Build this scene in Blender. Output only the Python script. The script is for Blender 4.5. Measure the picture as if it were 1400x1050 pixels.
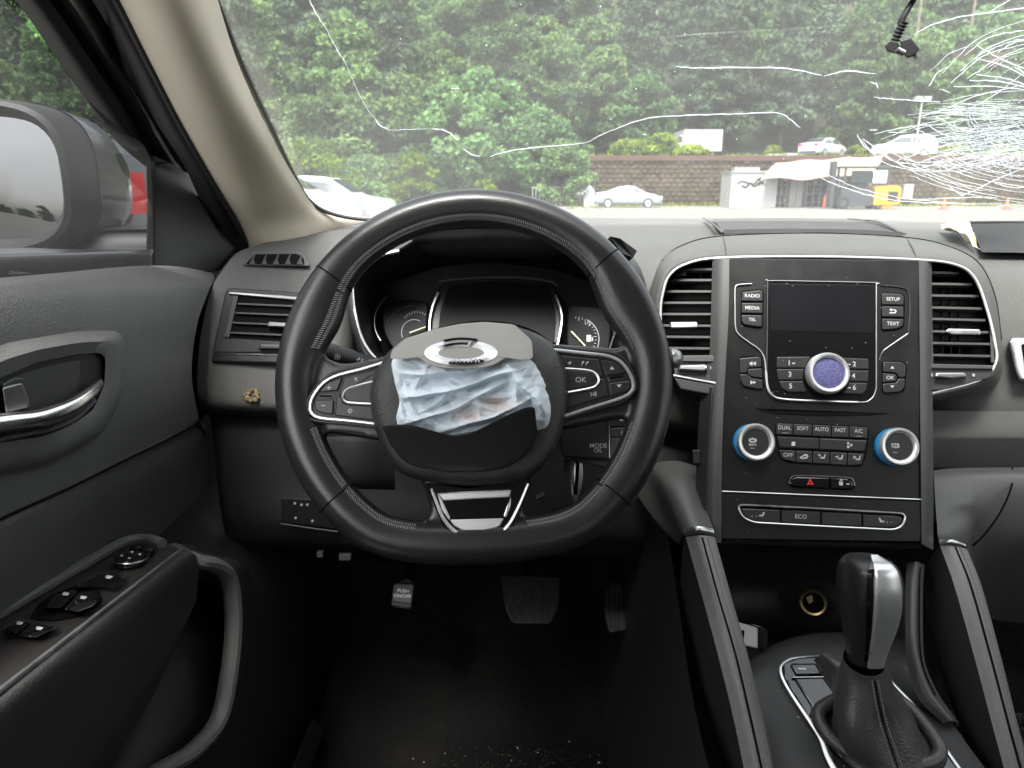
import bpy, bmesh, math, random
from mathutils import Vector, Matrix, noise

R = math.radians
for o in list(bpy.data.objects):
    bpy.data.objects.remove(o)
SC = bpy.context.scene
COL = SC.collection

# ---------------------------------------------------------------- camera
# A phone held at the driver's head height, pitched 15.5 degrees down.
FOC, CX, CY, PITCH = 970.0, 700.0, 525.0, R(15.5)
CAM = Vector((0.0, 0.0, 1.35))
cd = bpy.data.cameras.new('camera')
cam = bpy.data.objects.new('camera', cd)
COL.objects.link(cam)
cam.location = CAM
cam.rotation_euler = (math.pi / 2 - PITCH, 0, 0)
cd.sensor_fit = 'HORIZONTAL'
cd.sensor_width = 36.0
cd.lens = 36.0 * FOC / 1400.0
cd.clip_start = 0.02
cd.clip_end = 1000.0
cd.dof.use_dof = True
cd.dof.focus_distance = .80
cd.dof.aperture_fstop = 11.0
SC.camera = cam

# ---------------------------------------------------------------- daylight
SUN_EL, SUN_AZ = R(60), R(196)          # azimuth measured from +y (car's nose) towards +x
w = bpy.data.worlds.new('World')
SC.world = w
w.use_nodes = True
wn = w.node_tree.nodes
wl = w.node_tree.links
bg = wn['Background']
sky = wn.new('ShaderNodeTexSky')
sky.sky_type = 'NISHITA'
sky.sun_disc = False
sky.sun_elevation = SUN_EL
sky.sun_rotation = SUN_AZ
sky.dust_density = 4.0
sky.air_density = 1.0
hsv = wn.new('ShaderNodeHueSaturation')
hsv.inputs['Saturation'].default_value = 0.22
wl.new(sky.outputs[0], hsv.inputs['Color'])
wl.new(hsv.outputs[0], bg.inputs[0])
bg.inputs[1].default_value = 0.15
sd = bpy.data.lights.new('sun', 'SUN')
sd.energy = 1.5
sd.angle = R(20)
sd.color = (1.0, 0.97, 0.92)
sun = bpy.data.objects.new('sun', sd)
COL.objects.link(sun)
sun.location = (5, -5, 30)
sdir = Vector((math.sin(SUN_AZ) * math.cos(SUN_EL), math.cos(SUN_AZ) * math.cos(SUN_EL), math.sin(SUN_EL)))
sun.rotation_euler = sdir.to_track_quat('Z', 'Y').to_euler()
SC.view_settings.view_transform = 'Standard'
SC.view_settings.look = 'None'
SC.view_settings.gamma = 1.0
SC.view_settings.use_curve_mapping = False
SC.view_settings.exposure = 2.38
SC.render.engine = 'CYCLES'
SC.cycles.max_bounces = 10
SC.cycles.transparent_max_bounces = 24
SC.cycles.caustics_reflective = False
SC.cycles.caustics_refractive = False
SC.cycles.sample_clamp_indirect = 4.0

# ---------------------------------------------------------------- rays of the photograph
CT, ST = math.cos(PITCH), math.sin(PITCH)
def ray(px, py):
    a, b = (px - CX) / FOC, (CY - py) / FOC
    return Vector((a, CT + b * ST, -ST + b * CT))
def T(px, py, t): return CAM + ray(px, py) * t
def AY(px, py, y):
    r = ray(px, py); return CAM + r * (y / r.y)
def AX(px, py, x):
    r = ray(px, py); return CAM + r * (x / r.x)
def AZ(px, py, z):
    r = ray(px, py); return CAM + r * ((z - CAM.z) / r.z)
def V(*a): return Vector(a)

# ---------------------------------------------------------------- curves
def _cr(p0, p1, p2, p3, t):
    t2, t3 = t * t, t * t * t
    return 0.5 * ((2 * p1) + (p2 - p0) * t + (2 * p0 - 5 * p1 + 4 * p2 - p3) * t2 + (3 * p1 - p0 - 3 * p2 + p3) * t3)
def spline(pts, n, closed=False):
    P = [Vector(p) for p in pts]
    m = len(P)
    if m == 1: return [P[0].copy() for _ in range(n)]
    out = []
    segs = m if closed else m - 1
    for i in range(n):
        u = i / n * segs if closed else i / (n - 1) * segs
        k = min(int(u), segs - 1)
        t = u - k
        if closed:
            q = [P[(k + j) % m] for j in (-1, 0, 1, 2)]
        else:
            q = [P[k - 1] if k > 0 else P[0] * 2 - P[1], P[k], P[k + 1], P[k + 2] if k + 2 < m else P[m - 1] * 2 - P[m - 2]]
        out.append(_cr(*q, t))
    return out
def even(pts, step, closed=False):
    """points at equal spacing along a polyline"""
    P = [Vector(p) for p in pts]
    if closed: P = P + [P[0]]
    L = [0.0]
    for a, b in zip(P, P[1:]): L.append(L[-1] + (b - a).length)
    n = max(2, int(L[-1] / step))
    out, k = [], 0
    for i in range(n + (0 if closed else 1)):
        d = L[-1] * i / n
        while k < len(P) - 2 and L[k + 1] < d: k += 1
        s = (L[k + 1] - L[k]) or 1
        out.append(P[k].lerp(P[k + 1], min(1, max(0, (d - L[k]) / s))))
    return out
def rpoly(pts, r, k=4):
    """2-D polygon with rounded corners; r a number or one per corner"""
    P = [Vector((p[0], p[1])) for p in pts]
    n = len(P); out = []
    for i in range(n):
        a, b, c = P[i - 1], P[i], P[(i + 1) % n]
        rr = r[i] if isinstance(r, (list, tuple)) else r
        d1, d2 = (a - b), (c - b)
        l1, l2 = d1.length, d2.length
        q = min(rr, l1 * .48, l2 * .48)
        if q < 1e-6:
            out.append(b); continue
        s, e = b + d1 * (q / l1), b + d2 * (q / l2)
        for j in range(k + 1):
            t = j / k
            out.append(s * (1 - t) ** 2 + b * 2 * t * (1 - t) + e * t * t)
    return out
def inset(P, d):
    """2-D polygon moved inwards by d"""
    n = len(P)
    area = sum(P[i - 1].x * P[i].y - P[i].x * P[i - 1].y for i in range(n))
    s = 1 if area > 0 else -1
    out = []
    for i in range(n):
        a, b, c = P[i - 1], P[i], P[(i + 1) % n]
        e1, e2 = (b - a), (c - b)
        if e1.length < 1e-9: e1 = e2
        if e2.length < 1e-9: e2 = e1
        n1 = Vector((-e1.y, e1.x)).normalized() if e1.length > 1e-9 else Vector((0, 0))
        n2 = Vector((-e2.y, e2.x)).normalized() if e2.length > 1e-9 else n1
        m = n1 + n2
        if m.length < 1e-6: m = n1
        m.normalize()
        f = max(0.5, m.dot(n1))
        out.append(b + m * (s * d / f))
    for _ in range(12):                       # edges that turned over shrink to a point
        bad = False
        for i in range(n):
            j = (i + 1) % n
            if (out[j] - out[i]).dot(P[j] - P[i]) < -1e-9:
                c = (out[i] + out[j]) / 2; out[i] = c; out[j] = c.copy(); bad = True
        if not bad: break
    return out

# ---------------------------------------------------------------- planes seen in the photograph
class Frame:
    def __init__(f, o, u, v):
        f.o, f.u = o.copy(), u.normalized()
        f.n = f.u.cross(v).normalized()
        if f.n.dot(CAM - o) < 0: f.n = -f.n
        f.v = f.n.cross(f.u).normalized()
        f.m = (o - CAM).dot(Vector((0, CT, -ST))) / FOC       # metres per photo pixel at the plane's origin
    @staticmethod
    def of(a, b, c):
        """plane through three points: a -> b to the right, c above or below"""
        return Frame(a, b - a, c - a)
    def p(f, px, py, h=0.0):
        r = ray(px, py)
        t = (f.o + f.n * h - CAM).dot(f.n) / r.dot(f.n)
        return CAM + r * t
    def w(f, a, b, h=0.0): return f.o + f.u * a + f.v * b + f.n * h

# ---------------------------------------------------------------- mesh builder
WORG = {}
TXT = {}
class MB:
    def __init__(s): s.v, s.f, s.m = [], [], []
    def add(s, vs, fs, m=0):
        k = len(s.v)
        s.v += [tuple(x) for x in vs]
        s.f += [tuple(i + k for i in f) for f in fs]
        s.m += [m] * len(fs)
        return s
    def grid(s, G, m=0, cu=False, cv=False):
        nr, nc = len(G), len(G[0])
        vs = [p for row in G for p in row]
        fs = []
        for i in range(nr if cv else nr - 1):
            for j in range(nc if cu else nc - 1):
                a, b = i * nc + j, i * nc + (j + 1) % nc
                c, d = ((i + 1) % nr) * nc + (j + 1) % nc, ((i + 1) % nr) * nc + j
                fs.append((a, b, c, d))
        return s.add(vs, fs, m)
    def loft(s, rows, nu, nv, m=0, cu=False, fn=None):
        A = [spline(r, nu, cu) for r in rows]
        C = [spline([A[i][j] for i in range(len(A))], nv) for j in range(nu)]
        G = [[C[j][i] for j in range(nu)] for i in range(nv)]
        if fn: G = [[fn(p) for p in r] for r in G]
        return s.grid(G, m, cu)
    def rings(s, L, m=0, cap0=True, cap1=True, fan=False):
        """closed rings of equal length joined in order"""
        n = len(L[0]); s.grid(L, m, cu=True)
        k = len(s.v) - n * len(L)
        for on, base, rev in ((cap0, k, True), (cap1, k + n * (len(L) - 1), False)):
            if not on: continue
            idx = list(range(base, base + n))
            if fan:
                c = sum((Vector(s.v[i]) for i in idx), Vector()) / n
                s.v.append(tuple(c)); ci = len(s.v) - 1
                for i in range(n):
                    a, b = idx[i], idx[(i + 1) % n]
                    s.f.append((b, a, ci) if rev else (a, b, ci)); s.m.append(m)
            else:
                s.f.append(tuple(reversed(idx)) if rev else tuple(idx)); s.m.append(m)
        return s
    def slab(s, fr, P, h0, h1, b=1.0, m=0, steps=2, cap0=False):
        """pixel outline P raised from h0 to h1 above a plane, its upper edge rounded over b pixels"""
        P = [Vector((p[0], p[1])) for p in P]
        L = [[fr.p(q.x, q.y, h0) for q in P]]
        hb = min(abs(h1 - h0) * .9, b * fr.m)
        sg = 1 if h1 > h0 else -1
        for i in range(steps + 1):
            a = i / steps * math.pi / 2
            Q = inset(P, b * (1 - math.cos(a)))
            h = h1 - sg * hb * (1 - math.sin(a))
            L.append([fr.p(q.x, q.y, h) for q in Q])
        s.rings(L, m, cap0, False)
        return s.add(L[-1], [tuple(range(len(P)))], m)      # the flat top keeps its own flat normal
    def lathe(s, c, ax, prof, n=32, m=0, up=None, cap0=False, cap1=True, mats=None):
        ax = ax.normalized()
        e = (up or (Vector((0, 0, 1)) if abs(ax.z) < .9 else Vector((1, 0, 0))))
        u = ax.cross(e).normalized(); v = ax.cross(u)
        L = [[c + ax * h + (u * math.cos(2 * math.pi * i / n) + v * math.sin(2 * math.pi * i / n)) * r for i in range(n)] for r, h in prof]
        if mats is None: return s.rings(L, m, cap0, cap1)
        for i in range(len(L) - 1):
            s.rings([L[i], L[i + 1]], mats[i], False, cap1 and i == len(L) - 2)
        return s
    def tube(s, pts, r, n=8, m=0, closed=False, flat=1.0, up=None, caps=True):
        """round (or flattened) bar along points; r a number or one per point; up orients the flattening"""
        P = [Vector(p) for p in pts]
        k = len(P); L = []
        prev = None
        for i in range(k):
            if closed: t = P[(i + 1) % k] - P[i - 1]
            else: t = P[min(i + 1, k - 1)] - P[max(i - 1, 0)]
            if t.length < 1e-9: t = Vector((0, 0, 1))
            t.normalize()
            e = up if up is not None else (prev if prev is not None else (Vector((0, 0, 1)) if abs(t.z) < .9 else Vector((1, 0, 0))))
            a = e - t * e.dot(t)
            if a.length < 1e-6: a = Vector((1, 0, 0)) - t * t.x
            a.normalize(); b = t.cross(a)
            if up is None: prev = a
            rr = r[i] if isinstance(r, (list, tuple)) else r
            L.append([P[i] + a * (math.cos(2 * math.pi * j / n) * rr * flat) + b * (math.sin(2 * math.pi * j / n) * rr) for j in range(n)])
        if closed:
            s.grid(L, m, cu=True, cv=True)
        else:
            s.rings(L, m, caps, caps)
        return s
    def box(s, lo, hi, m=0, fn=None):
        x0, y0, z0 = lo; x1, y1, z1 = hi
        vs = [V(x, y, z) for z in (z0, z1) for y in (y0, y1) for x in (x0, x1)]
        if fn: vs = [fn(p) for p in vs]
        return s.add(vs, [(0, 2, 3, 1), (4, 5, 7, 6), (0, 1, 5, 4), (2, 6, 7, 3), (0, 4, 6, 2), (1, 3, 7, 5)], m)
    def text(s, fr, t, px, py, size, h, m=1, thick=0.0, su=1.0, ang=0.0, mirror=False, bold=0.0):
        """flat lettering, cap height about size pixels, centred on a pixel of a plane"""
        key = (t, bold)
        if key not in TXT:
            cu = bpy.data.curves.new('lettering', 'FONT')
            cu.body = t; cu.align_x = 'CENTER'; cu.align_y = 'CENTER'; cu.resolution_u = 3; cu.offset = bold
            ob = bpy.data.objects.new('lettering', cu)
            COL.objects.link(ob)
            me = ob.to_mesh()
            vs = [v.co.copy() for v in me.vertices]; fs = [tuple(p.vertices) for p in me.polygons]
            ob.to_mesh_clear()
            bpy.data.objects.remove(ob); bpy.data.curves.remove(cu)
            TXT[key] = (vs, fs)
        vs, fs = TXT[key]
        if not vs: return s
        c = fr.p(px, py, h)
        k = size * fr.m / 0.69
        ca, sa = math.cos(ang), math.sin(ang)
        mx = -1 if mirror else 1
        out = []
        for v in vs:
            a, b = v.x * k * su * mx, v.y * k
            out.append(c + fr.u * (a * ca - b * sa) + fr.v * (a * sa + b * ca))
        return s.add(out, fs, m)
    def build(s, name, mats, parent=None, org=None, smooth=35, mods=None):
        me = bpy.data.meshes.new(name)
        po = WORG.get(parent.name, Vector()) if parent else Vector()
        if org is None: org = po.copy() if parent else Vector()
        me.from_pydata([tuple(Vector(v) - org) for v in s.v], [], s.f)
        mats = mats if isinstance(mats, (list, tuple)) else [mats]
        for q in mats: me.materials.append(q)
        me.polygons.foreach_set('material_index', s.m)
        bm = bmesh.new(); bm.from_mesh(me)
        bmesh.ops.recalc_face_normals(bm, faces=bm.faces)
        bm.to_mesh(me); bm.free()
        if smooth:
            me.polygons.foreach_set('use_smooth', [True] * len(me.polygons))
            me.set_sharp_from_angle(angle=R(smooth))
        me.update()
        ob = bpy.data.objects.new(name, me)
        COL.objects.link(ob)
        if parent: ob.parent = parent
        ob.location = org - po
        WORG[ob.name] = org.copy()
        return ob
def tag(o, label=None, cat=None, group=None, kind=None):
    if label: o['label'] = label
    if cat: o['category'] = cat
    if group: o['group'] = group
    if kind: o['kind'] = kind
    return o
def thing(name, label, cat, loc=(0, 0, 0), group=None):
    o = bpy.data.objects.new(name, None)
    o.empty_display_size = .05
    COL.objects.link(o); o.location = loc
    WORG[o.name] = Vector(loc)
    return tag(o, label, cat, group)
def copy_tree(o, parent=None):
    c = o.copy(); COL.objects.link(c)
    if parent: c.parent = parent
    for ch in [x for x in o.children]: copy_tree(ch, c)
    return c

# ---------------------------------------------------------------- materials
def mat(name, col, rough=.5, metal=0.0, bump=None, spec=.5, var=0.0, vscale=8.0, coat=0.0, dust=None, trans=0.0, sheen=0.0, rvar=0.0):
    """bump = (kind, scale, strength, distance); var = colour variation; dust = (amount, scale) pale specks; all in object space"""
    m = bpy.data.materials.new(name); m.use_nodes = True
    N, K = m.node_tree.nodes, m.node_tree.links
    b = N['Principled BSDF']
    b.inputs['Base Color'].default_value = (*col, 1)
    b.inputs['Roughness'].default_value = rough
    b.inputs['Metallic'].default_value = metal
    b.inputs['Specular IOR Level'].default_value = spec
    b.inputs['Coat Weight'].default_value = coat
    b.inputs['Coat Roughness'].default_value = .06
    b.inputs['Sheen Weight'].default_value = sheen
    tc = N.new('ShaderNodeTexCoord')
    co = tc.outputs['Object']
    csock = None
    if var:
        nz = N.new('ShaderNodeTexNoise'); nz.inputs['Scale'].default_value = vscale; nz.inputs['Detail'].default_value = 6
        nz.inputs['Roughness'].default_value = .65
        K.new(co, nz.inputs['Vector'])
        cr = N.new('ShaderNodeMapRange'); cr.inputs[1].default_value = .3; cr.inputs[2].default_value = .7
        cr.inputs[3].default_value = 1 - var; cr.inputs[4].default_value = 1 + var
        K.new(nz.outputs['Fac'], cr.inputs[0])
        mx = N.new('ShaderNodeVectorMath'); mx.operation = 'SCALE'
        mx.inputs[0].default_value = col
        K.new(cr.outputs[0], mx.inputs['Scale'])
        csock = mx.outputs[0]
        if rvar:
            rr = N.new('ShaderNodeMapRange'); rr.inputs[1].default_value = .3; rr.inputs[2].default_value = .7
            rr.inputs[3].default_value = rough - rvar; rr.inputs[4].default_value = rough + rvar
            K.new(nz.outputs['Fac'], rr.inputs[0]); K.new(rr.outputs[0], b.inputs['Roughness'])
    if dust:
        vz = N.new('ShaderNodeTexVoronoi'); vz.inputs['Scale'].default_value = dust[1]; vz.feature = 'F1'
        K.new(co, vz.inputs['Vector'])
        wz = N.new('ShaderNodeTexWhiteNoise'); K.new(vz.outputs['Position'], wz.inputs['Vector'])
        th = N.new('ShaderNodeMath'); th.operation = 'LESS_THAN'; th.inputs[1].default_value = dust[0]
        K.new(wz.outputs['Value'], th.inputs[0])
        rd = N.new('ShaderNodeMath'); rd.operation = 'LESS_THAN'; rd.inputs[1].default_value = .18
        K.new(vz.outputs['Distance'], rd.inputs[0])
        mu = N.new('ShaderNodeMath'); mu.operation = 'MULTIPLY'
        K.new(th.outputs[0], mu.inputs[0]); K.new(rd.outputs[0], mu.inputs[1])
        mc = N.new('ShaderNodeMix'); mc.data_type = 'RGBA'
        K.new(mu.outputs[0], mc.inputs[0])
        if csock: K.new(csock, mc.inputs[6])
        else: mc.inputs[6].default_value = (*col, 1)
        mc.inputs[7].default_value = (.5, .48, .44, 1)
        csock = mc.outputs[2]
    if csock: K.new(csock, b.inputs['Base Color'])
    if bump:
        kind, sc, st, dist = bump
        if kind == 'leather':
            t1 = N.new('ShaderNodeTexVoronoi'); t1.inputs['Scale'].default_value = sc; t1.feature = 'SMOOTH_F1'
            src = t1.outputs['Distance']
        elif kind == 'noise':
            t1 = N.new('ShaderNodeTexNoise'); t1.inputs['Scale'].default_value = sc; t1.inputs['Detail'].default_value = 4
            src = t1.outputs['Fac']
        elif kind == 'cells':
            t1 = N.new('ShaderNodeTexVoronoi'); t1.inputs['Scale'].default_value = sc
            src = t1.outputs['Distance']
        K.new(co, t1.inputs['Vector'])
        bp = N.new('ShaderNodeBump'); bp.inputs['Strength'].default_value = st; bp.inputs['Distance'].default_value = dist
        K.new(src, bp.inputs['Height']); K.new(bp.outputs[0], b.inputs['Normal'])
    return m
def emis(name, col, s):
    m = bpy.data.materials.new(name); m.use_nodes = True
    b = m.node_tree.nodes['Principled BSDF']
    b.inputs['Base Color'].default_value = (*col, 1)
    b.inputs['Emission Color'].default_value = (*col, 1); b.inputs['Emission Strength'].default_value = s
    return m
def glass_mat(name, tint, gloss=.06, dirt=0.0, dirt_col=(.7, .7, .68), dscale=3.0, frost=0.0):
    """a thin pane: clear transmission, mirror reflection at the angle's strength, a film of pale dirt"""
    m = bpy.data.materials.new(name); m.use_nodes = True
    N, K = m.node_tree.nodes, m.node_tree.links
    N.remove(N['Principled BSDF'])
    out = N['Material Output']
    tr = N.new('ShaderNodeBsdfTransparent'); tr.inputs[0].default_value = (*tint, 1)
    gl = N.new('ShaderNodeBsdfGlossy'); gl.inputs['Roughness'].default_value = .015
    lw = N.new('ShaderNodeLayerWeight'); lw.inputs['Blend'].default_value = .5
    pw = N.new('ShaderNodeMath'); pw.operation = 'POWER'; pw.inputs[1].default_value = 5.0
    K.new(lw.outputs['Facing'], pw.inputs[0])
    sc = N.new('ShaderNodeMath'); sc.operation = 'MULTIPLY_ADD'; sc.inputs[1].default_value = .9; sc.inputs[2].default_value = gloss
    sc.use_clamp = True
    K.new(pw.outputs[0], sc.inputs[0])
    mx = N.new('ShaderNodeMixShader')
    K.new(sc.outputs[0], mx.inputs[0]); K.new(tr.outputs[0], mx.inputs[1]); K.new(gl.outputs[0], mx.inputs[2])
    last = mx.outputs[0]
    if dirt:
        tc = N.new('ShaderNodeTexCoord')
        nz = N.new('ShaderNodeTexNoise'); nz.inputs['Scale'].default_value = dscale; nz.inputs['Detail'].default_value = 8; nz.inputs['Roughness'].default_value = .7
        K.new(tc.outputs['Object'], nz.inputs['Vector'])
        mr = N.new('ShaderNodeMapRange'); mr.inputs[1].default_value = .25; mr.inputs[2].default_value = .75
        mr.inputs[3].default_value = dirt * .55; mr.inputs[4].default_value = dirt * 1.45
        K.new(nz.outputs['Fac'], mr.inputs[0])
        vz = N.new('ShaderNodeTexVoronoi'); vz.inputs['Scale'].default_value = 70
        K.new(tc.outputs['Object'], vz.inputs['Vector'])
        wz = N.new('ShaderNodeTexWhiteNoise'); K.new(vz.outputs['Position'], wz.inputs['Vector'])
        th = N.new('ShaderNodeMath'); th.operation = 'LESS_THAN'; th.inputs[1].default_value = .010
        K.new(wz.outputs['Value'], th.inputs[0])
        rd = N.new('ShaderNodeMath'); rd.operation = 'LESS_THAN'; rd.inputs[1].default_value = .085
        K.new(vz.outputs['Distance'], rd.inputs[0])
        mu = N.new('ShaderNodeMath'); mu.operation = 'MULTIPLY'
        K.new(th.outputs[0], mu.inputs[0]); K.new(rd.outputs[0], mu.inputs[1])
        m5 = N.new('ShaderNodeMath'); m5.operation = 'MULTIPLY'; m5.inputs[1].default_value = .45
        K.new(mu.outputs[0], m5.inputs[0])
        ad = N.new('ShaderNodeMath'); ad.operation = 'ADD'; ad.use_clamp = True
        K.new(mr.outputs[0], ad.inputs[0]); K.new(m5.outputs[0], ad.inputs[1])
        d1 = N.new('ShaderNodeBsdfDiffuse'); d1.inputs[0].default_value = (*dirt_col, 1)
        d2 = N.new('ShaderNodeBsdfTranslucent'); d2.inputs[0].default_value = (*dirt_col, 1)
        dm = N.new('ShaderNodeMixShader'); dm.inputs[0].default_value = .65
        K.new(d1.outputs[0], dm.inputs[1]); K.new(d2.outputs[0], dm.inputs[2])
        m2 = N.new('ShaderNodeMixShader')
        K.new(ad.outputs[0], m2.inputs[0]); K.new(last, m2.inputs[1]); K.new(dm.outputs[0], m2.inputs[2])
        last = m2.outputs[0]
    K.new(last, out.inputs[0])
    return m

M = {}
M['dash'] = mat('grey_grained_plastic', (.092, .092, .088), .55, bump=('leather', 900, .5, .0007), var=.06, vscale=14, spec=.12)
M['door'] = mat('charcoal_door_plastic', (.095, .095, .092), .5, bump=('leather', 650, .6, .0007), var=.08, vscale=9, spec=.45)
M['soft'] = mat('charcoal_soft_plastic', (.030, .030, .030), .5, bump=('leather', 700, .4, .0006), var=.1, vscale=9)
M['dark'] = mat('dark_plastic', (.019, .019, .0195), .5, bump=('noise', 900, .25, .0004), var=.12, vscale=12)
M['black'] = mat('black_plastic', (.007, .007, .008), .5, var=.1)
M['void'] = mat('black_cavity', (.003, .003, .003), .8, spec=.1)
M['well'] = mat('black_binnacle', (.005, .005, .006), .6, spec=.2)
M['tray'] = mat('grey_tray', (.035, .036, .036), .7, spec=.1, var=.15)
M['gaiter'] = mat('gaiter_leather', (.042, .040, .038), .40, bump=('leather', 500, .5, .0007), var=.1, vscale=14)
M['panel'] = mat('satin_black_panel', (.008, .008, .0085), .38, spec=.35, var=.25, vscale=30, dust=(.010, 420), rvar=.06)
M['pillar_grey'] = mat('grey_satin_trim', (.055, .055, .053), .45, var=.05, bump=('noise', 1500, .15, .0003))
M['button'] = mat('button_charcoal', (.018, .018, .018), .42, var=.12, vscale=60, dust=(.006, 500))
M['gloss'] = mat('gloss_black', (.006, .006, .007), .12, coat=.6, dust=(.02, 380), var=.1)
M['chrome'] = mat('bright_chrome', (.78, .78, .77), .16, metal=1.0, var=.04, vscale=40, rvar=.05)
M['satin'] = mat('satin_silver', (.56, .56, .55), .33, metal=1.0, var=.08, vscale=30, rvar=.08)
M['strap'] = mat('brushed_silver', (.76, .76, .75), .36, metal=.82, var=.04, vscale=40)
M['greysilver'] = mat('dark_silver', (.30, .30, .30), .35, metal=1.0, var=.1, vscale=30)
M['leather'] = mat('black_leather', (.015, .0147, .015), .30, bump=('leather', 620, .22, .0004), var=.08, vscale=12, rvar=.03)
M['pad'] = mat('lit_charcoal_leather', (.145, .142, .137), .42, bump=('leather', 560, .35, .0006), var=.1, vscale=16)  # for the rail tops: the light falling on them is put into this grey
M['kneepad'] = mat('charcoal_knee_pad', (.070, .069, .067), .45, bump=('leather', 560, .4, .0006), var=.08, vscale=16)
M['cover'] = mat('grained_cover', (.022, .0215, .0205), .48, bump=('leather', 950, .7, .0008), var=.06, vscale=20)
M['flap'] = mat('skylit_torn_flap', (.24, .235, .21), .6, bump=('leather', 1100, .45, .0006), var=.05, vscale=20)  # black cover plastic; the sky light on its upper side is in this paler colour
M['thread'] = mat('grey_thread', (.20, .19, .185), .8)
M['print'] = mat('white_print', (.46, .46, .45), .6)
M['printgrey'] = mat('worn_grey_print', (.34, .34, .34), .6)
M['printred'] = mat('red_print', (.70, .03, .03), .5)
M['beige'] = mat('beige_pillar_trim', (.60, .55, .44), .75, bump=('noise', 700, .2, .0005), var=.05, vscale=6)
M['rubber'] = mat('black_rubber', (.018, .018, .019), .6, bump=('noise', 300, .2, .0006), var=.15)
M['frame'] = mat('door_frame_black', (.007, .007, .007), .5, spec=.25, var=.3, vscale=20)
M['channel'] = mat('dusty_channel', (.06, .058, .054), .35, var=.35, vscale=40)
M['screen'] = mat('dark_screen', (.010, .010, .012), .16, coat=.3, dust=(.014, 330), var=.2, vscale=20, spec=.4)
M['carpet'] = None
M['blue'] = mat('blue_ring', (.012, .19, .42), .4)
M['fabric_knob'] = mat('purple_mesh', (.10, .095, .24), .7, bump=('cells', 900, .8, .001), var=.55, vscale=350)
M['display'] = mat('display_glass', (.008, .008, .009), .45, spec=.06, var=.2)
M['speaker'] = mat('speaker_mesh', (.085, .085, .083), .6, spec=.15, bump=('cells', 520, 1.0, .002), var=.2, vscale=60)
M['gold'] = mat('socket_brass', (.55, .42, .22), .35, metal=1.0, var=.3, vscale=50)
M['cream'] = mat('cream_paper', (.62, .56, .42), .8, var=.15, vscale=15)
M['white'] = mat('white_plastic', (.72, .72, .70), .45, var=.05)
M['mirror'] = mat('mirror_silver', (.32, .325, .33), .02, metal=1.0)
M['carpaint'] = mat('grey_car_paint', (.045, .045, .048), .3, coat=.4, var=.06, vscale=4)
M['adhesive'] = mat('dried_adhesive', (.15, .108, .05), .7, bump=('noise', 200, .8, .003), var=.6, vscale=90)
# ================================================================ the yard outside
rnd = random.Random(7)
def fields(name, cols, rough=.9, scale=2.0, detail=8, bump=0.0, spec=.2, obj_random=0.0, mid=None):
    m = bpy.data.materials.new(name); m.use_nodes = True
    N, K = m.node_tree.nodes, m.node_tree.links
    b = N['Principled BSDF']; b.inputs['Roughness'].default_value = rough; b.inputs['Specular IOR Level'].default_value = spec
    tc = N.new('ShaderNodeTexCoord')
    nz = N.new('ShaderNodeTexNoise'); nz.inputs['Scale'].default_value = scale; nz.inputs['Detail'].default_value = detail; nz.inputs['Roughness'].default_value = .65
    K.new(tc.outputs['Object'], nz.inputs['Vector'])
    cr = N.new('ShaderNodeValToRGB')
    el = cr.color_ramp.elements
    n = len(cols)
    el[0].position = .3; el[0].color = (*cols[0], 1)
    el[1].position = .7; el[1].color = (*cols[-1], 1)
    for i in range(1, n - 1):
        e = el.new(.3 + .4 * i / (n - 1)); e.color = (*cols[i], 1)
    K.new(nz.outputs['Fac'], cr.inputs[0])
    K.new(cr.outputs[0], b.inputs['Base Color'])
    if bump:
        bp = N.new('ShaderNodeBump'); bp.inputs['Strength'].default_value = bump; bp.inputs['Distance'].default_value = .05
        K.new(nz.outputs['Fac'], bp.inputs['Height']); K.new(bp.outputs[0], b.inputs['Normal'])
    return m
def leaf_mat(name, dark, light, trans=.35, hue=.018):
    m = bpy.data.materials.new(name); m.use_nodes = True
    N, K = m.node_tree.nodes, m.node_tree.links
    N.remove(N['Principled BSDF'])
    at = N.new('ShaderNodeAttribute'); at.attribute_name = 'tone'
    oi = N.new('ShaderNodeObjectInfo')
    cr = N.new('ShaderNodeMix'); cr.data_type = 'RGBA'
    cr.inputs[6].default_value = (*dark, 1); cr.inputs[7].default_value = (*light, 1)
    K.new(at.outputs['Fac'], cr.inputs[0])
    hs = N.new('ShaderNodeHueSaturation')
    mr = N.new('ShaderNodeMapRange'); mr.inputs[3].default_value = .5 - hue; mr.inputs[4].default_value = .5 + hue
    K.new(oi.outputs['Random'], mr.inputs[0]); K.new(mr.outputs[0], hs.inputs['Hue'])
    m2 = N.new('ShaderNodeMapRange'); m2.inputs[3].default_value = .7; m2.inputs[4].default_value = 1.3
    mm = N.new('ShaderNodeMath'); mm.operation = 'FRACT'
    ml = N.new('ShaderNodeMath'); ml.operation = 'MULTIPLY'; ml.inputs[1].default_value = 7.31
    K.new(oi.outputs['Random'], ml.inputs[0]); K.new(ml.outputs[0], mm.inputs[0]); K.new(mm.outputs[0], m2.inputs[0])
    K.new(m2.outputs[0], hs.inputs['Value'])
    K.new(cr.outputs[2], hs.inputs['Color'])
    d = N.new('ShaderNodeBsdfDiffuse'); t = N.new('ShaderNodeBsdfTranslucent')
    K.new(hs.outputs[0], d.inputs[0]); K.new(hs.outputs[0], t.inputs[0])
    mx = N.new('ShaderNodeMixShader'); mx.inputs[0].default_value = trans
    K.new(d.outputs[0], mx.inputs[1]); K.new(t.outputs[0], mx.inputs[2])
    K.new(mx.outputs[0], N['Material Output'].inputs[0])
    return m
M['carpet'] = fields('black_carpet_with_dry_mud', [(.007, .007, .007), (.010, .010, .010), (.012, .012, .0115), (.019, .0175, .0155)], rough=1.0, scale=5.5, detail=12, bump=.8, spec=.05)
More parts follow.
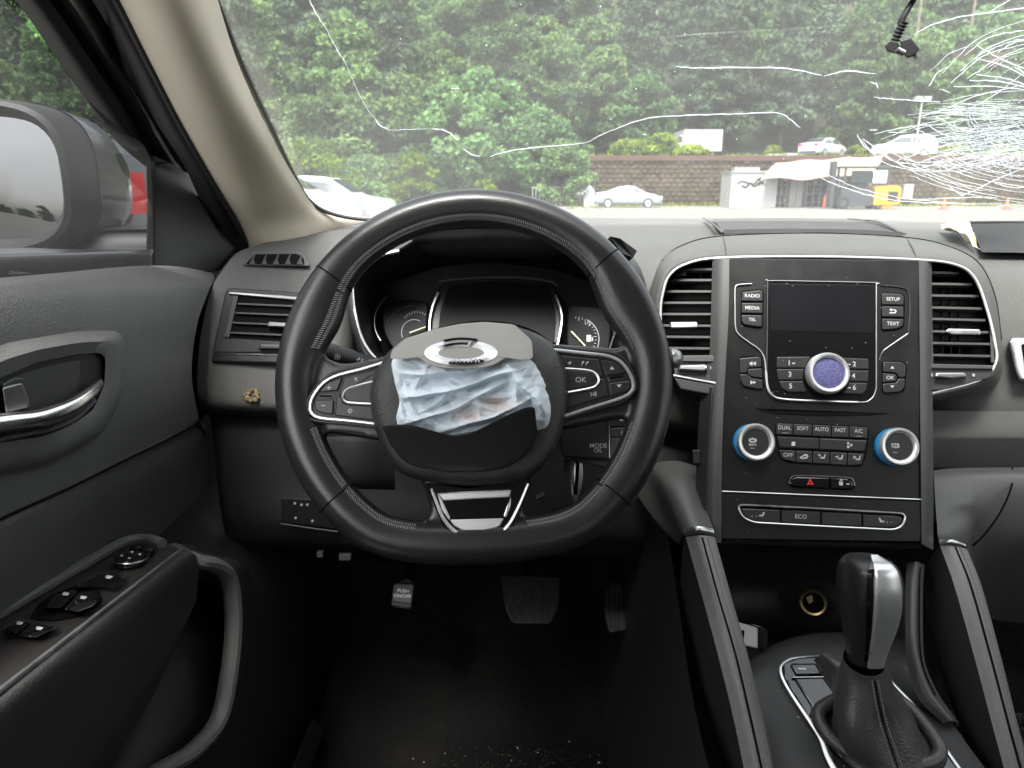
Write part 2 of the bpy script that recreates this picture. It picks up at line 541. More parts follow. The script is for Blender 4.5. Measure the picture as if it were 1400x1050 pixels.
M['lot'] = fields('pale_gravel_lot', [(.10, .098, .09), (.145, .142, .13), (.18, .175, .16)], scale=.6, bump=.2)
M['earth'] = fields('forest_floor', [(.015, .022, .010), (.03, .04, .018), (.06, .055, .03)], scale=.4, bump=.5)
M['blk'] = fields('weathered_wall_block', [(.028, .020, .013), (.055, .042, .027), (.095, .076, .05)], scale=.9, bump=.3)
M['cap'] = fields('rusty_coping', [(.075, .038, .028), (.11, .06, .045)], scale=1.5)
M['bark'] = fields('bark', [(.03, .024, .018), (.07, .058, .045)], scale=3, bump=.4)
M['leafA'] = leaf_mat('broadleaf_green', (.066, .115, .052), (.135, .225, .080))
M['leafB'] = leaf_mat('pine_green', (.055, .084, .056), (.096, .14, .077), trans=.2)
M['leafC'] = leaf_mat('bright_shrub_green', (.05, .10, .012), (.20, .30, .04))
M['grass'] = leaf_mat('grass_yellowgreen', (.09, .13, .02), (.28, .34, .06))
M['wpaint'] = mat('white_car_paint', (.36, .37, .37), .25, coat=.5, var=.03, vscale=2)
M['silverpaint'] = mat('silver_car_paint', (.19, .22, .235), .3, coat=.5, var=.03)
M['carglass'] = mat('car_glass', (.02, .026, .03), .06, spec=.7)
M['tyre'] = mat('tyre', (.014, .014, .014), .8)
M['wheelrim'] = mat('wheel_rim', (.45, .45, .46), .35, metal=.8)
M['lampred'] = mat('tail_lamp_red', (.75, .02, .03), .2, coat=.5)
M['lampclear'] = mat('headlamp_clear', (.7, .72, .74), .1, coat=.6)
M['tarp'] = mat('beige_tarpaulin', (.30, .225, .16), .7, var=.08, vscale=1.2, bump=('noise', 2, .3, .05))
M['cabin'] = mat('white_steel_cabin', (.28, .285, .275), .5, var=.07, vscale=1.0)
M['steel'] = mat('grey_steel', (.26, .27, .27), .5, metal=.3, var=.2)
M['yellow'] = mat('yellow_paint', (.36, .20, .015), .45, var=.08)
M['darksteel'] = mat('dark_machine_paint', (.03, .035, .04), .5, var=.2)
M['orange'] = mat('cone_orange', (.75, .10, .04), .6)
M['wood'] = fields('pole_wood', [(.10, .08, .06), (.18, .15, .12)], scale=4)

# ---- ground and hillside
def lot_h(x, y): return 0.03 * noise.noise(V(x * .05, y * .05, 0))
g = MB()
xs = [-300 + 12 * i for i in range(51)]
ys = [-200, -120, -60, -30, -12, 0, 6, 12, 20, 30, 40, 48, 55, 62, 90, 200, 400]
g.grid([[V(x, y, lot_h(x, y)) for x in xs] for y in ys])
tag(g.build('ground', M['lot']), 'pale gravel ground of the yard', None, kind='structure')
WALL_Y = 55.0
LEDGE = 3.6
def sm(a, b, x):
    t = min(1, max(0, (x - a) / (b - a))); return t * t * (3 - 2 * t)
def hill_h(x, y):
    on = sm(2.0, 7.0, x)                     # the ledge stands only right of here
    back = 70.0 * on + 58.0 * (1 - on)
    base = LEDGE * on * (1 if y > WALL_Y + .35 else 0)
    h = base + max(0, y - back) * .60 + .5 * noise.noise(V(x * .12, y * .12, 3)) * sm(0, 6, y - back)
    return h
hb = MB()
hx = [-170 + 4 * i for i in range(86)]
hy = [WALL_Y + .4, 56, 58, 60, 63, 66, 69, 72, 76, 82, 90, 100, 112, 126]
hb.grid([[V(x, y, max(hill_h(x, y), -.05)) for x in hx] for y in hy])
tag(hb.build('hillside', M['earth']), 'steep wooded hillside behind the yard', None, kind='structure')

# ---- retaining wall of split blocks
wall = thing('retaining_wall', 'long weathered block retaining wall behind the yard', 'wall', (30, WALL_Y, 0))
core = MB(); core.box((5.6, WALL_Y + .02, -.2), (75, WALL_Y + .5, LEDGE - .05)); core.build('wall_core', M['blk'], wall)
bl = MB()
row, z = 0, 0.0
while z < LEDGE - .2:
    x = 5.6 + (.25 if row % 2 else 0) - .25
    while x < 74:
        wd = .5
        d = rnd.uniform(.02, .13)
        c = V(x + wd / 2, WALL_Y - d, z + .16)
        bl.add([V(x + .015, WALL_Y + .04, z + .012), V(x + wd - .015, WALL_Y + .04, z + .012), V(x + wd - .015, WALL_Y + .04, z + .315), V(x + .015, WALL_Y + .04, z + .315),
                V(x + .06, WALL_Y - d, z + .05), V(x + wd - .06, WALL_Y - d * rnd.uniform(.6, 1), z + .05), V(x + wd - .06, WALL_Y - d, z + .26), V(x + .06, WALL_Y - d * rnd.uniform(.6, 1), z + .26)],
               [(0, 1, 5, 4), (1, 2, 6, 5), (2, 3, 7, 6), (3, 0, 4, 7), (4, 5, 6, 7)])
        x += wd
    z += .33; row += 1
tag(bl.build('wall_blocks', M['blk'], wall, smooth=0), kind='stuff')
cp = MB(); cp.box((5.5, WALL_Y - .16, LEDGE - .36), (75, WALL_Y + .5, LEDGE)); cp.build('coping', M['cap'], wall)
rl = MB()
for i in range(3): rl.box((5.5, WALL_Y - .165, LEDGE - .30 + .1 * i), (75, WALL_Y - .15, LEDGE - .285 + .1 * i))
rl.build('coping_groove', M['darksteel'], wall)

# ---- foliage
def leaf(mb, tones, c, s, r, tone, long=1.0):
    a = V(r.gauss(0, 1), r.gauss(0, 1), r.gauss(0, 1)).normalized()
    b = a.orthogonal().normalized()
    b.rotate(Matrix.Rotation(r.uniform(0, 6.28), 3, a))
    n = a.cross(b)
    k = len(mb.v)
    mb.v += [tuple(c - b * s * long), tuple(c - n * s * .6 + a * s * .12), tuple(c + b * s * long), tuple(c + n * s * .6 + a * s * .12)]
    mb.f.append((k, k + 1, k + 2, k + 3)); mb.m.append(0); tones.append(tone)
def set_tone(me, tones):
    at = me.attributes.new('tone', 'FLOAT', 'FACE')
    at.data.foreach_set('value', tones)
def crown(seed, h, rad, z0, nclump, nleaf, s, kind='broad'):
    r = random.Random(seed); mb = MB(); tn = []
    for i in range(nclump):
        if kind == 'pine':
            q = (i + r.random()) / nclump
            z = z0 + (h - z0) * q
            rr = rad * (1 - q * .8) * r.uniform(.3, 1)
            cl = rad * .34
        else:
            u = r.uniform(0, 1)
            z = z0 + (h - z0) * u
            prof = math.sin(math.pi * min(1, .12 + .86 * u)) ** .6
            rr = rad * prof * math.sqrt(r.uniform(.05, 1))
            cl = rad * r.uniform(.2, .36)
        an = r.uniform(0, 6.283)
        c = V(math.cos(an) * rr, math.sin(an) * rr, z)
        ct = r.uniform(.25, .75)
        for j in range(nleaf):
            d = V(r.gauss(0, 1), r.gauss(0, 1), r.gauss(0, 1)).normalized() * cl * r.uniform(.55, 1.05)
            d.z *= .62 if kind != 'pine' else .4
            t = min(1, max(0, ct + r.uniform(-.3, .3)))
            leaf(mb, tn, c + d, s * r.uniform(.6, 1.25), r, t, 1.0 if kind != 'pine' else 1.5)
    return mb, tn
def trunk(seed, h, r0, nb=7):
    r = random.Random(seed); mb = MB()
    lean = V(r.uniform(-.5, .5), r.uniform(-.3, .3), 0)
    P = [V(0, 0, -.6) + (lean * (i / 6) ** 1.5) + V(0, 0, h * .92 * i / 6) for i in range(7)]
    mb.tube(P, [r0 * (1 - .13 * i) for i in range(7)], 7)
    for i in range(nb):
        k = r.uniform(.35, .9); b = P[0].lerp(P[6], k); an = r.uniform(0, 6.28)
        L = h * .22 * r.uniform(.6, 1.2)
        e = b + V(math.cos(an) * L, math.sin(an) * L, L * .7)
        mb.tube([b, b.lerp(e, .5) + V(0, 0, .1), e], [r0 * .35, r0 * .22, r0 * .08], 5)
    return mb
def tree_proto(name, seed, h, rad, z0, nclump, nleaf, s, matl, label, cat, group, kind='broad', r0=.2):
    t = thing(name, label, cat, (0, 0, 0), group)
    trunk(seed, h, r0).build('trunk', M['bark'], t)
    mb, tn = crown(seed + 50, h, rad, z0, nclump, nleaf, s, kind)
    c = mb.build('crown', M[matl], t, smooth=0); set_tone(c.data, tn)
    return t
PROTO = [
    tree_proto('broadleaf_tree', 1, 9.5, 3.2, 1.2, 66, 130, .24, 'leafA', 'tall leafy green tree on the wooded hillside', 'tree', 'leafy trees on the hillside'),
    tree_proto('broadleaf_tree', 2, 8.0, 3.4, .8, 62, 130, .24, 'leafA', 'tall leafy green tree on the wooded hillside', 'tree', 'leafy trees on the hillside'),
    tree_proto('broadleaf_tree', 3, 11.0, 3.0, 1.5, 68, 130, .24, 'leafA', 'tall leafy green tree on the wooded hillside', 'tree', 'leafy trees on the hillside'),
    tree_proto('pine_tree', 4, 14.0, 2.6, 3.0, 70, 110, .22, 'leafB', 'tall dark pine among the leafy trees on the hillside', 'tree', 'dark pines on the hillside', 'pine', .22),
    tree_proto('pine_tree', 5, 12.0, 2.8, 2.5, 66, 110, .22, 'leafB', 'tall dark pine among the leafy trees on the hillside', 'tree', 'dark pines on the hillside', 'pine', .22),
]
used = set()
def plant(k, x, y, sc, z=None, zone='on the hillside'):
    p = PROTO[k]
    o = p if k not in used else copy_tree(p)
    used.add(k)
    o.location = (x, y, hill_h(x, y) - .1 if z is None else z)
    nm = 'dark pine' if k > 2 else 'leafy green tree'
    o['label'] = 'tall %s %s' % (nm, zone); o['group'] = '%ss %s' % (nm, zone)
    o.rotation_euler = (0, 0, rnd.uniform(0, 6.28))
    o.scale = (sc * rnd.uniform(.9, 1.1),) * 2 + (sc * rnd.uniform(.9, 1.12),)
    return o
ZONE = {57.5: 'in the front row left of the block wall', 60.5: 'in the second row left of the block wall', 68.5: 'in the row right behind the ledge', 66: 'in the third row at the left of the hill', 73: 'on the lower slope behind the first rows', 80: 'half way up the slope', 88: 'on the upper slope', 98: 'on the crest of the slope'}
for y0, x0, x1, st, pines in ((57.5, -58, 4, 4.6, .12), (60.5, -58, 3, 4.4, .2), (68.5, 4, 55, 4.3, .3), (66, -60, 4, 4.4, .3), (73, -62, 60, 4.6, .4), (80, -62, 62, 4.8, .5), (88, -66, 66, 5.0, .5), (98, -70, 72, 5.2, .5)):
    x = x0 + rnd.uniform(0, 2)
    while x < x1:
        k = rnd.choice((3, 4)) if rnd.random() < pines else rnd.choice((0, 1, 2))
        if 14 < x < 30 and y0 < 75: k = rnd.choice((3, 4, 3, 1))
        plant(k, x + rnd.uniform(-1, 1), y0 + rnd.uniform(-1.3, 1.3), rnd.uniform(.8, 1.2), None, ZONE[y0])
        x += st * rnd.uniform(.7, 1.3)
for i in range(14):
    plant(rnd.choice((0, 1, 2)), -100 + 8 * i, -170 + rnd.uniform(-6, 6), rnd.uniform(.8, 1.1), -2, 'behind the car seen in the mirror')
# trees beside the yard on the left, seen through the side window
for i in range(9):
    plant(rnd.choice((0, 1, 2, 3)), -34 - rnd.uniform(0, 8), 8 + 5.5 * i, rnd.uniform(.9, 1.3), 0, 'left of the yard seen through the side window')

# ---- low shrubs at the foot of the trees
def shrub(label, x, y, z, rad, h, matl='leafC', s=.13, seed=1, n=34, group=None):
    t = thing('shrub', label, 'shrub', (x, y, z), group)
    mb, tn = crown(seed, h, rad, .1, n, 80, s)
    mb.v = [tuple(V(*q) + V(x, y, z)) for q in mb.v]
    c = mb.build('foliage', M[matl], t, smooth=0); set_tone(c.data, tn)
    st = MB()
    for k in range(5):
        an = k * 1.26
        st.tube([V(x, y, z - .1), V(x + .3 * rad * math.cos(an), y + .3 * rad * math.sin(an), z + h * .6)], [.04, .015], 5)
    st.build('stem', M['bark'], t)
    return t
def at(px, py, y): return AY(px, py, y)
p = at(565, 262, 40); shrub('bright green rounded shrub just above the top of the steering wheel', p.x, 40, 0, 1.35, 2.9, seed=11)
p = at(430, 240, 38); shrub('bright yellow green shrub beside the windscreen pillar behind the white cars', p.x, 38, 0, 2.1, 3.6, seed=12, n=40)
p = at(505, 250, 44); shrub('olive green shrub between the two bright shrubs on the left', p.x, 44, 0, 1.9, 3.0, 'leafA', seed=13)
p = at(665, 250, 46); shrub('small bright shrub at the forest edge above the wheel', p.x, 46, 0, 1.0, 1.7, seed=14)
p = at(690, 180, 56.5); shrub('pale green leafy bush at the left end of the block wall', at(772, 230, 54).x, 54, 0, 2.1, 4.4, 'leafA', .16, seed=15, n=50)
p = at(905, 205, 57); shrub('yellow green grassy bush on the ledge beside the white truck', p.x, 57, LEDGE, 1.5, 1.5, 'grass', .14, seed=16)
p = at(945, 205, 56); shrub('low yellow green bush trailing over the wall top', p.x, 56, LEDGE, 1.1, .7, 'grass', .12, seed=17)
p = at(860, 212, 57); shrub('low green bush on the ledge left of the grassy bush', p.x, 57, LEDGE, 1.7, 1.1, 'grass', .12, seed=18)
for i, (px, py, y, r_) in enumerate(((1062, 205, 60, 1.0), (1172, 203, 60, .8), (1300, 200, 60, 1.5), (1370, 200, 61, 1.4))):
    p = at(px, py, y)
    shrub('low weedy bush growing on the ledge above the wall', p.x, y, LEDGE, r_, .9, 'grass', .11, seed=30 + i, n=20, group='weedy bushes on the ledge')
# grass tufts at the wall foot and on the ledge
gr = MB(); tn = []
for i in range(5200):
    if i % 2: x, y, z = rnd.uniform(5, 60), WALL_Y - rnd.uniform(.2, .9), 0
    else: x, y, z = rnd.uniform(6, 60), WALL_Y + rnd.uniform(.4, 6), LEDGE
    if i % 5 == 0: x, y, z = rnd.uniform(-45, 6), rnd.uniform(46, 57), 0
    h_ = rnd.uniform(.1, .38); an = rnd.uniform(0, 6.28); dx = V(math.cos(an), math.sin(an), 0) * .05
    c = V(x, y, z); tip = c + V(rnd.uniform(-.12, .12), rnd.uniform(-.12, .12), h_)
    k = len(gr.v); gr.v += [tuple(c - dx), tuple(c + dx), tuple(tip)]; gr.f.append((k, k + 1, k + 2)); gr.m.append(0); tn.append(rnd.random())
o = gr.build('grass_tufts', M['grass'], None, smooth=0); set_tone(o.data, tn)
tag(o, 'yellow green grass tufts along the wall and the ledge', None, kind='stuff')

# ---- cars
def car(name, label, group, paint, loc, rz, prof, L, W, wins, wheels=(-1.35, 1.35), rwheel=.32, tail_h=(.8, .98), roof_in=.74, lamp=.34):
    """prof = (x, top z, belt z, half width) stations from tail to nose; wins = x range of the side glass"""
    root = thing(name, label, 'car', (0, 0, 0), group)
    def at_x(x):
        for a, b in zip(prof, prof[1:]):
            if a[0] <= x <= b[0]:
                t = (x - a[0]) / (b[0] - a[0]); return [a[i] + (b[i] - a[i]) * t for i in range(4)]
        return list(prof[0] if x < prof[0][0] else prof[-1])
    def sect(x):
        _, zt, zb, wd = at_x(x)
        zb = min(zb, zt - .02)
        gh = max(0, min(1, (zt - zb) / .35))
        wt = wd * (roof_in * gh + .93 * (1 - gh))
        zs = zt - .05 * gh - .012
        return [V(x, wd * .86, .22), V(x, wd * .97, .30), V(x, wd, .55), V(x, wd * .985, zb - .12), V(x, wd * .955, zb), V(x, wt, zs), V(x, wt * .86, zt - .006), V(x, wt * .45, zt), V(x, 0, zt)]
    n = 61
    X = [prof[0][0] + (prof[-1][0] - prof[0][0]) * i / (n - 1) for i in range(n)]
    body = MB(); Gd = []
    for x in X:
        s_ = sect(x)
        h = spline(s_, 22)
        Gd.append(h + [V(q.x, -q.y, q.z) for q in reversed(h[:-1])])
    body.grid(Gd)
    for e in (Gd[0], Gd[-1]): body.add(e, [tuple(range(len(e)))])
    body.build('body', paint, root, smooth=40)
    def patch(nm, m, xa, xb, va, vb, off, both=True, nx=10):
        for sgn in ((1, -1) if both else (1,)):
            mb = MB()
            G_ = []
            for i in range(nx):
                x = xa + (xb - xa) * i / (nx - 1)
                s_ = sect(x)
                if s_[4].z + .05 > s_[5].z: continue
                a, b = s_[4].lerp(s_[5], va), s_[4].lerp(s_[5], vb)
                G_.append([V(q.x, (q.y + off) * sgn, q.z) for q in (a, a.lerp(b, .5), b)])
            if len(G_) > 1: mb.grid(G_).build(nm, m, root)
    mid = (wins[0] + wins[1]) / 2
    patch('side_window', M['carglass'], wins[0], mid - .04, .1, .86, .012)
    patch('side_window', M['carglass'], mid + .04, wins[1], .1, .86, .012)
    # windscreen and rear window lie on the sloping ends of the roof
    def slope(nm, xa, xb):
        mb = MB(); G_ = []
        for i in range(8):
            x = xa + (xb - xa) * i / 7
            s_ = sect(x); nrm = .014
            G_.append([V(x, y * s_[6].y * 1.0, s_[6].z + (s_[8].z - s_[6].z) * (1 - y * y) + nrm) for y in (-1, -.5, 0, .5, 1)])
        mb.grid(G_).build(nm, M['carglass'], root)
    slope('windscreen', wins[2], wins[3]); slope('rear_window', wins[4], wins[5])
    for sgn in (1, -1):
        for x in wheels:
            wd = at_x(x)[3]
            wm = MB()
            wm.lathe(V(x, sgn * (wd - .19), rwheel), V(0, sgn, 0), [(rwheel * .5, 0), (rwheel * .97, .01), (rwheel, .05), (rwheel, .16), (rwheel * .95, .20), (rwheel * .68, .205)], 22, cap1=False)
            wm.build('wheel', M['tyre'], root)
            rm = MB(); rm.lathe(V(x, sgn * (wd - .19), rwheel), V(0, sgn, 0), [(rwheel * .68, .2), (rwheel * .6, .185), (rwheel * .2, .195), (.001, .2)], 20, cap1=False)
            rm.build('wheel_rim', M['wheelrim'], root)
        a = at_x(prof[0][0] + .02)
        tl = MB(); xb_ = prof[0][0]
        tl.box((xb_ - .03, sgn * a[3] * .60, tail_h[0]), (xb_ + lamp, sgn * (a[3] * .975 + .02), tail_h[1])); tl.build('tail_lamp', M['lampred'], root)
        f_ = at_x(prof[-1][0] - .05)
        hl = MB(); xf = prof[-1][0]
        hl.box((xf - .36, sgn * f_[3] * .55, .60), (xf + .015, sgn * (f_[3] * .96 + .02), .74)); hl.build('headlamp', M['lampclear'], root)
    bp = MB()
    bp.box((prof[0][0] - .02, -at_x(prof[0][0])[3] * .9, .26), (prof[0][0] + .1, at_x(prof[0][0])[3] * .9, .42))
    bp.build('lower_bumper', M['darksteel'], root)
    root.location = loc; root.rotation_euler = (0, 0, rz)
    return root
SEDAN = [(-2.28, .72, .70, .74), (-2.2, 1.0, .93, .84), (-1.7, 1.06, .95, .89), (-1.45, 1.10, .95, .90), (-.75, 1.38, .95, .91), (-.1, 1.45, .94, .91), (.45, 1.41, .92, .91), (1.2, 1.03, .90, .90), (1.35, .98, .90, .90), (2.0, .84, .80, .86), (2.22, .68, .64, .78), (2.3, .5, .48, .70)]
SWIN = (-1.3, .95, .52, 1.15, -1.42, -.82)
SUVP = [(-2.25, 1.02, .98, .80), (-2.2, 1.12, 1.02, .88), (-1.95, 1.50, 1.05, .92), (-1.5, 1.66, 1.05, .93), (-.3, 1.70, 1.03, .93), (.4, 1.64, 1.02, .93), (1.2, 1.14, 1.0, .92), (1.4, 1.08, 1.0, .91), (2.1, .98, .92, .86), (2.3, .72, .68, .78)]
UWIN = (-1.85, .95, .48, 1.12, -2.17, -1.95)
VANP = [(-2.4, 1.82, 1.1, .84), (-2.35, 1.9, 1.1, .88), (-1.0, 1.95, 1.1, .9), (.9, 1.93, 1.1, .9), (1.5, 1.75, 1.08, .9), (2.1, 1.15, 1.0, .88), (2.4, .9, .85, .84), (2.45, .6, .58, .78)]
p = at(858, 282, 51); car('parked_car', 'pale silver sedan parked on the gravel at the foot of the wall', None, M['silverpaint'], (p.x, 51, 0), R(-8), SEDAN, 4.6, 1.8, SWIN)
p = at(1128, 206, 58); car('parked_car', 'white sedan parked on the ledge above the beige canopy', None, M['wpaint'], (p.x, 58.5, LEDGE), R(40), SEDAN, 4.6, 1.8, SWIN, tail_h=(.82, .95))
p = at(1246, 204, 58); car('parked_car', 'white van on the ledge behind the lamp post and shattered glass', None, M['wpaint'], (p.x, 59, LEDGE), R(152), SUVP, 4.6, 1.8, UWIN)
p = at(808, 281, 53)
mb = MB(); mb.loft([[V(p.x - .55, 53, .02), V(p.x, 52.7, .02), V(p.x + .5, 53, .02)], [V(p.x - .5, 53.1, .5), V(p.x, 52.75, .6), V(p.x + .5, 53.05, .5)], [V(p.x - .35, 53.3, 1.2), V(p.x - .1, 53.0, 1.35), V(p.x + .3, 53.25, 1.0)], [V(p.x - .35, 53.36, 1.2), V(p.x - .1, 53.08, 1.35), V(p.x + .3, 53.3, 1.0)], [V(p.x - .55, 53.1, .02), V(p.x, 52.8, .02), V(p.x + .5, 53.1, .02)]], 12, 16)
tag(mb.build('scrap_sheet', M['wpaint'], None, org=V(p.x, 53, 0)), 'upright white scrap body panel between the rail fence and silver sedan', 'scrap metal')
car('parked_car', 'white car with curved roof in the near left corner of the windscreen', None, M['wpaint'], V(-5.75, 17, .12), R(2), SUVP, 4.6, 1.8, UWIN)
car('parked_car', 'white car with side window showing just left of the steering wheel top', None, M['wpaint'], V(-6.15, 24, .0), R(-4), SUVP, 4.6, 1.8, UWIN)
car('parked_car', 'grey car with tall red tail lamp beyond the door mirror', None, M['carpaint'], (-4.62, 5.2, .06), R(180), SUVP, 4.6, 1.8, UWIN, tail_h=(1.13, 1.38), lamp=.05)

# ---- white box truck body on the ledge
tk = thing('box_truck', 'white box truck body on the ledge above the block wall', 'truck', at(948, 206, 59).xy.to_3d() + V(0, 0, LEDGE))
q = WORG[tk.name]
bx = MB(); bx.box((q.x - 1.05, q.y - 1.0, LEDGE + .45), (q.x + 1.95, q.y + 2.6, LEDGE + 2.05)); bx.build('cargo_box', M['cabin'], tk)
rb = MB()
for i in range(11):
    xx = q.x - 1.0 + i * .29; rb.box((xx, q.y - 1.03, LEDGE + .5), (xx + .05, q.y - .99, LEDGE + 2.0))
rb.build('cargo_rib', M['cabin'], tk)
cb = MB(); cb.box((q.x - 2.0, q.y - .9, LEDGE + .3), (q.x - 1.08, q.y + 1.0, LEDGE + 1.65), fn=lambda v: V(v.x + (.75 if v.z > LEDGE + 1 and v.x < q.x - 1.5 else 0), v.y, v.z)); cb.build('cab', M['wpaint'], tk)
cw = MB(); cw.box((q.x - 1.5, q.y - .915, LEDGE + 1.1), (q.x - 1.15, q.y - .88, LEDGE + 1.55)); cw.build('cab_window', M['carglass'], tk)
for dx in (-1.5, 1.2):
    t_ = MB(); t_.lathe(V(q.x + dx, q.y - .95, LEDGE + .32), V(0, -1, 0), [(.1, -.2), (.32, -.18), (.33, 0), (.2, .02)], 18); t_.build('wheel', M['tyre'], tk)
# debris on the ledge
db = MB(); q = at(1072, 205, 58.5)
for i in range(7):
    xx = q.x + rnd.uniform(-1.6, 1.6); yy = 58 + rnd.uniform(-.5, .8)
    db.box((xx - .5, yy - .3, LEDGE - .02), (xx + .5, yy + .3, LEDGE + rnd.uniform(.12, .3)), fn=lambda v: V(v.x + .12 * (v.z - LEDGE) + rnd.uniform(-.1, .1), v.y, v.z))
tag(db.build('scrap_heap', M['cabin'], None, org=V(q.x, 58.4, LEDGE)), 'low heap of pale scrap sheets on the ledge left of the sedan', 'scrap heap')

# ---- white cabin with a black printed emblem, canopy, shelving and cabinet
CY_ = 50.0
a, b = at(997, 283, CY_), at(1060, 283, CY_)
cn = thing('site_cabin', 'white steel cabin with dark script emblem beside the canopy', 'cabin', ((a.x + b.x) / 2, CY_, 0))
top = at(1030, 236, CY_).z
bx = MB(); bx.box((a.x, CY_, 0.02), (b.x, CY_ + 2.4, top)); bx.build('cabin_wall', M['cabin'], cn)
for i in range(1, 4):
    xx = a.x + (b.x - a.x) * i / 4
    l = MB(); l.box((xx - .02, CY_ - .015, .1), (xx + .02, CY_, top - .1)); l.build('panel_rib', M['cabin'], cn)
rf = MB(); rf.box((a.x - .06, CY_ - .08, top), (b.x + .06, CY_ + 2.5, top + .1)); rf.build('roof_rim', M['steel'], cn)
ac = MB(); ac.box((a.x + .3, CY_ + .4, top + .1), (a.x + 2.0, CY_ + 1.2, top + .36)); ac.build('roof_box', M['steel'], cn)
em = MB(); y_ = CY_ - .02
def stroke(pts, wd):
    P = [at(px, py, y_) for px, py in pts]
    em.tube(spline(P, 14), wd, 5, flat=.3, up=V(0, -1, 0))
stroke([(1008, 252), (1013, 248), (1022, 250), (1030, 252), (1036, 246), (1041, 243)], .05)
stroke([(1014, 254), (1020, 256), (1026, 250), (1031, 255), (1038, 250), (1046, 252)], .06)
stroke([(1036, 244), (1040, 249), (1037, 254), (1044, 247), (1046, 254)], .05)
em.build('emblem', M['black'], cn)
cnp = thing('canopy', 'beige tarpaulin canopy slung between the cabin and the forklift', 'canopy', at(1120, 284, CY_ - 1).xy.to_3d())
tp = MB()
tp.loft([[at(1062, 222, CY_ + 2.6), at(1110, 219, CY_ + 2.6), at(1160, 216, CY_ + 2.6), at(1207, 213, CY_ + 2.6)],
         [at(1052, 232, CY_ + .6), at(1105, 232, CY_ + .6), at(1160, 227, CY_ + .6), at(1203, 222, CY_ + .6)],
         [at(1043, 243, CY_ - 1.2), at(1100, 245, CY_ - 1.2), at(1150, 240, CY_ - 1.2), at(1194, 236, CY_ - 1.2)]], 22, 12,
        fn=lambda v: v + V(0, 0, .05 * math.sin(v.x * 2.2) + .03 * noise.noise(v)))
tp.build('tarpaulin', M['tarp'], cnp)
for px, py, yy in ((1046, 244, CY_ - 1.1), (1148, 241, CY_ - 1.1), (1192, 237, CY_ - 1.1), (1205, 214, CY_ + 2.5)):
    t_ = at(px, py, yy); pm = MB(); pm.tube([V(t_.x, t_.y, 0), t_], .035, 8); pm.build('pole', M['steel'], cnp)
a, b = at(1078, 282, CY_ + .8), at(1099, 245, CY_ + .8)
cb = thing('steel_cabinet', 'tall white steel cabinet standing under the canopy', 'cabinet', (a.x, CY_ + .8, 0))
bx = MB(); bx.box((a.x, CY_ + .8, .02), (b.x, CY_ + 1.4, b.z)); bx.build('cabinet_body', M['cabin'], cb)
dl = MB(); dl.box(((a.x + b.x) / 2 - .012, CY_ + .785, .08), ((a.x + b.x) / 2 + .012, CY_ + .8, b.z - .05)); dl.build('door_gap', M['darksteel'], cb)
for k, (pa, pb, lab) in enumerate(((1058, 1077, 'dark open shelf rack between the cabin and white cabinet'), (1101, 1142, 'dark wide shelf rack between white cabinet and forklift'))):
    a, b = at(pa, 282, CY_ + .9), at(pb, 246, CY_ + .9)
    sh = thing('shelf_rack', lab, 'rack', (a.x, CY_ + .9, 0))
    back = MB(); back.box((a.x, CY_ + 1.5, .05), (b.x, CY_ + 1.54, b.z)); back.build('back_sheet', M['darksteel'], sh)
    nn = 2 if k == 0 else 4
    for i in range(nn + 1):
        xx = a.x + (b.x - a.x) * i / nn
        u_ = MB(); u_.box((xx - .03, CY_ + .9, 0), (xx + .03, CY_ + 1.5, b.z)); u_.build('upright', M['steel'], sh)
    for i in range(3):
        s_ = MB(); s_.box((a.x, CY_ + .92, .3 + .6 * i), (b.x, CY_ + 1.5, .34 + .6 * i)); s_.build('shelf', M['steel'], sh)
    for i in range(nn * 3):
        s_ = MB(); xx = a.x + (b.x - a.x) * rnd.uniform(.03, .85); zz = .34 + .6 * (i % 3)
        s_.box((xx, CY_ + 1.0, zz), (xx + rnd.uniform(.2, .4), CY_ + 1.4, zz + rnd.uniform(.2, .45))); s_.build('stored_part', M[rnd.choice(('darksteel', 'steel', 'black', 'darksteel'))], sh)
a = at(1128, 283, CY_ - .2)
pc = MB(); pc.lathe(V(a.x, CY_ - .2, 0), V(0, 0, 1), [(.16, 0), (.18, .1), (.17, .7), (.10, .8), (.06, .9)], 14)
tag(pc.build('gas_cylinder', M['orange'], None, org=V(a.x, CY_ - .2, 0)), 'small red cylinder standing under the canopy by the forklift', 'gas cylinder')

# ---- forklift, seen from its right side, counterweight to the right
FY = 46.0
a, b = at(1140, 290, FY), at(1230, 290, FY)
fk = thing('forklift', 'dark forklift with yellow counterweight under the canopy edge', 'forklift', ((a.x + b.x) / 2, FY, 0))
X = lambda px: at(px, 280, FY).x
Z = lambda py: at(1180, py, FY).z
z0 = .0
ch = MB(); ch.box((X(1148), FY, .22), (X(1212), FY + 1.1, Z(258))); ch.build('chassis', M['darksteel'], fk)
cwt = MB(); P = rpoly([(X(1193), .25), (X(1229), .3), (X(1230), Z(258)), (X(1224), Z(253)), (X(1193), Z(255))], .12)
cwt.rings([[V(q.x, FY - .05, q.y) for q in P], [V(q.x, FY + 1.15, q.y) for q in P]]); cwt.build('counterweight', M['yellow'], fk, smooth=30)
gv = MB(); gv.box((X(1212), FY - .07, Z(275)), (X(1225), FY - .045, Z(262))); gv.build('counterweight_grille', M['black'], fk)
lw = MB(); lw.box((X(1200), FY - .0, .06), (X(1218), FY + 1.1, .26)); lw.build('counterweight_foot', M['yellow'], fk)
for px0, px1 in ((1150, 1153), (1208, 1212)):
    for yy in (FY + .05, FY + 1.0):
        s_ = MB(); s_.box((X(px0), yy, Z(258)), (X(px1), yy + .08, Z(230))); s_.build('cab_post', M['darksteel'], fk)
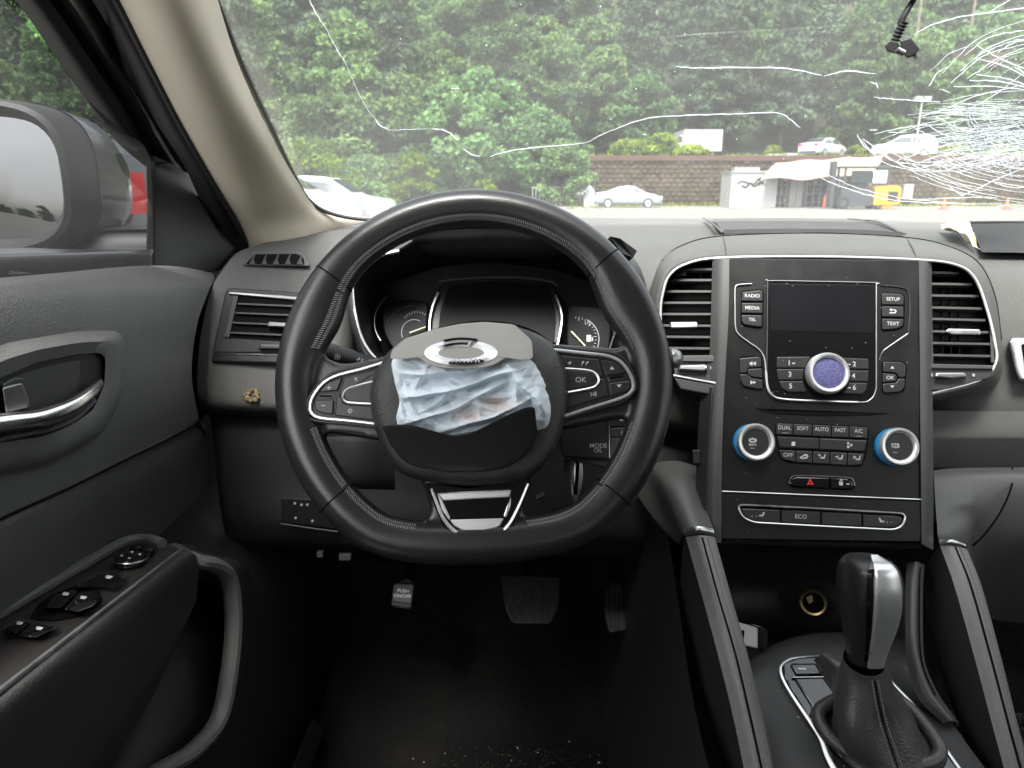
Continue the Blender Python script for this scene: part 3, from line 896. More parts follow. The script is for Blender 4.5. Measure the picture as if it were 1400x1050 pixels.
rf = MB(); rf.box((X(1146), FY, Z(230)), (X(1214), FY + 1.15, Z(227))); rf.build('overhead_guard', M['darksteel'], fk)
for a0, b0 in ((1160, 1188), (1190, 1208)):
    s_ = MB(); s_.box((X(a0), FY + .06, Z(250)), (X(b0), FY + .1, Z(233))); s_.build('cab_window', M['lampclear' if a0 > 1180 else 'carglass'], fk)
st = MB(); st.box((X(1165), FY + .3, Z(262)), (X(1185), FY + .9, Z(245))); st.build('seat', M['black'], fk)
for px, rr in ((1153, .40), (1200, .30)):
    for yy, d in ((FY - .04, -1), (FY + 1.2, 1)):
        t_ = MB(); t_.lathe(V(X(px), yy, rr), V(0, d, 0), [(rr * .4, -.22), (rr * .95, -.2), (rr, -.02), (rr * .6, .0), (rr * .5, -.05), (.001, -.04)], 20, cap1=False); t_.build('wheel', M['tyre'], fk)
for yy in (FY + .25, FY + .75):
    s_ = MB(); s_.box((X(1136), yy, .1), (X(1141), yy + .1, Z(220))); s_.build('mast_rail', M['darksteel'], fk)
    s_ = MB(); s_.box((X(1108), yy, .08), (X(1138), yy + .12, .14)); s_.build('fork', M['darksteel'], fk)

# ---- lamp post, utility poles, cones, meter box, posts by the forest
def pole(name, label, cat, px, pyb, pyt, y, r, z0, m, group=None):
    b_, t_ = at(px, pyb, y), at(px, pyt, y)
    o = thing(name, label, cat, (b_.x, y, z0), group)
    mb = MB(); mb.tube([V(b_.x, y, z0), V(b_.x, y, t_.z)], [r, r * .7], 10); mb.build('pole', m, o)
    return o, V(b_.x, y, t_.z)
o, t_ = pole('lamp_post', 'grey yard lamp post with twin floodlights on the ledge', 'lamp post', 1250, 212, 137, 57, .09, LEDGE, M['cabin'])
for d in (-.32, .32):
    h_ = MB(); h_.box((t_.x + d - .26, t_.y - .2, t_.z - .05), (t_.x + d + .26, t_.y + .15, t_.z + .26)); h_.build('floodlight', M['cabin'], o)
br = MB(); br.box((t_.x - .6, t_.y - .05, t_.z - .06), (t_.x + .6, t_.y + .05, t_.z)); br.build('bracket', M['cabin'], o)
for i, (px, y, lab) in enumerate(((1232, 71, 'wooden utility pole at the forest edge left of the lamp post'), (1302, 73, 'tall wooden utility pole behind the shattered glass'))):
    o, t_ = pole('utility_pole', lab, 'utility pole', px, 200, -60, y, .16, LEDGE - .2, M['wood'], 'utility poles at the forest edge')
    cr_ = MB(); cr_.box((t_.x - .8, y - .06, t_.z - .6), (t_.x + .8, y + .06, t_.z - .45)); cr_.build('crossarm', M['wood'], o)
pr = MB(); a, b = at(1305, 62, 69), at(1420, 92, 69)
pr.box((a.x, 69, b.z), (b.x + 5, 74, a.z)); 
rfm = thing('hillside_roof', 'pale flat roof of a shed among the trees at right', 'shed', ((a.x + b.x) / 2, 69, LEDGE))
pr = MB(); pr.box((a.x, 69, b.z + .5), (b.x + 4, 75, a.z), fn=lambda v: V(v.x, v.y, v.z - .12 * (v.x - a.x))); pr.build('roof', M['blk'], rfm)
for xx in (a.x + .3, b.x + 3.5):
    for yy in (69.2, 74.6):
        s_ = MB(); s_.box((xx - .06, yy - .06, LEDGE - .5), (xx + .06, yy + .06, b.z + .4)); s_.build('post', M['wood'], rfm)
for px, py, y, lab in ((1291, 278, 46, 'small orange cone at the wall foot right of the forklift'), (1377, 279, 46, 'orange cone at the wall foot behind the shattered glass')):
    a = at(px, py, y)
    c = thing('traffic_cone', lab, 'cone', (a.x, y, 0), 'orange cones at the wall')
    mb = MB(); mb.lathe(V(a.x, y, 0.03), V(0, 0, 1), [(.17, 0), (.03, .68), (.02, .7)], 14); mb.build('cone_body', M['orange'], c)
    mb = MB(); mb.box((a.x - .22, y - .22, .0), (a.x + .22, y + .22, .035)); mb.build('cone_base', M['black'], c)
    mb = MB(); mb.lathe(V(a.x, y, 0.03), V(0, 0, 1), [(.118, .25), (.085, .4)], 14, cap1=False); mb.build('reflective_band', M['white'], c)
a = at(1241, 262, WALL_Y - .2)
mt = MB(); mt.box((a.x - .35, WALL_Y - .3, a.z - .55), (a.x + .35, WALL_Y - .1, a.z + .55))
tag(mt.build('meter_box', M['cabin'], None, org=V(a.x, WALL_Y - .2, a.z)), 'small white meter box fixed on the block wall', 'meter box')
# dark rail fence at the left of the wall
a, b = at(728, 283, 54.3), at(812, 283, 54.3)
fe = thing('rail_fence', 'dark steel rail fence at the left end of the wall', 'fence', ((a.x + b.x) / 2, 54.3, 0))
zt = at(770, 255, 54.3).z
for i in range(19):
    xx = a.x + (b.x - a.x) * i / 18
    s_ = MB(); s_.box((xx - .03, 54.27, 0), (xx + .03, 54.33, zt)); s_.build('post', M['steel'], fe)
for zz in (.35, zt - .1):
    s_ = MB(); s_.box((a.x, 54.25, zz), (b.x, 54.27, zz + .06)); s_.build('rail', M['steel'], fe)
# ================================================================ car body, windscreen, door
def TT(rows): return [[T(*p) for p in r] for r in rows]
body = thing('car_body', 'beige windscreen pillar and roof of the car around the driver', 'car body', (-.34, 1.0, 1.25))
A = TT([[(120, -60, .640), (166, -60, .612), (212, -60, .612), (250, -60, .628), (284, -60, .668)],
        [(158, 0, .672), (196, 0, .645), (235, 0, .642), (268, 0, .660), (298, 0, .700)],
        [(204, 90, .745), (240, 90, .716), (272, 90, .712), (302, 90, .728), (327, 90, .768)],
        [(251, 180, .845), (286, 180, .813), (316, 180, .808), (346, 180, .825), (368, 180, .864)],
        [(300, 265, .985), (330, 262, .950), (358, 258, .945), (388, 252, .960), (408, 250, 1.0)],
        [(326, 312, 1.075), (350, 305, 1.035), (380, 297, 1.035), (415, 290, 1.06), (440, 287, 1.10)],
        [(340, 342, 1.12), (366, 338, 1.075), (402, 330, 1.08), (450, 315, 1.12), (515, 299, 1.17)]])
mb = MB(); mb.loft(A, 24, 50); mb.build('pillar_trim', M['beige'], body)
mb = MB(); mb.tube(spline([T(150, -4, .668), T(158, 0, .668), T(204, 90, .742), T(251, 180, .842), T(300, 265, .98), T(339, 336, 1.11)], 40)[4:], .0035, 6)
mb.build('pillar_edge', M['rubber'], body)
# rubber seal on the body side
L4 = [(96, -60, .655), (121, 0, .69), (166, 80, .755), (212, 165, .845), (257, 237, .95), (288, 318, 1.06), (296, 372, 1.09)]
L5 = [(131, -60, .64), (158, 0, .672), (200, 80, .735), (250, 180, .845), (301, 266, .985), (330, 320, 1.09), (344, 340, 1.12)]
LM = [((a[0] * .5 + b[0] * .5), (a[1] * .5 + b[1] * .5), (a[2] + b[2]) * .5 - .012) for a, b in zip(L4, L5)]
mb = MB(); mb.loft(TT([L4, LM, L5]), 40, 9); mb.build('door_seal', M['rubber'], body)
# roof, far header and side rails, beyond the frame: they shade the cabin
def zr(x, y): return 1.69 - .10 * ((x - .37) / .85) ** 2 - (.10 * max(0, (y - .1)) ** 1.5)
mb = MB()
mb.grid([[V(x, y, zr(x, y)) for x in [-.36 + .12 * i for i in range(13)]] for y in (-1.6, -1.1, -.7, -.35, 0, .2, .4, .52)])
mb.grid([[V(x, y, zr(x, y) + .04) for x in [-.36 + .12 * i for i in range(13)]] for y in (-1.6, -1.1, -.7, -.35, 0, .2, .4, .52)])
mb.build('headliner', M['beige'], body)
mb = MB()
for xs_ in (-.43, 1.17):
    mb.box((xs_ - .03, -.62, .55), (xs_ + .03, -.45, 1.6))
mb.box((1.14, -1.6, .35), (1.22, 1.2, 1.02))
mb.box((-.46, -1.6, .35), (-.40, -.45, 1.02))
mb.box((-.46, -1.66, .35), (1.22, -1.6, 1.15))
mb.build('side_panel', M['dark'], body)
mb = MB()
mb.tube([V(1.11, 1.15, 1.27), V(1.08, .75, 1.52), V(1.05, .45, 1.62)], .045, 10)
mb.tube([V(-.34, .45, 1.60), V(-.33, .62, 1.58), T(120, -60, .66)], .03, 8)
mb.build('roof_rail', M['beige'], body)
gp_ = glass_mat('rear_light_cut_glass', (.16, .165, .165), .05)  # unseen panes behind the camera, added dark to cut light from the rear
gq_ = glass_mat('side_light_cut_glass', (.60, .61, .60), .05)  # unseen passenger pane, its tint added to lessen the light from that side
for x0, x1 in ((-.44, -.40), (1.18, 1.14)):
    mb = MB(); mb.grid([[V(x0, y, 1.02), V((x0 + x1) / 2, y, 1.3), V(x1, y, 1.60)] for y in (-1.6, -1.1, -.62)]); mb.build('unseen_rear_side_glass', gp_, body)
mb = MB(); mb.grid([[V(x, -1.64, 1.14), V(x, -1.62, 1.38), V(x, -1.6, 1.63)] for x in (-.42, 0, .4, .8, 1.16)]); mb.build('unseen_tailgate_glass', gp_, body)
mb = MB(); mb.grid([[V(1.18, y, 1.02), V(1.17, y, 1.25), V(1.13, y, z)] for y, z in ((-.45, 1.6), (.1, 1.6), (.5, 1.58), (.8, 1.47), (1.1, 1.28))]); mb.build('unseen_passenger_glass', gq_, body)
mb = MB(); mb.box((-.5, 1.30, .7), (1.26, 1.36, 1.235)); mb.box((-.5, 1.3, 1.0), (1.26, 1.5, 1.2)); mb.build('scuttle', M['dark'], body)
for nm_x, lab in ((-.04, 'unseen black front seat behind the wheel, added to block rear light'), (.80, 'unseen black front seat on the passenger side, added to block rear light')):
    se = thing('unseen_front_seat', lab, 'seat', (nm_x, -.1, .42), 'front seats')  # out of view; put in to hold back light from the rear
    o = MB(); o.loft([[V(nm_x + sx * .26, y, z) for sx in (-1, -.8, 0, .8, 1)] for y, z in ((-.30, .60), (-.36, .75), (-.42, 1.0), (-.46, 1.2), (-.50, 1.24), (-.56, 1.15), (-.50, .8), (-.42, .5))], 16, 30); o.build('backrest', M['leather'], se)
    o = MB(); o.loft([[V(nm_x + sx * .26, y, z) for sx in (-1, -.8, 0, .8, 1)] for y, z in ((-.36, .66), (-.2, .68), (.1, .71), (.16, .68), (.17, .55), (.1, .44))], 16, 20); o.build('seat_cushion', M['leather'], se)
    o = MB(); o.loft([[V(nm_x + sx * .13, y, z) for sx in (-1, -.8, 0, .8, 1)] for y, z in ((-.46, 1.26), (-.44, 1.34), (-.46, 1.44), (-.52, 1.44), (-.55, 1.34), (-.53, 1.26))], 12, 20); o.build('headrest', M['leather'], se)
tag_f = MB()
# floor: rises to the bulkhead at the pedals
prof = [(-1.6, .40), (-.3, .40), (.3, .40), (.8, .41), (1.05, .43), (1.2, .50), (1.32, .63), (1.42, .85), (1.44, 1.1)]
pf = spline([V(0, a, b) for a, b in prof], 46)
tag_f.grid([[V(x, p.y, p.z + .006 * noise.noise(V(x * 9, p.y * 9, 0))) for x in [-.5 + .04 * i for i in range(44)]] for p in pf])
tag(tag_f.build('floor', M['carpet']), 'black carpet floor of the footwell', None, kind='structure')

# ---- windscreen with its breakage
WG = Frame.of(V(-.35, 1.13, 1.297 + .02), V(.9, 1.13, 1.297 + .02), V(.37, .72, 1.553 + .02))
ws = thing('windscreen', 'dirty windscreen, shattered at right with long white cracks', 'windscreen', WG.p(760, 160))
gm = glass_mat('dirty_windscreen_glass', (.93, .955, .94), .03, .092, (.78, .79, .77), 2.6)
mb = MB()
gp = [WG.p(x, y) for x, y in ((260, -70), (330, 90), (412, 252), (452, 290), (515, 306))]
rows = []
for k, yy in enumerate((-600, -300, -70, 20, 110, 200, 262, 302)):
    lx = (150, 215, 262, 300, 335, 378, 408, 500)[k]
    rx = 700 + FOC * 1.10 / (WG.p(700, yy) - CAM).dot(V(0, CT, -ST))
    rows.append([WG.p(lx + (rx - lx) * i / 12, yy + (4 if k == 7 else 0)) for i in range(13)])
mb.grid(rows); mb.build('glass', gm, ws)
mb = MB(); mb.tube(spline([WG.p(x, y, .002) for x, y in ((292, -10), (330, 88), (372, 178), (408, 252), (432, 282), (468, 296), (520, 302))], 40), .0032, 6)
mb.build('glass_seal', M['rubber'], ws)
def crack_mat():
    m = bpy.data.materials.new('cracked_glass_edge'); m.use_nodes = True
    b = m.node_tree.nodes['Principled BSDF']
    b.inputs['Base Color'].default_value = (.88, .90, .92, 1); b.inputs['Roughness'].default_value = .3
    b.inputs['Subsurface Weight'].default_value = 0
    N, K = m.node_tree.nodes, m.node_tree.links
    t = N.new('ShaderNodeBsdfTranslucent'); t.inputs[0].default_value = (.92, .94, .96, 1)
    x = N.new('ShaderNodeMixShader'); x.inputs[0].default_value = .6
    K.new(b.outputs[0], x.inputs[1]); K.new(t.outputs[0], x.inputs[2]); K.new(x.outputs[0], N['Material Output'].inputs[0])
    return m
M['crack'] = crack_mat()
cr_r = random.Random(5)
def crack_line(pts, wd, n=None, jag=.6, mb=None):
    """a line of fractured glass: a thin flat ribbon with real thickness in the pane"""
    P = spline([V(a, b, 0) for a, b in pts], n or max(6, len(pts) * 6))
    k = len(P)
    Q = [WG.p(p.x + cr_r.uniform(-jag, jag), p.y + cr_r.uniform(-jag, jag), .0012) for p in P]
    rad = [WG.m * .5 * wd * (.35 + .65 * math.sin(math.pi * min(1, max(.06, (i + .4) / k))) ** .6) * cr_r.uniform(.7, 1.15) for i in range(k)]
    o = mb or MB()
    o.tube(Q, rad, 5, flat=.35, up=WG.n)
    return o
LONG = [([(423, 0), (432, 18), (444, 36)], 1.8), ([(444, 36), (458, 62), (470, 82)], 1.0), ([(460, 68), (471, 83)], 1.8),
        ([(471, 83), (488, 122), (503, 150), (514, 164)], .8), ([(513, 162), (519, 171), (532, 178)], 2.4), ([(532, 178), (560, 177), (588, 176)], 1.1), ([(590, 176), (610, 179), (626, 192)], 2.8),
        ([(634, 203), (644, 211), (657, 214)], 2.8), ([(670, 214), (700, 206), (760, 199), (800, 196)], 2.6), ([(800, 196), (840, 177), (890, 161), (960, 157), (1010, 156), (1062, 154), (1080, 163), (1094, 175)], 2.4),
        ([(924, 91), (960, 93), (1050, 92), (1090, 96), (1124, 103)], 2.8), ([(1126, 104), (1160, 97), (1198, 101)], 2.6), ([(1190, 112), (1198, 115), (1200, 121)], 2.2),
        ([(1195, 133), (1230, 136), (1286, 139)], 2.4), ([(617, 121), (628, 121)], 2.6), ([(880, 184), (883, 184)], 2.0), ([(1189, 178), (1199, 178)], 2.4),
        ([(1250, 47), (1275, 34), (1320, 22), (1400, 11), (1460, 3)], 2.9), ([(1355, 15), (1372, 5), (1386, -4)], 2.4),
        ([(1116, 240), (1150, 255), (1200, 270), (1260, 277), (1370, 279)], 2.6), ([(1130, 238), (1170, 256), (1230, 270), (1310, 278)], 2.2),
        ([(1256, 273), (1320, 270), (1364, 270)], 2.4), ([(1297, 253), (1306, 261), (1316, 267)], 2.4), ([(1314, 268), (1345, 254), (1370, 242), (1460, 205)], 2.8), ([(1296, 287), (1330, 294), (1366, 300)], 2.0),
        ([(1347, 296), (1362, 284), (1375, 281), (1440, 281)], 2.2), ([(1360, 250), (1385, 256), (1440, 256)], 2.2), ([(1172, 184), (1180, 198), (1194, 211)], 2.0)]
for pts, wd in LONG:
    crack_line(pts, wd * .75).build('long_crack', M['crack'], ws, smooth=60)
sh = MB()
C0 = (1462, 140)
# circular fractures round the impact, bright below and above it
for i in range(34):
    low = i < 30
    rr = (60 + (i % 30) * 7.0 if low else 95 + (i - 30) * 14) + cr_r.uniform(-5, 5)
    a0, a1 = (cr_r.uniform(92, 118), cr_r.uniform(135, 160)) if low else (cr_r.uniform(204, 216), cr_r.uniform(228, 250))
    pts = []
    for k in range(7):
        a = R(a0 + (a1 - a0) * k / 6)
        pts.append((C0[0] + 1.15 * rr * math.cos(a), C0[1] + (.50 if low else .62) * rr * math.sin(a) + (10 if low else -6)))
    crack_line(pts, cr_r.uniform(.5, 1.35), 20, .8, sh)
# wide arcs of the upper fan
for x0, y0, x1, y1, b in ((1300, 113, 1400, 60, 10), (1318, 76, 1400, 42, 9), (1288, 100, 1400, 28, 12), (1312, 98, 1400, 48, 8), (1322, 108, 1410, 62, 5), (1272, 97, 1330, 62, 6), (1270, 118, 1295, 92, 4),
                          (1335, 62, 1410, 96, -5), (1330, 80, 1410, 108, 6), (1334, 102, 1410, 118, 4), (1326, 110, 1410, 121, 4), (1304, 118, 1410, 123, 2), (1290, 138, 1400, 124, 3), (1283, 152, 1400, 116, 4),
                          (1256, 160, 1330, 148, 3), (1290, 162, 1400, 100, -6), (1284, 122, 1300, 127, 1), (1388, 93, 1402, 102, 2), (1364, 72, 1404, 54, 3),
                          (1196, 183, 1290, 170, 3), (1205, 190, 1300, 160, 2), (1214, 181, 1240, 181, 0), (1210, 210, 1310, 185, 3), (1222, 222, 1330, 190, 3)):
    crack_line([(x0, y0), ((x0 + x1) / 2 - b * .5, (y0 + y1) / 2 - b), (x1, y1)], cr_r.uniform(1.0, 1.9), 12, .7, sh)
# radial fractures running right
for i in range(120):
    x0 = cr_r.uniform(1240, 1375); y0 = cr_r.uniform(135, 238)
    ln = cr_r.uniform(40, 150); sl = (150 - y0) / 320 + cr_r.uniform(-.12, .12)
    crack_line([(x0, y0), (x0 + ln * .5, y0 + ln * .5 * sl + cr_r.uniform(-2, 2)), (x0 + ln, y0 + ln * sl * .8)], cr_r.uniform(.4, 1.15), 9, .8, sh)
for i in range(110):
    x0 = cr_r.uniform(1280, 1410); y0 = cr_r.uniform(140, 232); a = R(cr_r.choice((35, -30, 60, 15)) + cr_r.uniform(-20, 20)); ln = cr_r.uniform(6, 26)
    crack_line([(x0, y0), (x0 + ln * .5 * math.cos(a), y0 + ln * .5 * math.sin(a) + 1), (x0 + ln * math.cos(a), y0 + ln * math.sin(a))], cr_r.uniform(.35, .8), 5, .6, sh)
# lower bow, like a smile
for (x0, y0, xm, ym, x1, y1) in ((1172, 186, 1215, 225, 1300, 238), (1194, 198, 1240, 228, 1330, 236), (1180, 190, 1230, 222, 1340, 226), (1208, 204, 1260, 222, 1360, 214), (1245, 172, 1300, 196, 1400, 180), (1262, 168, 1310, 188, 1400, 170), (1280, 160, 1330, 180, 1410, 165)):
    crack_line([(x0, y0), (xm, ym), (x1, y1)], cr_r.uniform(1.1, 1.9), 20, .6, sh)
tag(sh.build('shatter_web', M['crack'], ws, smooth=60), kind='stuff')
sp = MB()
for i in range(55):
    x, y = cr_r.uniform(330, 1400), cr_r.uniform(0, 290); s = cr_r.choice((.5, .6, .8, 1.5 if i % 12 == 0 else .6))
    c = WG.p(x, y, .001)
    sp.add([c + WG.u * (WG.m * s * math.cos(k)) + WG.v * (WG.m * s * math.sin(k)) for k in (0, 1.26, 2.5, 3.77, 5.03)], [(0, 1, 2, 3, 4)])
tag(sp.build('glass_speck', M['crack'], ws, smooth=0), kind='stuff')

# ---- driver's door
door = thing('driver_door', 'grey driver door with chrome handle, window switches and mirror', 'car door', (-.44, .7, .9))
def AR(rows): return [[AX(px, py, x) for px, py in r] for x, r in rows]
D = AR([(-.437, [(-160, 394), (0, 380), (90, 372), (180, 364), (240, 364), (288, 372)]),
        (-.424, [(-160, 395), (0, 381), (90, 374), (180, 367), (240, 368), (291, 374)]),
        (-.405, [(-160, 408), (0, 394), (90, 390), (180, 385), (240, 382), (293, 382)]),
        (-.396, [(-160, 445), (0, 428), (90, 422), (180, 414), (240, 405), (286, 397)]),
        (-.392, [(-160, 520), (0, 490), (90, 480), (180, 470), (235, 460), (270, 442)]),
        (-.394, [(-160, 640), (0, 600), (90, 580), (180, 560), (232, 545), (262, 510)]),
        (-.402, [(-160, 790), (0, 708), (90, 667), (180, 622), (238, 593), (272, 572)])])
mb = MB(); mb.loft(D, 50, 44); mb.build('upper_trim', M['door'], door)
D2 = AR([(-.414, [(-160, 789), (0, 707), (90, 666), (180, 621), (240, 592), (276, 571)]),
         (-.411, [(-160, 796), (0, 713), (90, 672), (180, 627), (240, 598), (279, 577)]),
         (-.414, [(-160, 840), (0, 748), (90, 705), (180, 660), (240, 630), (284, 604)]),
         (-.446, [(-160, 960), (0, 850), (90, 800), (180, 745), (240, 715), (290, 690)]),
         (-.482, [(-160, 1100), (0, 1000), (90, 930), (180, 860), (240, 800), (300, 760)]),
         (-.482, [(-160, 1330), (0, 1230), (90, 1150), (180, 1080), (240, 1050), (310, 1000)])])
mb = MB(); mb.loft(D2, 40, 40); mb.build('lower_trim', M['door'], door)
o = MB(); o.tube(spline(AR([(-.4015, [(-160, 792), (0, 710.5), (90, 669.5), (180, 624.5), (240, 595.5), (276, 574)])])[0], 40), .0016, 6); o.build('trim_groove', M['void'], door)
# front edge of the door, closing it towards the dashboard
mb = MB(); mb.loft([[D[i][5] for i in range(7)] + [D2[i][5] for i in range(2, 6)], [D[i][5] + V(-.02, .012, 0) for i in range(7)] + [D2[i][5] + V(-.02, .012, 0) for i in range(2, 6)], [D[i][5] + V(-.06, .03, 0) for i in range(7)] + [D2[i][5] + V(-.06, .03, 0) for i in range(2, 6)]], 40, 8)
mb.build('door_edge', M['black'], door)
# window glass, frame channel, corner sail
gd = glass_mat('tinted_side_glass', (.33, .335, .335), .03, .03, (.6, .6, .6), 3.0)
mb = MB(); mb.loft(AR([(-.432, [(-200, 400), (0, 384), (100, 375), (206, 367)]), (-.420, [(-200, 200), (0, 180), (100, 190), (204, 215)]), (-.395, [(-200, -90), (-120, -80), (0, -5), (150, 175)])]), 20, 16)
mb.build('window_glass', gd, door)
l1 = [(-52, -80, .60), (20, -2, .650), (112, 130, .775), (158, 192, .850), (199, 228, .925)]
l2 = [(-8, -80, .60), (65, -2, .645), (136, 100, .745), (172, 152, .810), (207, 212, .912)]
l3 = [(20, -80, .60), (93, -2, .645), (148, 84, .735), (192, 150, .815), (236, 224, .935)]
l4 = [(48, -80, .60), (120, -2, .652), (166, 78, .75), (212, 162, .842), (259, 240, .96)]
def strip(nm, a, b, m, dz=-.012):
    mid = [((p[0] + q[0]) / 2, (p[1] + q[1]) / 2, (p[2] + q[2]) / 2 + dz) for p, q in zip(a, b)]
    o = MB(); o.loft(TT([a, mid, b]), 40, 9); return o.build(nm, M[m], door)
strip('window_frame', l1, l2, 'frame')
strip('frame_groove', l2, l3, 'void', .01)
strip('glass_channel', [(a[0], a[1], a[2] - .002) for a in l3], [((a[0] * .55 + b[0] * .45), (a[1] * .55 + b[1] * .45), b[2] - .002) for a, b in zip(l3, l4)], 'channel', -.003)
strip('frame_lip', [((a[0] * .4 + b[0] * .6), (a[1] * .4 + b[1] * .6), b[2]) for a, b in zip(l3, l4)], [(p[0] + 4, p[1], p[2] + .012) for p in l4], 'void', -.002)
o = MB(); o.loft(TT([[(p[0] - 2, p[1], p[2] + .025) for p in l2], [((a[0] + b[0]) / 2, (a[1] + b[1]) / 2, (a[2] + b[2]) / 2 + .03) for a, b in zip(l2, ((140, -80, .66), (160, 0, .69), (206, 85, .76), (252, 168, .86), (290, 236, .97)))], [(140, -80, .69), (160, 0, .71), (206, 85, .78), (252, 168, .88), (290, 236, .99)]]), 30, 8); o.build('frame_back', M['void'], door)
SF = Frame.of(T(213, 365, .93), T(300, 330, 1.03), T(225, 225, .94))
mb = MB(); mb.slab(SF, rpoly([(211, 222), (236, 220), (260, 238), (268, 262), (300, 318), (322, 340), (300, 368), (283, 374), (209, 364)], [4, 4, 8, 10, 10, 4, 4, 6, 3]), -.02, .0, 3); mb.build('mirror_sail', M['soft'], door)
mb = MB(); mb.slab(SF, rpoly([(200, 214), (206, 207), (213, 222), (211, 365), (199, 366), (201, 300)], 2), -.012, .006, 2); mb.build('glass_run_seal', M['rubber'], door)
mb = MB(); mb.slab(SF, rpoly([(202, 202), (236, 208), (266, 246), (262, 262), (212, 240)], 2), -.05, -.022, 1); mb.build('sail_backing', M['void'], door)
mb = MB(); mb.tube([T(206, 222, .917), T(204, 290, .917), T(203, 362, .917)], .0016, 6); mb.build('seal_lip', M['channel'], door)
# outer sill, seen through the glass
mb = MB(); mb.loft(AR([(-.455, [(-200, 372), (0, 352), (100, 349), (210, 345)]), (-.47, [(-200, 366), (0, 345), (100, 344), (210, 340)]), (-.54, [(-200, 362), (0, 342), (100, 344), (210, 342)]), (-.62, [(-200, 400), (0, 385), (100, 380), (210, 375)])]), 20, 14)
mb.build('outer_skin', M['carpaint'], door)
mb = MB(); mb.loft([[V(-.455, -1.6, 1.24), V(-.455, -.4, 1.24), V(-.455, .45, 1.235)], [V(-.50, -1.6, 1.235), V(-.50, -.4, 1.235), V(-.50, .45, 1.23)], [V(-.555, -1.6, 1.12), V(-.555, -.4, 1.12), V(-.555, .45, 1.12)], [V(-.57, -1.6, .7), V(-.57, -.4, .7), V(-.57, .45, .7)]], 12, 12); mb.build('body_flank', M['carpaint'], body)
mb = MB(); mb.loft(AR([(-.438, [(-200, 400), (0, 384), (100, 376), (208, 368)]), (-.446, [(-200, 378), (0, 358), (100, 353), (208, 349)]), (-.456, [(-200, 373), (0, 352), (100, 348), (210, 345)])]), 16, 6)
mb.build('belt_seal', M['rubber'], door)
# --- door mirror
def rr_ring(c, ax, up, w_, h_, p=3.4, n=40, sk=0):
    return [c + ax * (math.copysign(abs(math.cos(a)) ** (2 / p), math.cos(a)) * w_ + sk * math.sin(a)) + up * (math.copysign(abs(math.sin(a)) ** (2 / p), math.sin(a)) * h_) for a in [2 * math.pi * i / n for i in range(n)]]
mir = thing('door_mirror', None, None, (-.72, 1.0, 1.36)); mir.parent = door; mir.location = V(-.72, 1.0, 1.36) - WORG[door.name]
mo = AX(84, 240, -.60)
MC = V(-.730, mo.y, 1.362); UPM = V(0, .05, 1).normalized(); AXM = V(.985, .17, 0)
R0 = rr_ring(MC, AXM, UPM, .128, .100)
R1 = rr_ring(MC + V(0, -.004, 0), AXM, UPM, .122, .094)
R2 = rr_ring(MC + V(0, .012, 0), AXM, UPM, .112, .083)
R3 = rr_ring(MC + V(0, .020, 0), AXM, UPM, .111, .082)
mb = MB(); mb.rings([R0, R1, R2, R3], cap0=False, cap1=False); mb.build('mirror_frame', M['dark'], mir)
mb = MB(); mb.rings([R3, rr_ring(MC + V(0, .017, 0), AXM, UPM, .05, .04)], cap0=False, cap1=True); mb.build('mirror_glass', M['mirror'], mir)
rs = [R0, rr_ring(MC + V(.001, .022, .0), AXM, UPM, .134, .103), rr_ring(MC + V(.003, .050, -.001), AXM, UPM, .137, .103)]
mb = MB(); mb.rings(rs, cap0=False, cap1=False); mb.build('mirror_housing', M['dark'], mir)
rs = [rr_ring(MC + V(.003, .048, -.001), AXM, UPM, .1385, .1042), rr_ring(MC + V(.006, .11, -.004), AXM, UPM, .138, .102, 3), rr_ring(MC + V(.008, .165, -.010), AXM, UPM, .120, .086, 2.7), rr_ring(MC + V(.012, .205, -.016), AXM, UPM, .088, .06, 2.4), rr_ring(MC + V(.012, .225, -.02), AXM, UPM, .04, .03, 2.2)]
mb = MB(); mb.rings(rs, cap0=False, cap1=True, fan=True); mb.build('mirror_cap', M['carpaint'], mir, smooth=60)
mb = MB(); mb.loft([[V(-.66, 1.03, 1.24), V(-.60, 1.03, 1.245), V(-.50, 1.06, 1.24), V(-.44, 1.08, 1.235)], [V(-.66, 1.06, 1.285), V(-.60, 1.06, 1.288), V(-.50, 1.08, 1.285), V(-.44, 1.1, 1.28)], [V(-.66, 1.16, 1.285), V(-.60, 1.16, 1.288), V(-.50, 1.18, 1.28), V(-.44, 1.18, 1.27)], [V(-.66, 1.2, 1.24), V(-.60, 1.2, 1.24), V(-.50, 1.2, 1.24), V(-.44, 1.2, 1.23)]], 14, 14)
mb.build('mirror_arm', M['soft'], mir)
mb = MB(); mb.loft([[V(-.60, 1.05, 1.29), V(-.52, 1.07, 1.29), V(-.45, 1.09, 1.282)], [V(-.60, 1.10, 1.293), V(-.52, 1.12, 1.292), V(-.45, 1.13, 1.285)], [V(-.60, 1.15, 1.29), V(-.52, 1.17, 1.286), V(-.45, 1.175, 1.276)]], 10, 8); mb.build('arm_cap', M['carpaint'], mir)
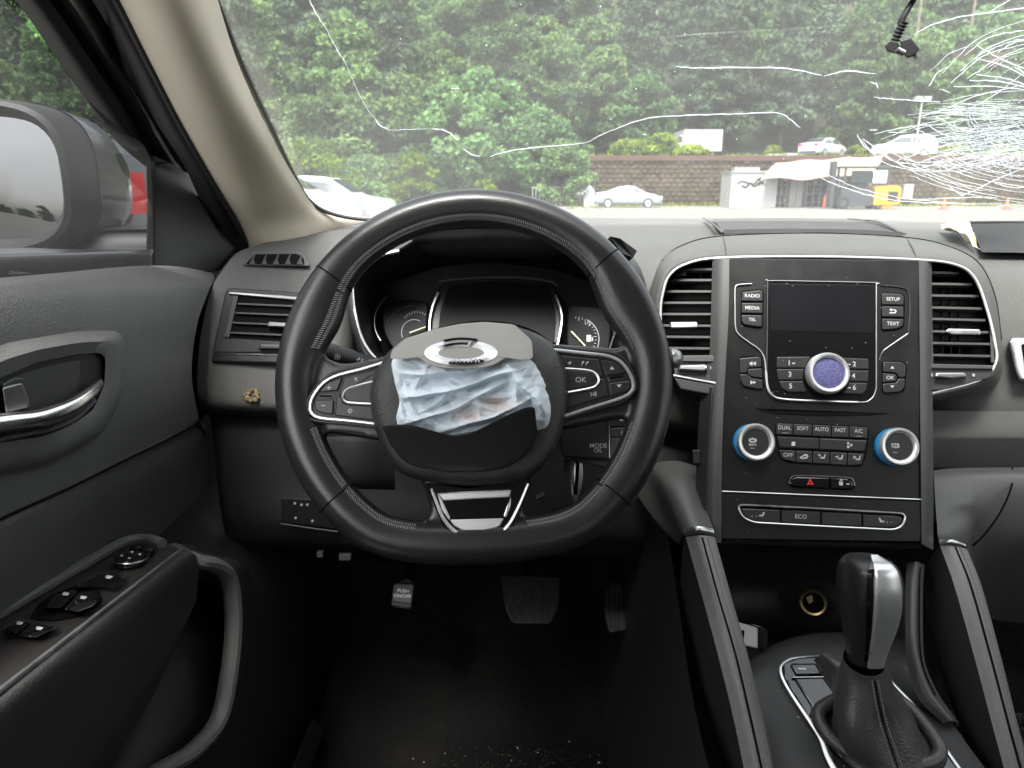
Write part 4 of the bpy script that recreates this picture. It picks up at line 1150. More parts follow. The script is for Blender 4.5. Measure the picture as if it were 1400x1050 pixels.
# --- inner handle: raised surround, dark bowl, chrome lever, lock tab
def hx(P, off): return [AX(a, b, -.393 + off) for a, b in P]
HO = rpoly([(-90, 522), (0, 470), (110, 452), (160, 452), (170, 462), (168, 540), (140, 595), (70, 634), (-10, 650), (-90, 665)], 22, 5)
c_ = V(45, 548)
def scl(P, s, dx=0, dy=0): return [V(c_.x + (p.x - c_.x) * s + dx, c_.y + (p.y - c_.y) * s + dy) for p in P]
HI = rpoly([(-90, 548), (0, 514), (50, 492), (110, 480), (142, 478), (151, 484), (149, 525), (132, 563), (88, 590), (40, 603), (-90, 622)], 9, 5)
import itertools
def resamp(P, n): return [V(p.x, p.y) for p in even([V(q.x, q.y, 0) for q in P], sum((P[i] - P[i - 1]).length for i in range(len(P))) / (n + .5), True)][:n]
n_ = 90
def align(P, a):  # start each loop at the same bearing
    k = min(range(len(P)), key=lambda i: abs(math.atan2(P[i].y - c_.y, P[i].x - c_.x) - a)); return P[k:] + P[:k]
ho, hi = align(resamp(HO, n_), 0), align(resamp(HI, n_), 0)
hm = [(a * .45 + b * .55) for a, b in zip(ho, hi)]
mb = MB(); mb.rings([hx([(p.x, p.y) for p in ho], -.006), hx([(p.x, p.y) for p in ho], .001), hx([(p.x, p.y) for p in hm], .010), hx([(p.x * .94 + .06 * c_.x, p.y * .94 + c_.y * .06) for p in hi], .006), hx([(p.x, p.y) for p in hi], .0035)], cap0=False, cap1=False)
mb.build('handle_surround', M['door'], door, smooth=60)
HF = Frame.of(AX(-40, 560, -.391), AX(150, 530, -.391), AX(60, 480, -.391))
mb = MB(); mb.rings([hx([(p.x, p.y) for p in hi], .0038), hx([(p.x, p.y) for p in hi], .0022)], cap0=False, cap1=True); mb.build('handle_bowl', M['black'], door)
mb = MB(); mb.loft([hx([(-60, 540), (0, 522), (60, 502), (110, 492)], .003), hx([(-60, 560), (0, 545), (60, 525), (108, 520)], .0034), hx([(-60, 590), (0, 580), (60, 560), (104, 548)], .003)], 14, 8); mb.build('bowl_back', M['soft'], door)
hd = thing('door_handle', None, None, AX(70, 560, -.38)); hd.parent = door; hd.location = WORG[hd.name] - WORG[door.name]
cp_ = spline([AX(-50, 592, -.372), AX(8, 583, -.370), AX(55, 575, -.368), AX(100, 556, -.370), AX(126, 536, -.376), AX(137, 523, -.384)], 40)
mb = MB(); mb.tube(cp_, [.0105 - .0068 * (i / 39) ** 1.6 for i in range(40)], 14, flat=.72, up=V(1, 0, 0)); mb.build('lever', M['chrome'], hd, smooth=60)
mb = MB(); mb.tube(spline([AX(10, 597, -.376), AX(55, 592, -.374), AX(100, 574, -.376), AX(128, 548, -.382)], 20), .003, 8); mb.build('lever_underside', M['black'], hd)
mb = MB(); mb.slab(HF, rpoly([(3, 530), (30, 523), (39, 545), (40, 558), (8, 566)], 3), .0, .012, 2); mb.build('lock_tab', M['greysilver'], door)
mb = MB(); mb.slab(HF, rpoly([(2, 526), (18, 517), (30, 516), (34, 522), (6, 532)], 3), .0, .010, 2); mb.build('lock_tab_top', M['soft'], door)
# --- armrest with switch panel
def ta(px): return 1.0 / (1.927 - .00256 * px)
def AA(P, k=1.0): return [T(px, py, ta(px) * k) for px, py in P]
ARM = Frame.of(T(0, 944, ta(0)), T(254, 753, ta(254)), T(178, 738, .803))
ar = thing('armrest', None, None, ARM.p(150, 800)); ar.parent = door; ar.location = WORG[ar.name] - WORG[door.name]
mb = MB(); mb.slab(ARM, rpoly([(-110, 902), (0, 840), (100, 783), (178, 740), (202, 738), (240, 748), (256, 757), (240, 768), (151, 832), (0, 950), (-110, 1040)], [2, 5, 5, 10, 12, 10, 6, 5, 5, 5, 2]), -.05, -.001, 2); mb.build('switch_panel', mat('brown_black_panel', (.024, .022, .021), .34, var=.1, vscale=30), ar)
mb = MB(); mb.tube(spline([ARM.p(a, b, .0035) for a, b in ((-110, 897), (0, 837), (100, 780), (160, 746), (182, 738), (204, 738), (222, 744))], 40), .0062, 10); mb.build('outer_roll', M['door'], ar)
mb = MB(); mb.tube(spline([ARM.p(a, b, .002) for a, b in ((-110, 1034), (0, 944), (75, 886), (151, 827), (200, 789), (236, 761), (250, 752))], 40), .0026, 8); mb.build('chrome_strip', M['satin'], ar)
mb = MB(); mb.loft([AA([(-110, 1033), (0, 946), (75, 888), (151, 829), (206, 786), (246, 754), (256, 752)], 1.003),
                    AA([(-110, 1046), (0, 957), (77, 896), (153, 838), (211, 792), (255, 756), (263, 756)], .982),
                    AA([(-110, 1080), (0, 985), (80, 920), (157, 860), (219, 808), (265, 766), (271, 772)], .972),
                    AA([(-110, 1150), (0, 1050), (84, 980), (163, 912), (228, 850), (266, 806), (270, 800)], .978),
                    AA([(-110, 1260), (10, 1150), (95, 1060), (180, 965), (233, 892), (262, 835), (266, 824)], 1.0),
                    AA([(-110, 1330), (30, 1200), (110, 1100), (180, 1000), (220, 930), (240, 870), (250, 840)], 1.10)], 50, 34)
mb.build('armrest_pad', mat('armrest_leather', (.032, .031, .030), .36, bump=('leather', 520, .5, .0008), var=.1), ar)
def pod(P, nm, m, h0, h1, b=2, par=ar):
    o = MB(); o.slab(ARM, rpoly(P, 5), h0, h1, b); return o.build(nm, M[m], par)
pod([(98, 808), (112, 793), (133, 782), (155, 780), (177, 788), (173, 799), (160, 809), (140, 806)], 'switch_bezel', 'greysilver', -.002, .0006, .8)
pod([(102, 806), (115, 794), (134, 784), (154, 782), (174, 789), (170, 798), (158, 806), (140, 803)], 'window_switch', 'gloss', .0, .004, 3)
pod([(40, 846), (52, 826), (72, 812), (105, 800), (136, 804), (140, 824), (108, 842), (74, 848)], 'switch_well', 'void', -.002, .0008, .5)
pod([(62, 832), (75, 814), (100, 806), (106, 810), (84, 832)], 'window_switch', 'gloss', .0, .008, 3)
pod([(86, 833), (108, 810), (126, 808), (136, 818), (124, 830), (105, 838)], 'window_switch', 'gloss', .0, .009, 4)
pod([(92, 833), (112, 824), (134, 819), (128, 829), (106, 837)], 'switch_tip', 'chrome', .006, .0095, 2)
pod([(3, 860), (24, 846), (44, 847), (82, 858), (46, 875), (21, 872)], 'switch_bezel', 'greysilver', -.002, .0006, .8)
pod([(6, 859), (25, 848), (44, 849), (22, 868)], 'window_switch', 'gloss', .0, .006, 3)
pod([(24, 869), (46, 850), (76, 858), (46, 872)], 'window_switch', 'gloss', .0, .007, 3)
pod([(36, 870), (58, 862), (78, 858), (48, 872)], 'switch_tip', 'chrome', .004, .0075, 2)
ic = MB()
for px, py in ((149, 789), (90, 812), (114, 817), (27, 852), (54, 859)):
    for dx, dy, ww, hh in ((0, 0, 5.5, 2.3), (-2.0, -1.6, 3.0, 1.2)):
        P = rpoly([(px + dx - ww, py + dy + hh * .6), (px + dx - ww * .2, py + dy - hh), (px + dx + ww, py + dy - hh * .6), (px + dx + ww * .3, py + dy + hh)], 1)
        ic.add([ARM.p(q.x, q.y, .0097) for q in P], [tuple(range(len(P)))])
ic.build('switch_icon', M['print'], ar, smooth=0)
kc = ARM.p(179, 769, .001)
mb = MB(); mb.lathe(kc, ARM.n, [(.0155, 0), (.0155, .004), (.014, .007), (.010, .008), (.001, .0078)], 28, cap1=False); mb.build('mirror_knob', M['gloss'], ar)
mb = MB(); mb.lathe(kc + ARM.n * .004, ARM.n, [(.0162, 0), (.0166, .001), (.0158, .002)], 28, cap1=False); mb.build('knob_ring', M['greysilver'], ar)
mb = MB()
for a in range(4):
    cc = kc + ARM.n * .0083 + (ARM.u * math.cos(a * 1.571 + .4) + ARM.v * math.sin(a * 1.571 + .4)) * .0085
    mb.lathe(cc, ARM.n, [(.0016, 0), (.0012, .0005)], 6)
mb.build('knob_mark', M['print'], ar)
kc = ARM.p(187, 755, .001)
mb = MB(); mb.lathe(kc, ARM.n, [(.0075, 0), (.007, .007), (.003, .009)], 16); mb.build('fold_switch', M['gloss'], ar)
kc = ARM.p(203, 757, .001)
mb = MB(); mb.lathe(kc, ARM.n, [(.007, 0), (.0065, .006), (.003, .008)], 16); mb.build('fold_switch', M['gloss'], ar)
# --- door pocket below
PR = [(236, 752, -.40), (262, 766, -.36), (296, 774, -.345), (314, 795, -.34), (319, 850, -.34), (313, 920, -.34), (298, 985, -.345), (262, 1028, -.35), (215, 1056, -.36), (150, 1110, -.37)]
mb = MB(); mb.tube(spline([AX(a, b, x) for a, b, x in PR], 60), .0085, 10, flat=1.3, up=V(1, 0, 0)); mb.build('pocket_rim', M['door'], door)
mb = MB(); mb.loft([[AX(a, b, x - .006) for a, b, x in PR], [AX(a * .8 + 40, b * .9 + 82, -.40) for a, b, x in PR], [AX(a * .45 + 110, b * .7 + 260, -.432) for a, b, x in PR]], 40, 12); mb.build('pocket_wall', M['door'], door)
PO = [(a + 9, b - (8 if b < 800 else 0), x) for a, b, x in PR]
mb = MB(); mb.loft([[AX(a, b, x - .004) for a, b, x in PO], [AX(a + 20, b, x - .04) for a, b, x in PO], [AX(a + 36, b + 4, x - .09) for a, b, x in PO]], 40, 10); mb.build('pocket_outside', M['soft'], door)
# ================================================================ dashboard
dash = thing('dashboard', 'grey grained dashboard with air vents and instrument binnacle', 'dashboard', V(.2, 1.05, 1.2))
DP = [
 [(392, 322, 1.13), (440, 308, 1.16), (500, 298, 1.19), (600, 297, 1.215), (720, 297, 1.225), (850, 298, 1.23), (1000, 299, 1.235), (1200, 302, 1.235), (1330, 304, 1.235), (1800, 307, 1.235)],
 [(356, 334, 1.05), (430, 324, 1.08), (500, 318, 1.10), (600, 314, 1.11), (720, 313, 1.12), (850, 312, 1.12), (1000, 312, 1.12), (1200, 315, 1.12), (1330, 318, 1.12), (1800, 324, 1.12)],
 [(326, 345, .99), (430, 340, 1.01), (520, 338, 1.01), (600, 336, 1.04), (720, 336, 1.05), (860, 333, 1.03), (1000, 330, 1.03), (1200, 333, 1.03), (1340, 340, 1.025), (1800, 348, 1.03)],
 [(304, 370, .955), (420, 372, .95), (490, 372, .945), (540, 368, 1.05), (720, 365, 1.06), (875, 362, .985), (1000, 360, .985), (1200, 362, .985), (1350, 366, .965), (1800, 370, .975)],
 [(287, 402, .938), (415, 402, .920), (478, 400, .915), (528, 415, 1.06), (720, 420, 1.06), (885, 400, .96), (1000, 400, .98), (1200, 400, .98), (1360, 405, .94), (1800, 410, .945)],
 [(273, 470, .925), (405, 475, .890), (476, 475, .895), (526, 485, 1.06), (720, 490, 1.06), (890, 470, .96), (1000, 480, .98), (1200, 480, .98), (1365, 480, .925), (1800, 480, .925)],
 [(270, 530, .922), (405, 540, .876), (478, 540, .885), (528, 540, 1.06), (720, 540, 1.06), (890, 540, .97), (1000, 550, .99), (1200, 550, .99), (1365, 560, .925), (1800, 560, .925)],
 [(276, 556, .930), (405, 563, .885), (505, 567, .90), (600, 570, 1.06), (720, 570, 1.06), (890, 575, .985), (1000, 600, 1.0), (1200, 600, 1.0), (1365, 600, .945), (1800, 600, .945)],
 [(284, 566, .96), (405, 572, .93), (505, 575, .95), (600, 580, 1.08), (720, 580, 1.08), (890, 590, 1.03), (1000, 612, 1.05), (1200, 612, 1.05), (1365, 622, .985), (1800, 622, .985)]]
mb = MB(); mb.loft(TT(DP), 100, 80); mb.build('dash_pad', M['dash'], dash, smooth=60)
# left end of the dashboard, dark side facing the door
mb = MB(); mb.loft([TT([[r[0] for r in DP]])[0], [T(r[0][0] - 3, r[0][1] + 1, r[0][2] + .03) for r in DP], [T(r[0][0] - 4, r[0][1] + 2, r[0][2] + .12) for r in DP]], 40, 6)
mb.build('dash_end', M['rubber'], dash)
# lower panel over the driver's knees
LP = [[(286, 566, .975), (400, 572, .945), (530, 578, .96), (700, 590, .99), (880, 600, 1.02), (962, 610, 1.03)],
      [(290, 590, .965), (400, 596, .93), (530, 600, .95), (700, 620, .98), (880, 640, 1.0), (962, 650, 1.02)],
      [(296, 650, .975), (400, 655, .945), (530, 660, .96), (700, 690, .98), (880, 700, 1.0), (962, 720, 1.02)],
      [(306, 720, 1.0), (400, 722, .97), (530, 725, .98), (700, 740, 1.0), (880, 750, 1.03), (962, 770, 1.05)],
      [(318, 752, 1.06), (400, 752, 1.05), (530, 755, 1.06), (700, 760, 1.1), (880, 765, 1.12), (962, 790, 1.12)],
      [(340, 750, 1.3), (420, 748, 1.32), (530, 745, 1.34), (700, 748, 1.36), (880, 752, 1.36), (962, 770, 1.34)]]
mb = MB(); mb.loft(TT(LP), 60, 40); mb.build('knee_panel', M['dark'], dash)
KF = Frame.of(T(380, 720, .965), T(460, 722, .965), T(390, 670, .945))
mb = MB(); mb.slab(KF, rpoly([(384, 680), (452, 684), (462, 724), (384, 714)], 4), -.01, .004, 1.5); mb.build('switch_blank', M['black'], dash)
mb = MB(); mb.tube([KF.p(384, 716, .006), KF.p(430, 723, .006), KF.p(462, 727, .006)], .0012, 6); mb.build('switch_edge', M['dark'], dash)
ic = MB()
for px, py in ((403, 688), (412, 690), (404, 708), (427, 712), (420, 690)):
    P = rpoly([(px - 1.8, py - 1.2), (px + 1.4, py - 2), (px + 2, py + 1.2), (px - 1, py + 2.2)], 1)
    ic.add([KF.p(q.x, q.y, .0046) for q in P], [tuple(range(len(P)))])
ic.build('switch_icon', M['printgrey'], dash, smooth=0)
for px, py, w_ in ((438, 757, 4), (472, 761, 8)):
    mb = MB(); c = T(px, py, 1.0); mb.box((c.x - w_ * .001, c.y - .004, c.z - .0035), (c.x + w_ * .001, c.y + .004, c.z + .0035)); mb.build('connector_tip', M['pillar_grey'], dash)

# ---- small side demister vent
DF = Frame.of(T(332, 364, .962), T(424, 364, .953), T(350, 345, .985))
dv = thing('demister_vent', None, None, DF.p(378, 355)); dv.parent = dash; dv.location = WORG[dv.name] - WORG[dash.name]
VO = rpoly([(331, 363), (345, 345), (412, 344), (424, 361), (423, 364)], [3, 4, 8, 3, 2])
mb = MB(); mb.slab(DF, VO, -.004, .0035, 2.0, steps=3); mb.build('vent_rim', M['dash'], dv)
VI = rpoly([(336, 361), (348, 347.5), (408, 347), (416, 354), (416, 362)], [2, 3, 6, 4, 2])
mb = MB(); mb.slab(DF, VI, .0, .0041, .2); mb.build('vent_void', M['void'], dv)
for i in range(5):
    x0 = 337 + i * 16.2
    mb = MB(); P = [(x0 + 3.5, 361.5), (x0 + 10.5, 347.8), (x0 + 12.2, 347.8), (x0 + 10, 355), (x0 + 12.5, 361.8)]
    mb.slab(DF, P, .003, .0052, .6); mb.build('vent_slat', M['pillar_grey'], dv)

# ---- driver's outer vent
LV = Frame.of(T(291, 495, .915), T(412, 497, .868), T(312, 395, .925))
lv = thing('air_vent', None, None, LV.p(350, 445)); lv.parent = dash; lv.location = WORG[lv.name] - WORG[dash.name]
def LVs(P, r, h0, h1, b, nm, m, par=lv, st=2):
    o = MB(); o.slab(LV, rpoly(P, r), h0, h1, b, steps=st); return o.build(nm, M[m], par)
LVs([(310, 393), (418, 400), (402, 500), (289, 496), (290, 482)], [8, 4, 4, 4, 3], -.02, .001, 2, 'vent_housing', 'soft')
LVs([(327, 403), (414, 413), (408, 468), (312, 462)], 2, -.002, .0016, .3, 'vent_void', 'void')
LVs([(311, 398), (420, 405.5), (420, 412), (312, 402.5)], 1.5, .0, .005, 1.5, 'trim_strip', 'satin')
LVs([(292, 484), (410, 487), (408, 497), (290, 494)], 1.5, .0, .005, 2, 'trim_strip', 'greysilver')
LVs([(292, 482.5), (410, 485.5), (410, 487.5), (292, 484.5)], .5, .0, .0058, .5, 'trim_edge', 'satin')
LVs([(318, 404), (326, 404), (313, 462), (306, 461)], 1, .0, .004, 1.5, 'vent_cheek', 'pillar_grey')
for i, (ya, yb) in enumerate(((414, 417.5), (426.5, 430), (440, 443.5), (453.5, 457.5))):
    x0 = 325 - i * 3.4
    LVs([(x0, ya), (412 - i * 2, yb), (412 - i * 2, yb + 3.0), (x0, ya + 2.6)], .4, .001, .006, .8, 'vent_slat', 'pillar_grey')
LVs([(368, 439.5), (405, 442), (405, 448), (365, 446)], 1.5, .004, .012, 1.5, 'vent_tab', 'satin')
LVs([(306, 463), (408, 469), (407, 482), (293, 481)], 1, .0, .003, 1, 'vent_sill', 'soft')
LVs([(355, 470), (400, 471), (400, 478), (353, 477)], 2, .002, .010, 2, 'thumb_wheel', 'greysilver')
AF = Frame.of(T(300, 545, .915), T(402, 545, .874), T(330, 510, .91))
ad = MB(); rr_ = random.Random(3)
for k in range(26):
    a = k * .2417; r0 = 7.2 + rr_.uniform(-2, 2.2); ad_ = V(344 + 1.0 * r0 * math.cos(a), 540 + r0 * math.sin(a), 0)
    P = [(ad_.x + rr_.uniform(2, 4) * math.cos(t), ad_.y + rr_.uniform(1.4, 3.2) * math.sin(t)) for t in (0, 1, 2, 3, 4, 5.2)]
    ad.slab(AF, P, .001, .0058 + rr_.uniform(-.0005, .0007), .8)
tag(ad.build('glue_residue', M['adhesive'], None, org=AF.p(344, 540), smooth=0), 'ring of dried yellow glue on the dashboard below the left vent', 'glue residue')

# ---- instrument binnacle
bn = thing('instrument_binnacle', None, None, T(665, 420, .95)); bn.parent = dash; bn.location = WORG[bn.name] - WORG[dash.name]
lip = [(544, 344), (508, 354), (489, 373), (482, 400), (485, 428), (494, 460), (514, 492), (600, 514), (720, 514), (840, 500), (858, 470), (868, 440), (866, 400), (848, 358), (800, 328), (740, 312), (650, 307), (590, 318)]
bck = [(562, 378), (532, 386), (516, 402), (512, 425), (514, 445), (520, 470), (535, 490), (610, 505), (715, 505), (820, 495), (836, 470), (844, 445), (842, 420), (828, 398), (790, 380), (740, 366), (667, 360), (600, 366)]
def lt(p): return .835 + (.06 if p[1] < 360 else .06 * max(0, (420 - p[1]) / 60) if p[1] < 420 else 0)
L0 = spline([T(*p, lt(p)) for p in lip], 96, True)
L1 = spline([T((p[0] * .6 + q[0] * .4), (p[1] * .6 + q[1] * .4), .91) for p, q in zip(lip, bck)], 96, True)
L2 = spline([T(*q, .985) for q in bck], 96, True)
mb = MB(); mb.rings([L0, L1, L2], cap0=False, cap1=True); mb.build('binnacle_well', M['well'], bn, smooth=50)
cx_, cy_ = 672, 420
def sc2(P, k, t_): return spline([T(cx_ + (p[0] - cx_) * k, cy_ + (p[1] - cy_) * k, (t_ if t_ else lt(p) - .002)) for p in P], 96, True)
mb = MB(); mb.rings([L0, sc2(lip, 1.02, 0), sc2(lip, 1.045, .90), sc2(lip, 1.10, .96), sc2(lip, 1.10, 1.06)], cap0=False, cap1=False); mb.build('binnacle_hood', M['soft'], bn, smooth=50)
mb = MB(); mb.tube(spline([T(*p, lt(p) - .004) for p in ((546, 343), (528, 347), (508, 354), (492, 369), (483, 388), (483, 408), (486, 430), (494, 459), (503, 477), (516, 493))], 50), [.0028 if i < 12 else .0017 for i in range(50)], 8); mb.build('silver_trim', M['satin'], bn)
mb = MB(); mb.tube(spline([T(*p, .833) for p in ((866, 440), (860, 452), (854, 468), (848, 482))], 20), .0020, 8); mb.build('silver_trim', M['satin'], bn)
BF = Frame.of(T(590, 450, .955), T(770, 450, .955), T(670, 385, .985))
def BS(P, r, h0, h1, b, nm, m): 
    o = MB(); o.slab(BF, rpoly(P, r), h0, h1, b); return o.build(nm, M[m], bn)
# upper visor and the step over the screen
VB = Frame.of(T(580, 342, .90), T(760, 344, .90), T(670, 318, .885))
mb = MB(); mb.loft(TT([[(560, 322, .865), (620, 314, .862), (680, 313, .862), (740, 316, .862), (800, 330, .865)], [(566, 332, .875), (620, 330, .872), (680, 328, .872), (740, 331, .872), (792, 338, .875)], [(571, 333, .90), (590, 342, .895), (670, 346, .895), (756, 345, .895), (786, 335, .90)], [(571, 340, .95), (590, 350, .95), (670, 352, .95), (756, 352, .95), (786, 342, .95)]]), 40, 20); mb.build('visor', M['dark'], bn)
mb = MB(); mb.tube(spline([T(*p, .868) for p in ((596, 320), (640, 315), (690, 315), (740, 319))], 20), .0012, 6); mb.build('visor_edge', M['soft'], bn)
mb = MB(); mb.tube(spline([T(*p, .955) for p in ((600, 386), (612, 383), (667, 379), (720, 380), (752, 385), (762, 390))], 30), .0016, 6); mb.build('screen_brow', M['soft'], bn)
BS([(602, 388), (640, 383), (700, 381), (758, 389), (768, 430), (764, 470), (588, 470), (590, 430)], 8, -.02, .0, 2, 'screen_surround', 'black')
BS([(613, 392), (667, 386), (750, 392), (760, 430), (758, 470), (598, 470), (602, 425)], 7, .0, .0012, 1, 'display', 'display')
BS([(612, 408), (670, 404), (755, 410), (760, 435), (758, 470), (600, 470), (604, 435)], 7, .001, .0017, .6, 'display_window', 'display')
for P in (((599, 400), (592, 418), (588, 436), (587, 456)), ((760, 404), (766, 422), (768, 440), (762, 474))):
    o = MB(); o.tube(spline([BF.p(a, b, .006) for a, b in P], 20), .0022, 8); o.build('screen_chrome', M['satin'], bn)
GM = M['printgrey']
def gauge(cx, cy, r, a0, a1, nt, nm, out):
    g_ = thing(nm, None, None, BF.p(cx, cy)); g_.parent = bn; g_.location = WORG[g_.name] - WORG[bn.name]
    return g_
BS([(522, 418), (545, 410), (586, 412), (582, 470), (540, 482), (524, 455)], 12, -.015, -.004, 2, 'gauge_face', 'display')
BS([(776, 416), (822, 420), (836, 440), (833, 480), (775, 476)], 10, -.015, -.002, 2, 'gauge_face', 'display')
def arc_line(cx, cy, rx, ry, a0, a1, wd, h, nm, m):
    o = MB(); o.tube([BF.p(cx + rx * math.cos(R(a)), cy - ry * math.sin(R(a)), h) for a in [a0 + (a1 - a0) * i / 24 for i in range(25)]], wd, 5); return o.build(nm, M[m], bn)
arc_line(566, 455, 17, 18, 60, 200, .0005, -.003, 'gauge_ring', 'printgrey')
arc_line(570, 450, 42, 32, 95, 190, .0006, -.003, 'gauge_ring', 'soft')
arc_line(560, 440, 48, 45, 130, 215, .0011, .002, 'gauge_ring', 'greysilver')
arc_line(789, 464, 30, 30, -35, 62, .0006, -.001, 'gauge_ring', 'printgrey')
tk_ = MB()
for i in range(14):
    a = R(-35 + 125 * i / 13); L_ = 5 if i % 4 == 0 else 2.6
    c1, c2 = (787 + 29 * math.cos(a), 462 - 29 * math.sin(a)), (787 + (29 - L_) * math.cos(a), 462 - (29 - L_) * math.sin(a))
    tk_.tube([BF.p(*c1, -.001), BF.p(*c2, -.001)], .0005, 4)
for i in range(9):
    a = R(60 + 75 * i / 8)
    c1, c2 = (570 + 24 * math.cos(a), 452 - 27 * math.sin(a)), (570 + 21 * math.cos(a), 452 - 24 * math.sin(a))
    tk_.tube([BF.p(*c1, -.003), BF.p(*c2, -.003)], .0005, 4)
tk_.build('gauge_tick', M['printgrey'], bn)
o = MB(); o.slab(BF, rpoly([(802, 458), (808, 458), (808, 467), (802, 467)], .5), -.002, -.0008, .2); o.slab(BF, rpoly([(809, 460), (810.5, 462), (810.5, 466), (809, 466)], .3), -.002, -.0008, .1); o.build('fuel_symbol', M['print'], bn)
o = MB(); o.tube([BF.p(781, 453, .001), BF.p(800, 473, .001)], .0012, 5); o.build('needle', M['cream'], bn)
o = MB(); o.tube([BF.p(560, 455, .001), BF.p(582, 447, .001)], .0009, 5); o.build('needle', M['cream'], bn)
o = MB(); o.text(BF, '+', 561, 455, 5, -.002, 0); o.text(BF, '1/2', 803, 442, 5, -.0005, 0); o.build('gauge_print', M['printgrey'], bn, smooth=0)
o = MB(); o.tube(spline([BF.p(a, b, .010) for a, b in ((846, 430), (843, 446), (838, 462), (832, 480))], 16), .0014, 6); o.build('inner_chrome', M['greysilver'], bn)
o = MB(); P = [T(834, 323, .865), T(848, 326, .865), T(871, 343, .88), T(866, 352, .88), T(850, 346, .87)]
o.rings([P, [p + V(0, .05, -.012) for p in P]]); o.build('hood_end', M['black'], bn, smooth=0)

# ================================================================ centre stack
SF_ = Frame.of(T(997, 360, .872), T(1256, 362, .860), T(1124, 740, .826))
st = thing('centre_stack', 'black centre stack with dark screen, radio buttons and climate knobs', 'centre stack', SF_.p(1124, 540))
def S(P, r, h0, h1, b, nm, m, par=st, steps=2, extra=None):
    o = MB(); o.slab(SF_, rpoly(P, r), h0, h1, b, steps=steps)
    if extra: extra(o)
    ms = [M[q] for q in m] if isinstance(m, (tuple, list)) else M[m]
    return o.build(nm, ms, par)
def sub(nm, px, py, par=st):
    o = thing(nm, None, None, SF_.p(px, py)); o.parent = par; o.location = WORG[o.name] - WORG[par.name]; return o
S([(996, 353), (1257, 356), (1259, 560), (1260, 682), (986.5, 671.5), (989, 560)], 3, -.05, .0, 1.2, 'face_panel', 'panel')
S([(986, 674), (1259.5, 685), (1261, 716), (1258, 741), (987, 737), (986, 712)], 3, -.05, .0005, 1.2, 'lower_fascia', 'panel')
o = MB(); o.tube([SF_.p(987, 672, .001), SF_.p(1260, 683.3, .001)], .0011, 6); o.build('bright_line', M['satin'], st)
# lower overhang, glossy
o = MB(); o.loft(TT([[(986, 737, .829), (1120, 740, .827), (1259, 743, .823)], [(985, 744, .834), (1120, 748, .832), (1260, 750, .828)], [(984, 747, .87), (1120, 750, .87), (1261, 753, .865)], [(984, 760, .97), (1120, 762, .97), (1261, 765, .96)]]), 20, 18); o.build('fascia_underside', M['gloss'], st)
# grey cheeks either side
o = MB(); o.loft(TT([[(974, 353, .885), (972, 430, .875), (968, 540, .865), (962, 640, .852), (957, 742, .845)], [(984, 353, .874), (984, 430, .864), (980, 540, .854), (974, 640, .840), (972, 742, .832)], [(997, 352, .870), (996, 430, .861), (990, 540, .8505), (987, 640, .838), (986.5, 742, .8275)]]), 40, 8); o.build('side_cheek', M['pillar_grey'], st)
o = MB(); o.loft(TT([[(1256, 356, .860), (1257, 430, .851), (1258, 540, .840), (1259, 640, .828), (1260, 743, .819)], [(1265, 357, .864), (1266, 430, .855), (1267, 540, .845), (1268, 640, .834), (1268, 748, .825)], [(1274, 357, .875), (1274, 430, .868), (1275, 540, .86), (1276, 640, .85), (1276, 752, .842)]]), 40, 8); o.build('side_cheek', M['pillar_grey'], st)
o = MB(); o.loft(TT([[(958, 530, .88), (952, 640, .865), (950, 745, .86)], [(972, 530, .858), (965, 640, .846), (960, 745, .840)], [(975, 530, .857), (968, 640, .845), (964, 745, .839)]]), 20, 6); o.build('side_return', M['dark'], st)
o = MB(); o.slab(SF_, rpoly([(947, 615), (958, 615), (958, 634), (948, 634)], 1), -.03, -.012, 1); o.build('side_clip', M['black'], st)

# screen with its bright U-shaped surround
S([(1048, 383), (1198, 386), (1198, 530), (1192, 545), (1180, 549), (1070, 546), (1054, 540), (1047, 524)], [2, 2, 6, 6, 8, 8, 8, 8], -.002, .0012, .6, 'screen_bezel', 'gloss')
S([(1052, 388), (1195, 390), (1194, 456), (1053, 452)], 1, .0, .0016, .3, 'display_screen', 'screen')
o = MB(); o.tube(spline([SF_.p(a, b, .0018) for a, b in ((1198, 387), (1198, 440), (1198, 515), (1197, 534), (1190, 546), (1175, 550), (1120, 548.5), (1072, 546), (1056, 541), (1049, 528), (1047, 508), (1045, 490), (1038, 478), (1024, 468), (1010, 457), (1005.5, 446), (1005, 420), (1005, 396), (1008, 390), (1020, 388.5), (1028, 388))], 150), [.0006 if (i < 38) else .0017 if i < 75 else .00085 for i in range(150)], 8); o.build('bright_surround', M['satin'], st)
o = MB(); o.tube(spline([SF_.p(a, b, .0012) for a, b in ((1048, 520), (1049, 450), (1049.5, 388), (1052, 384), (1100, 384.5), (1194, 386.5), (1198, 389))], 50), .0007, 6); o.build('screen_edge', M['greysilver'], st)
o = MB(); o.tube(spline([SF_.p(a, b, .0008) for a, b in ((1204, 390), (1232, 393), (1242, 400), (1244, 425), (1242, 450), (1240, 458), (1222, 470), (1207, 481), (1202, 492))], 60), .0009, 6); o.build('panel_crease', M['button'], st)
o = MB(); o.tube(spline([SF_.p(a, b, .0012) for a, b in ((1241, 456), (1225, 467), (1208, 479))], 20), .0007, 6); o.build('crease_glint', M['greysilver'], st)
S([(1030, 558), (1060, 561), (1140, 563), (1218, 565), (1190, 568), (1120, 569), (1060, 566)], 4, -.001, .0007, .5, 'crease_shade', 'void')  # flat black strip standing in for the shadow along the panel crease

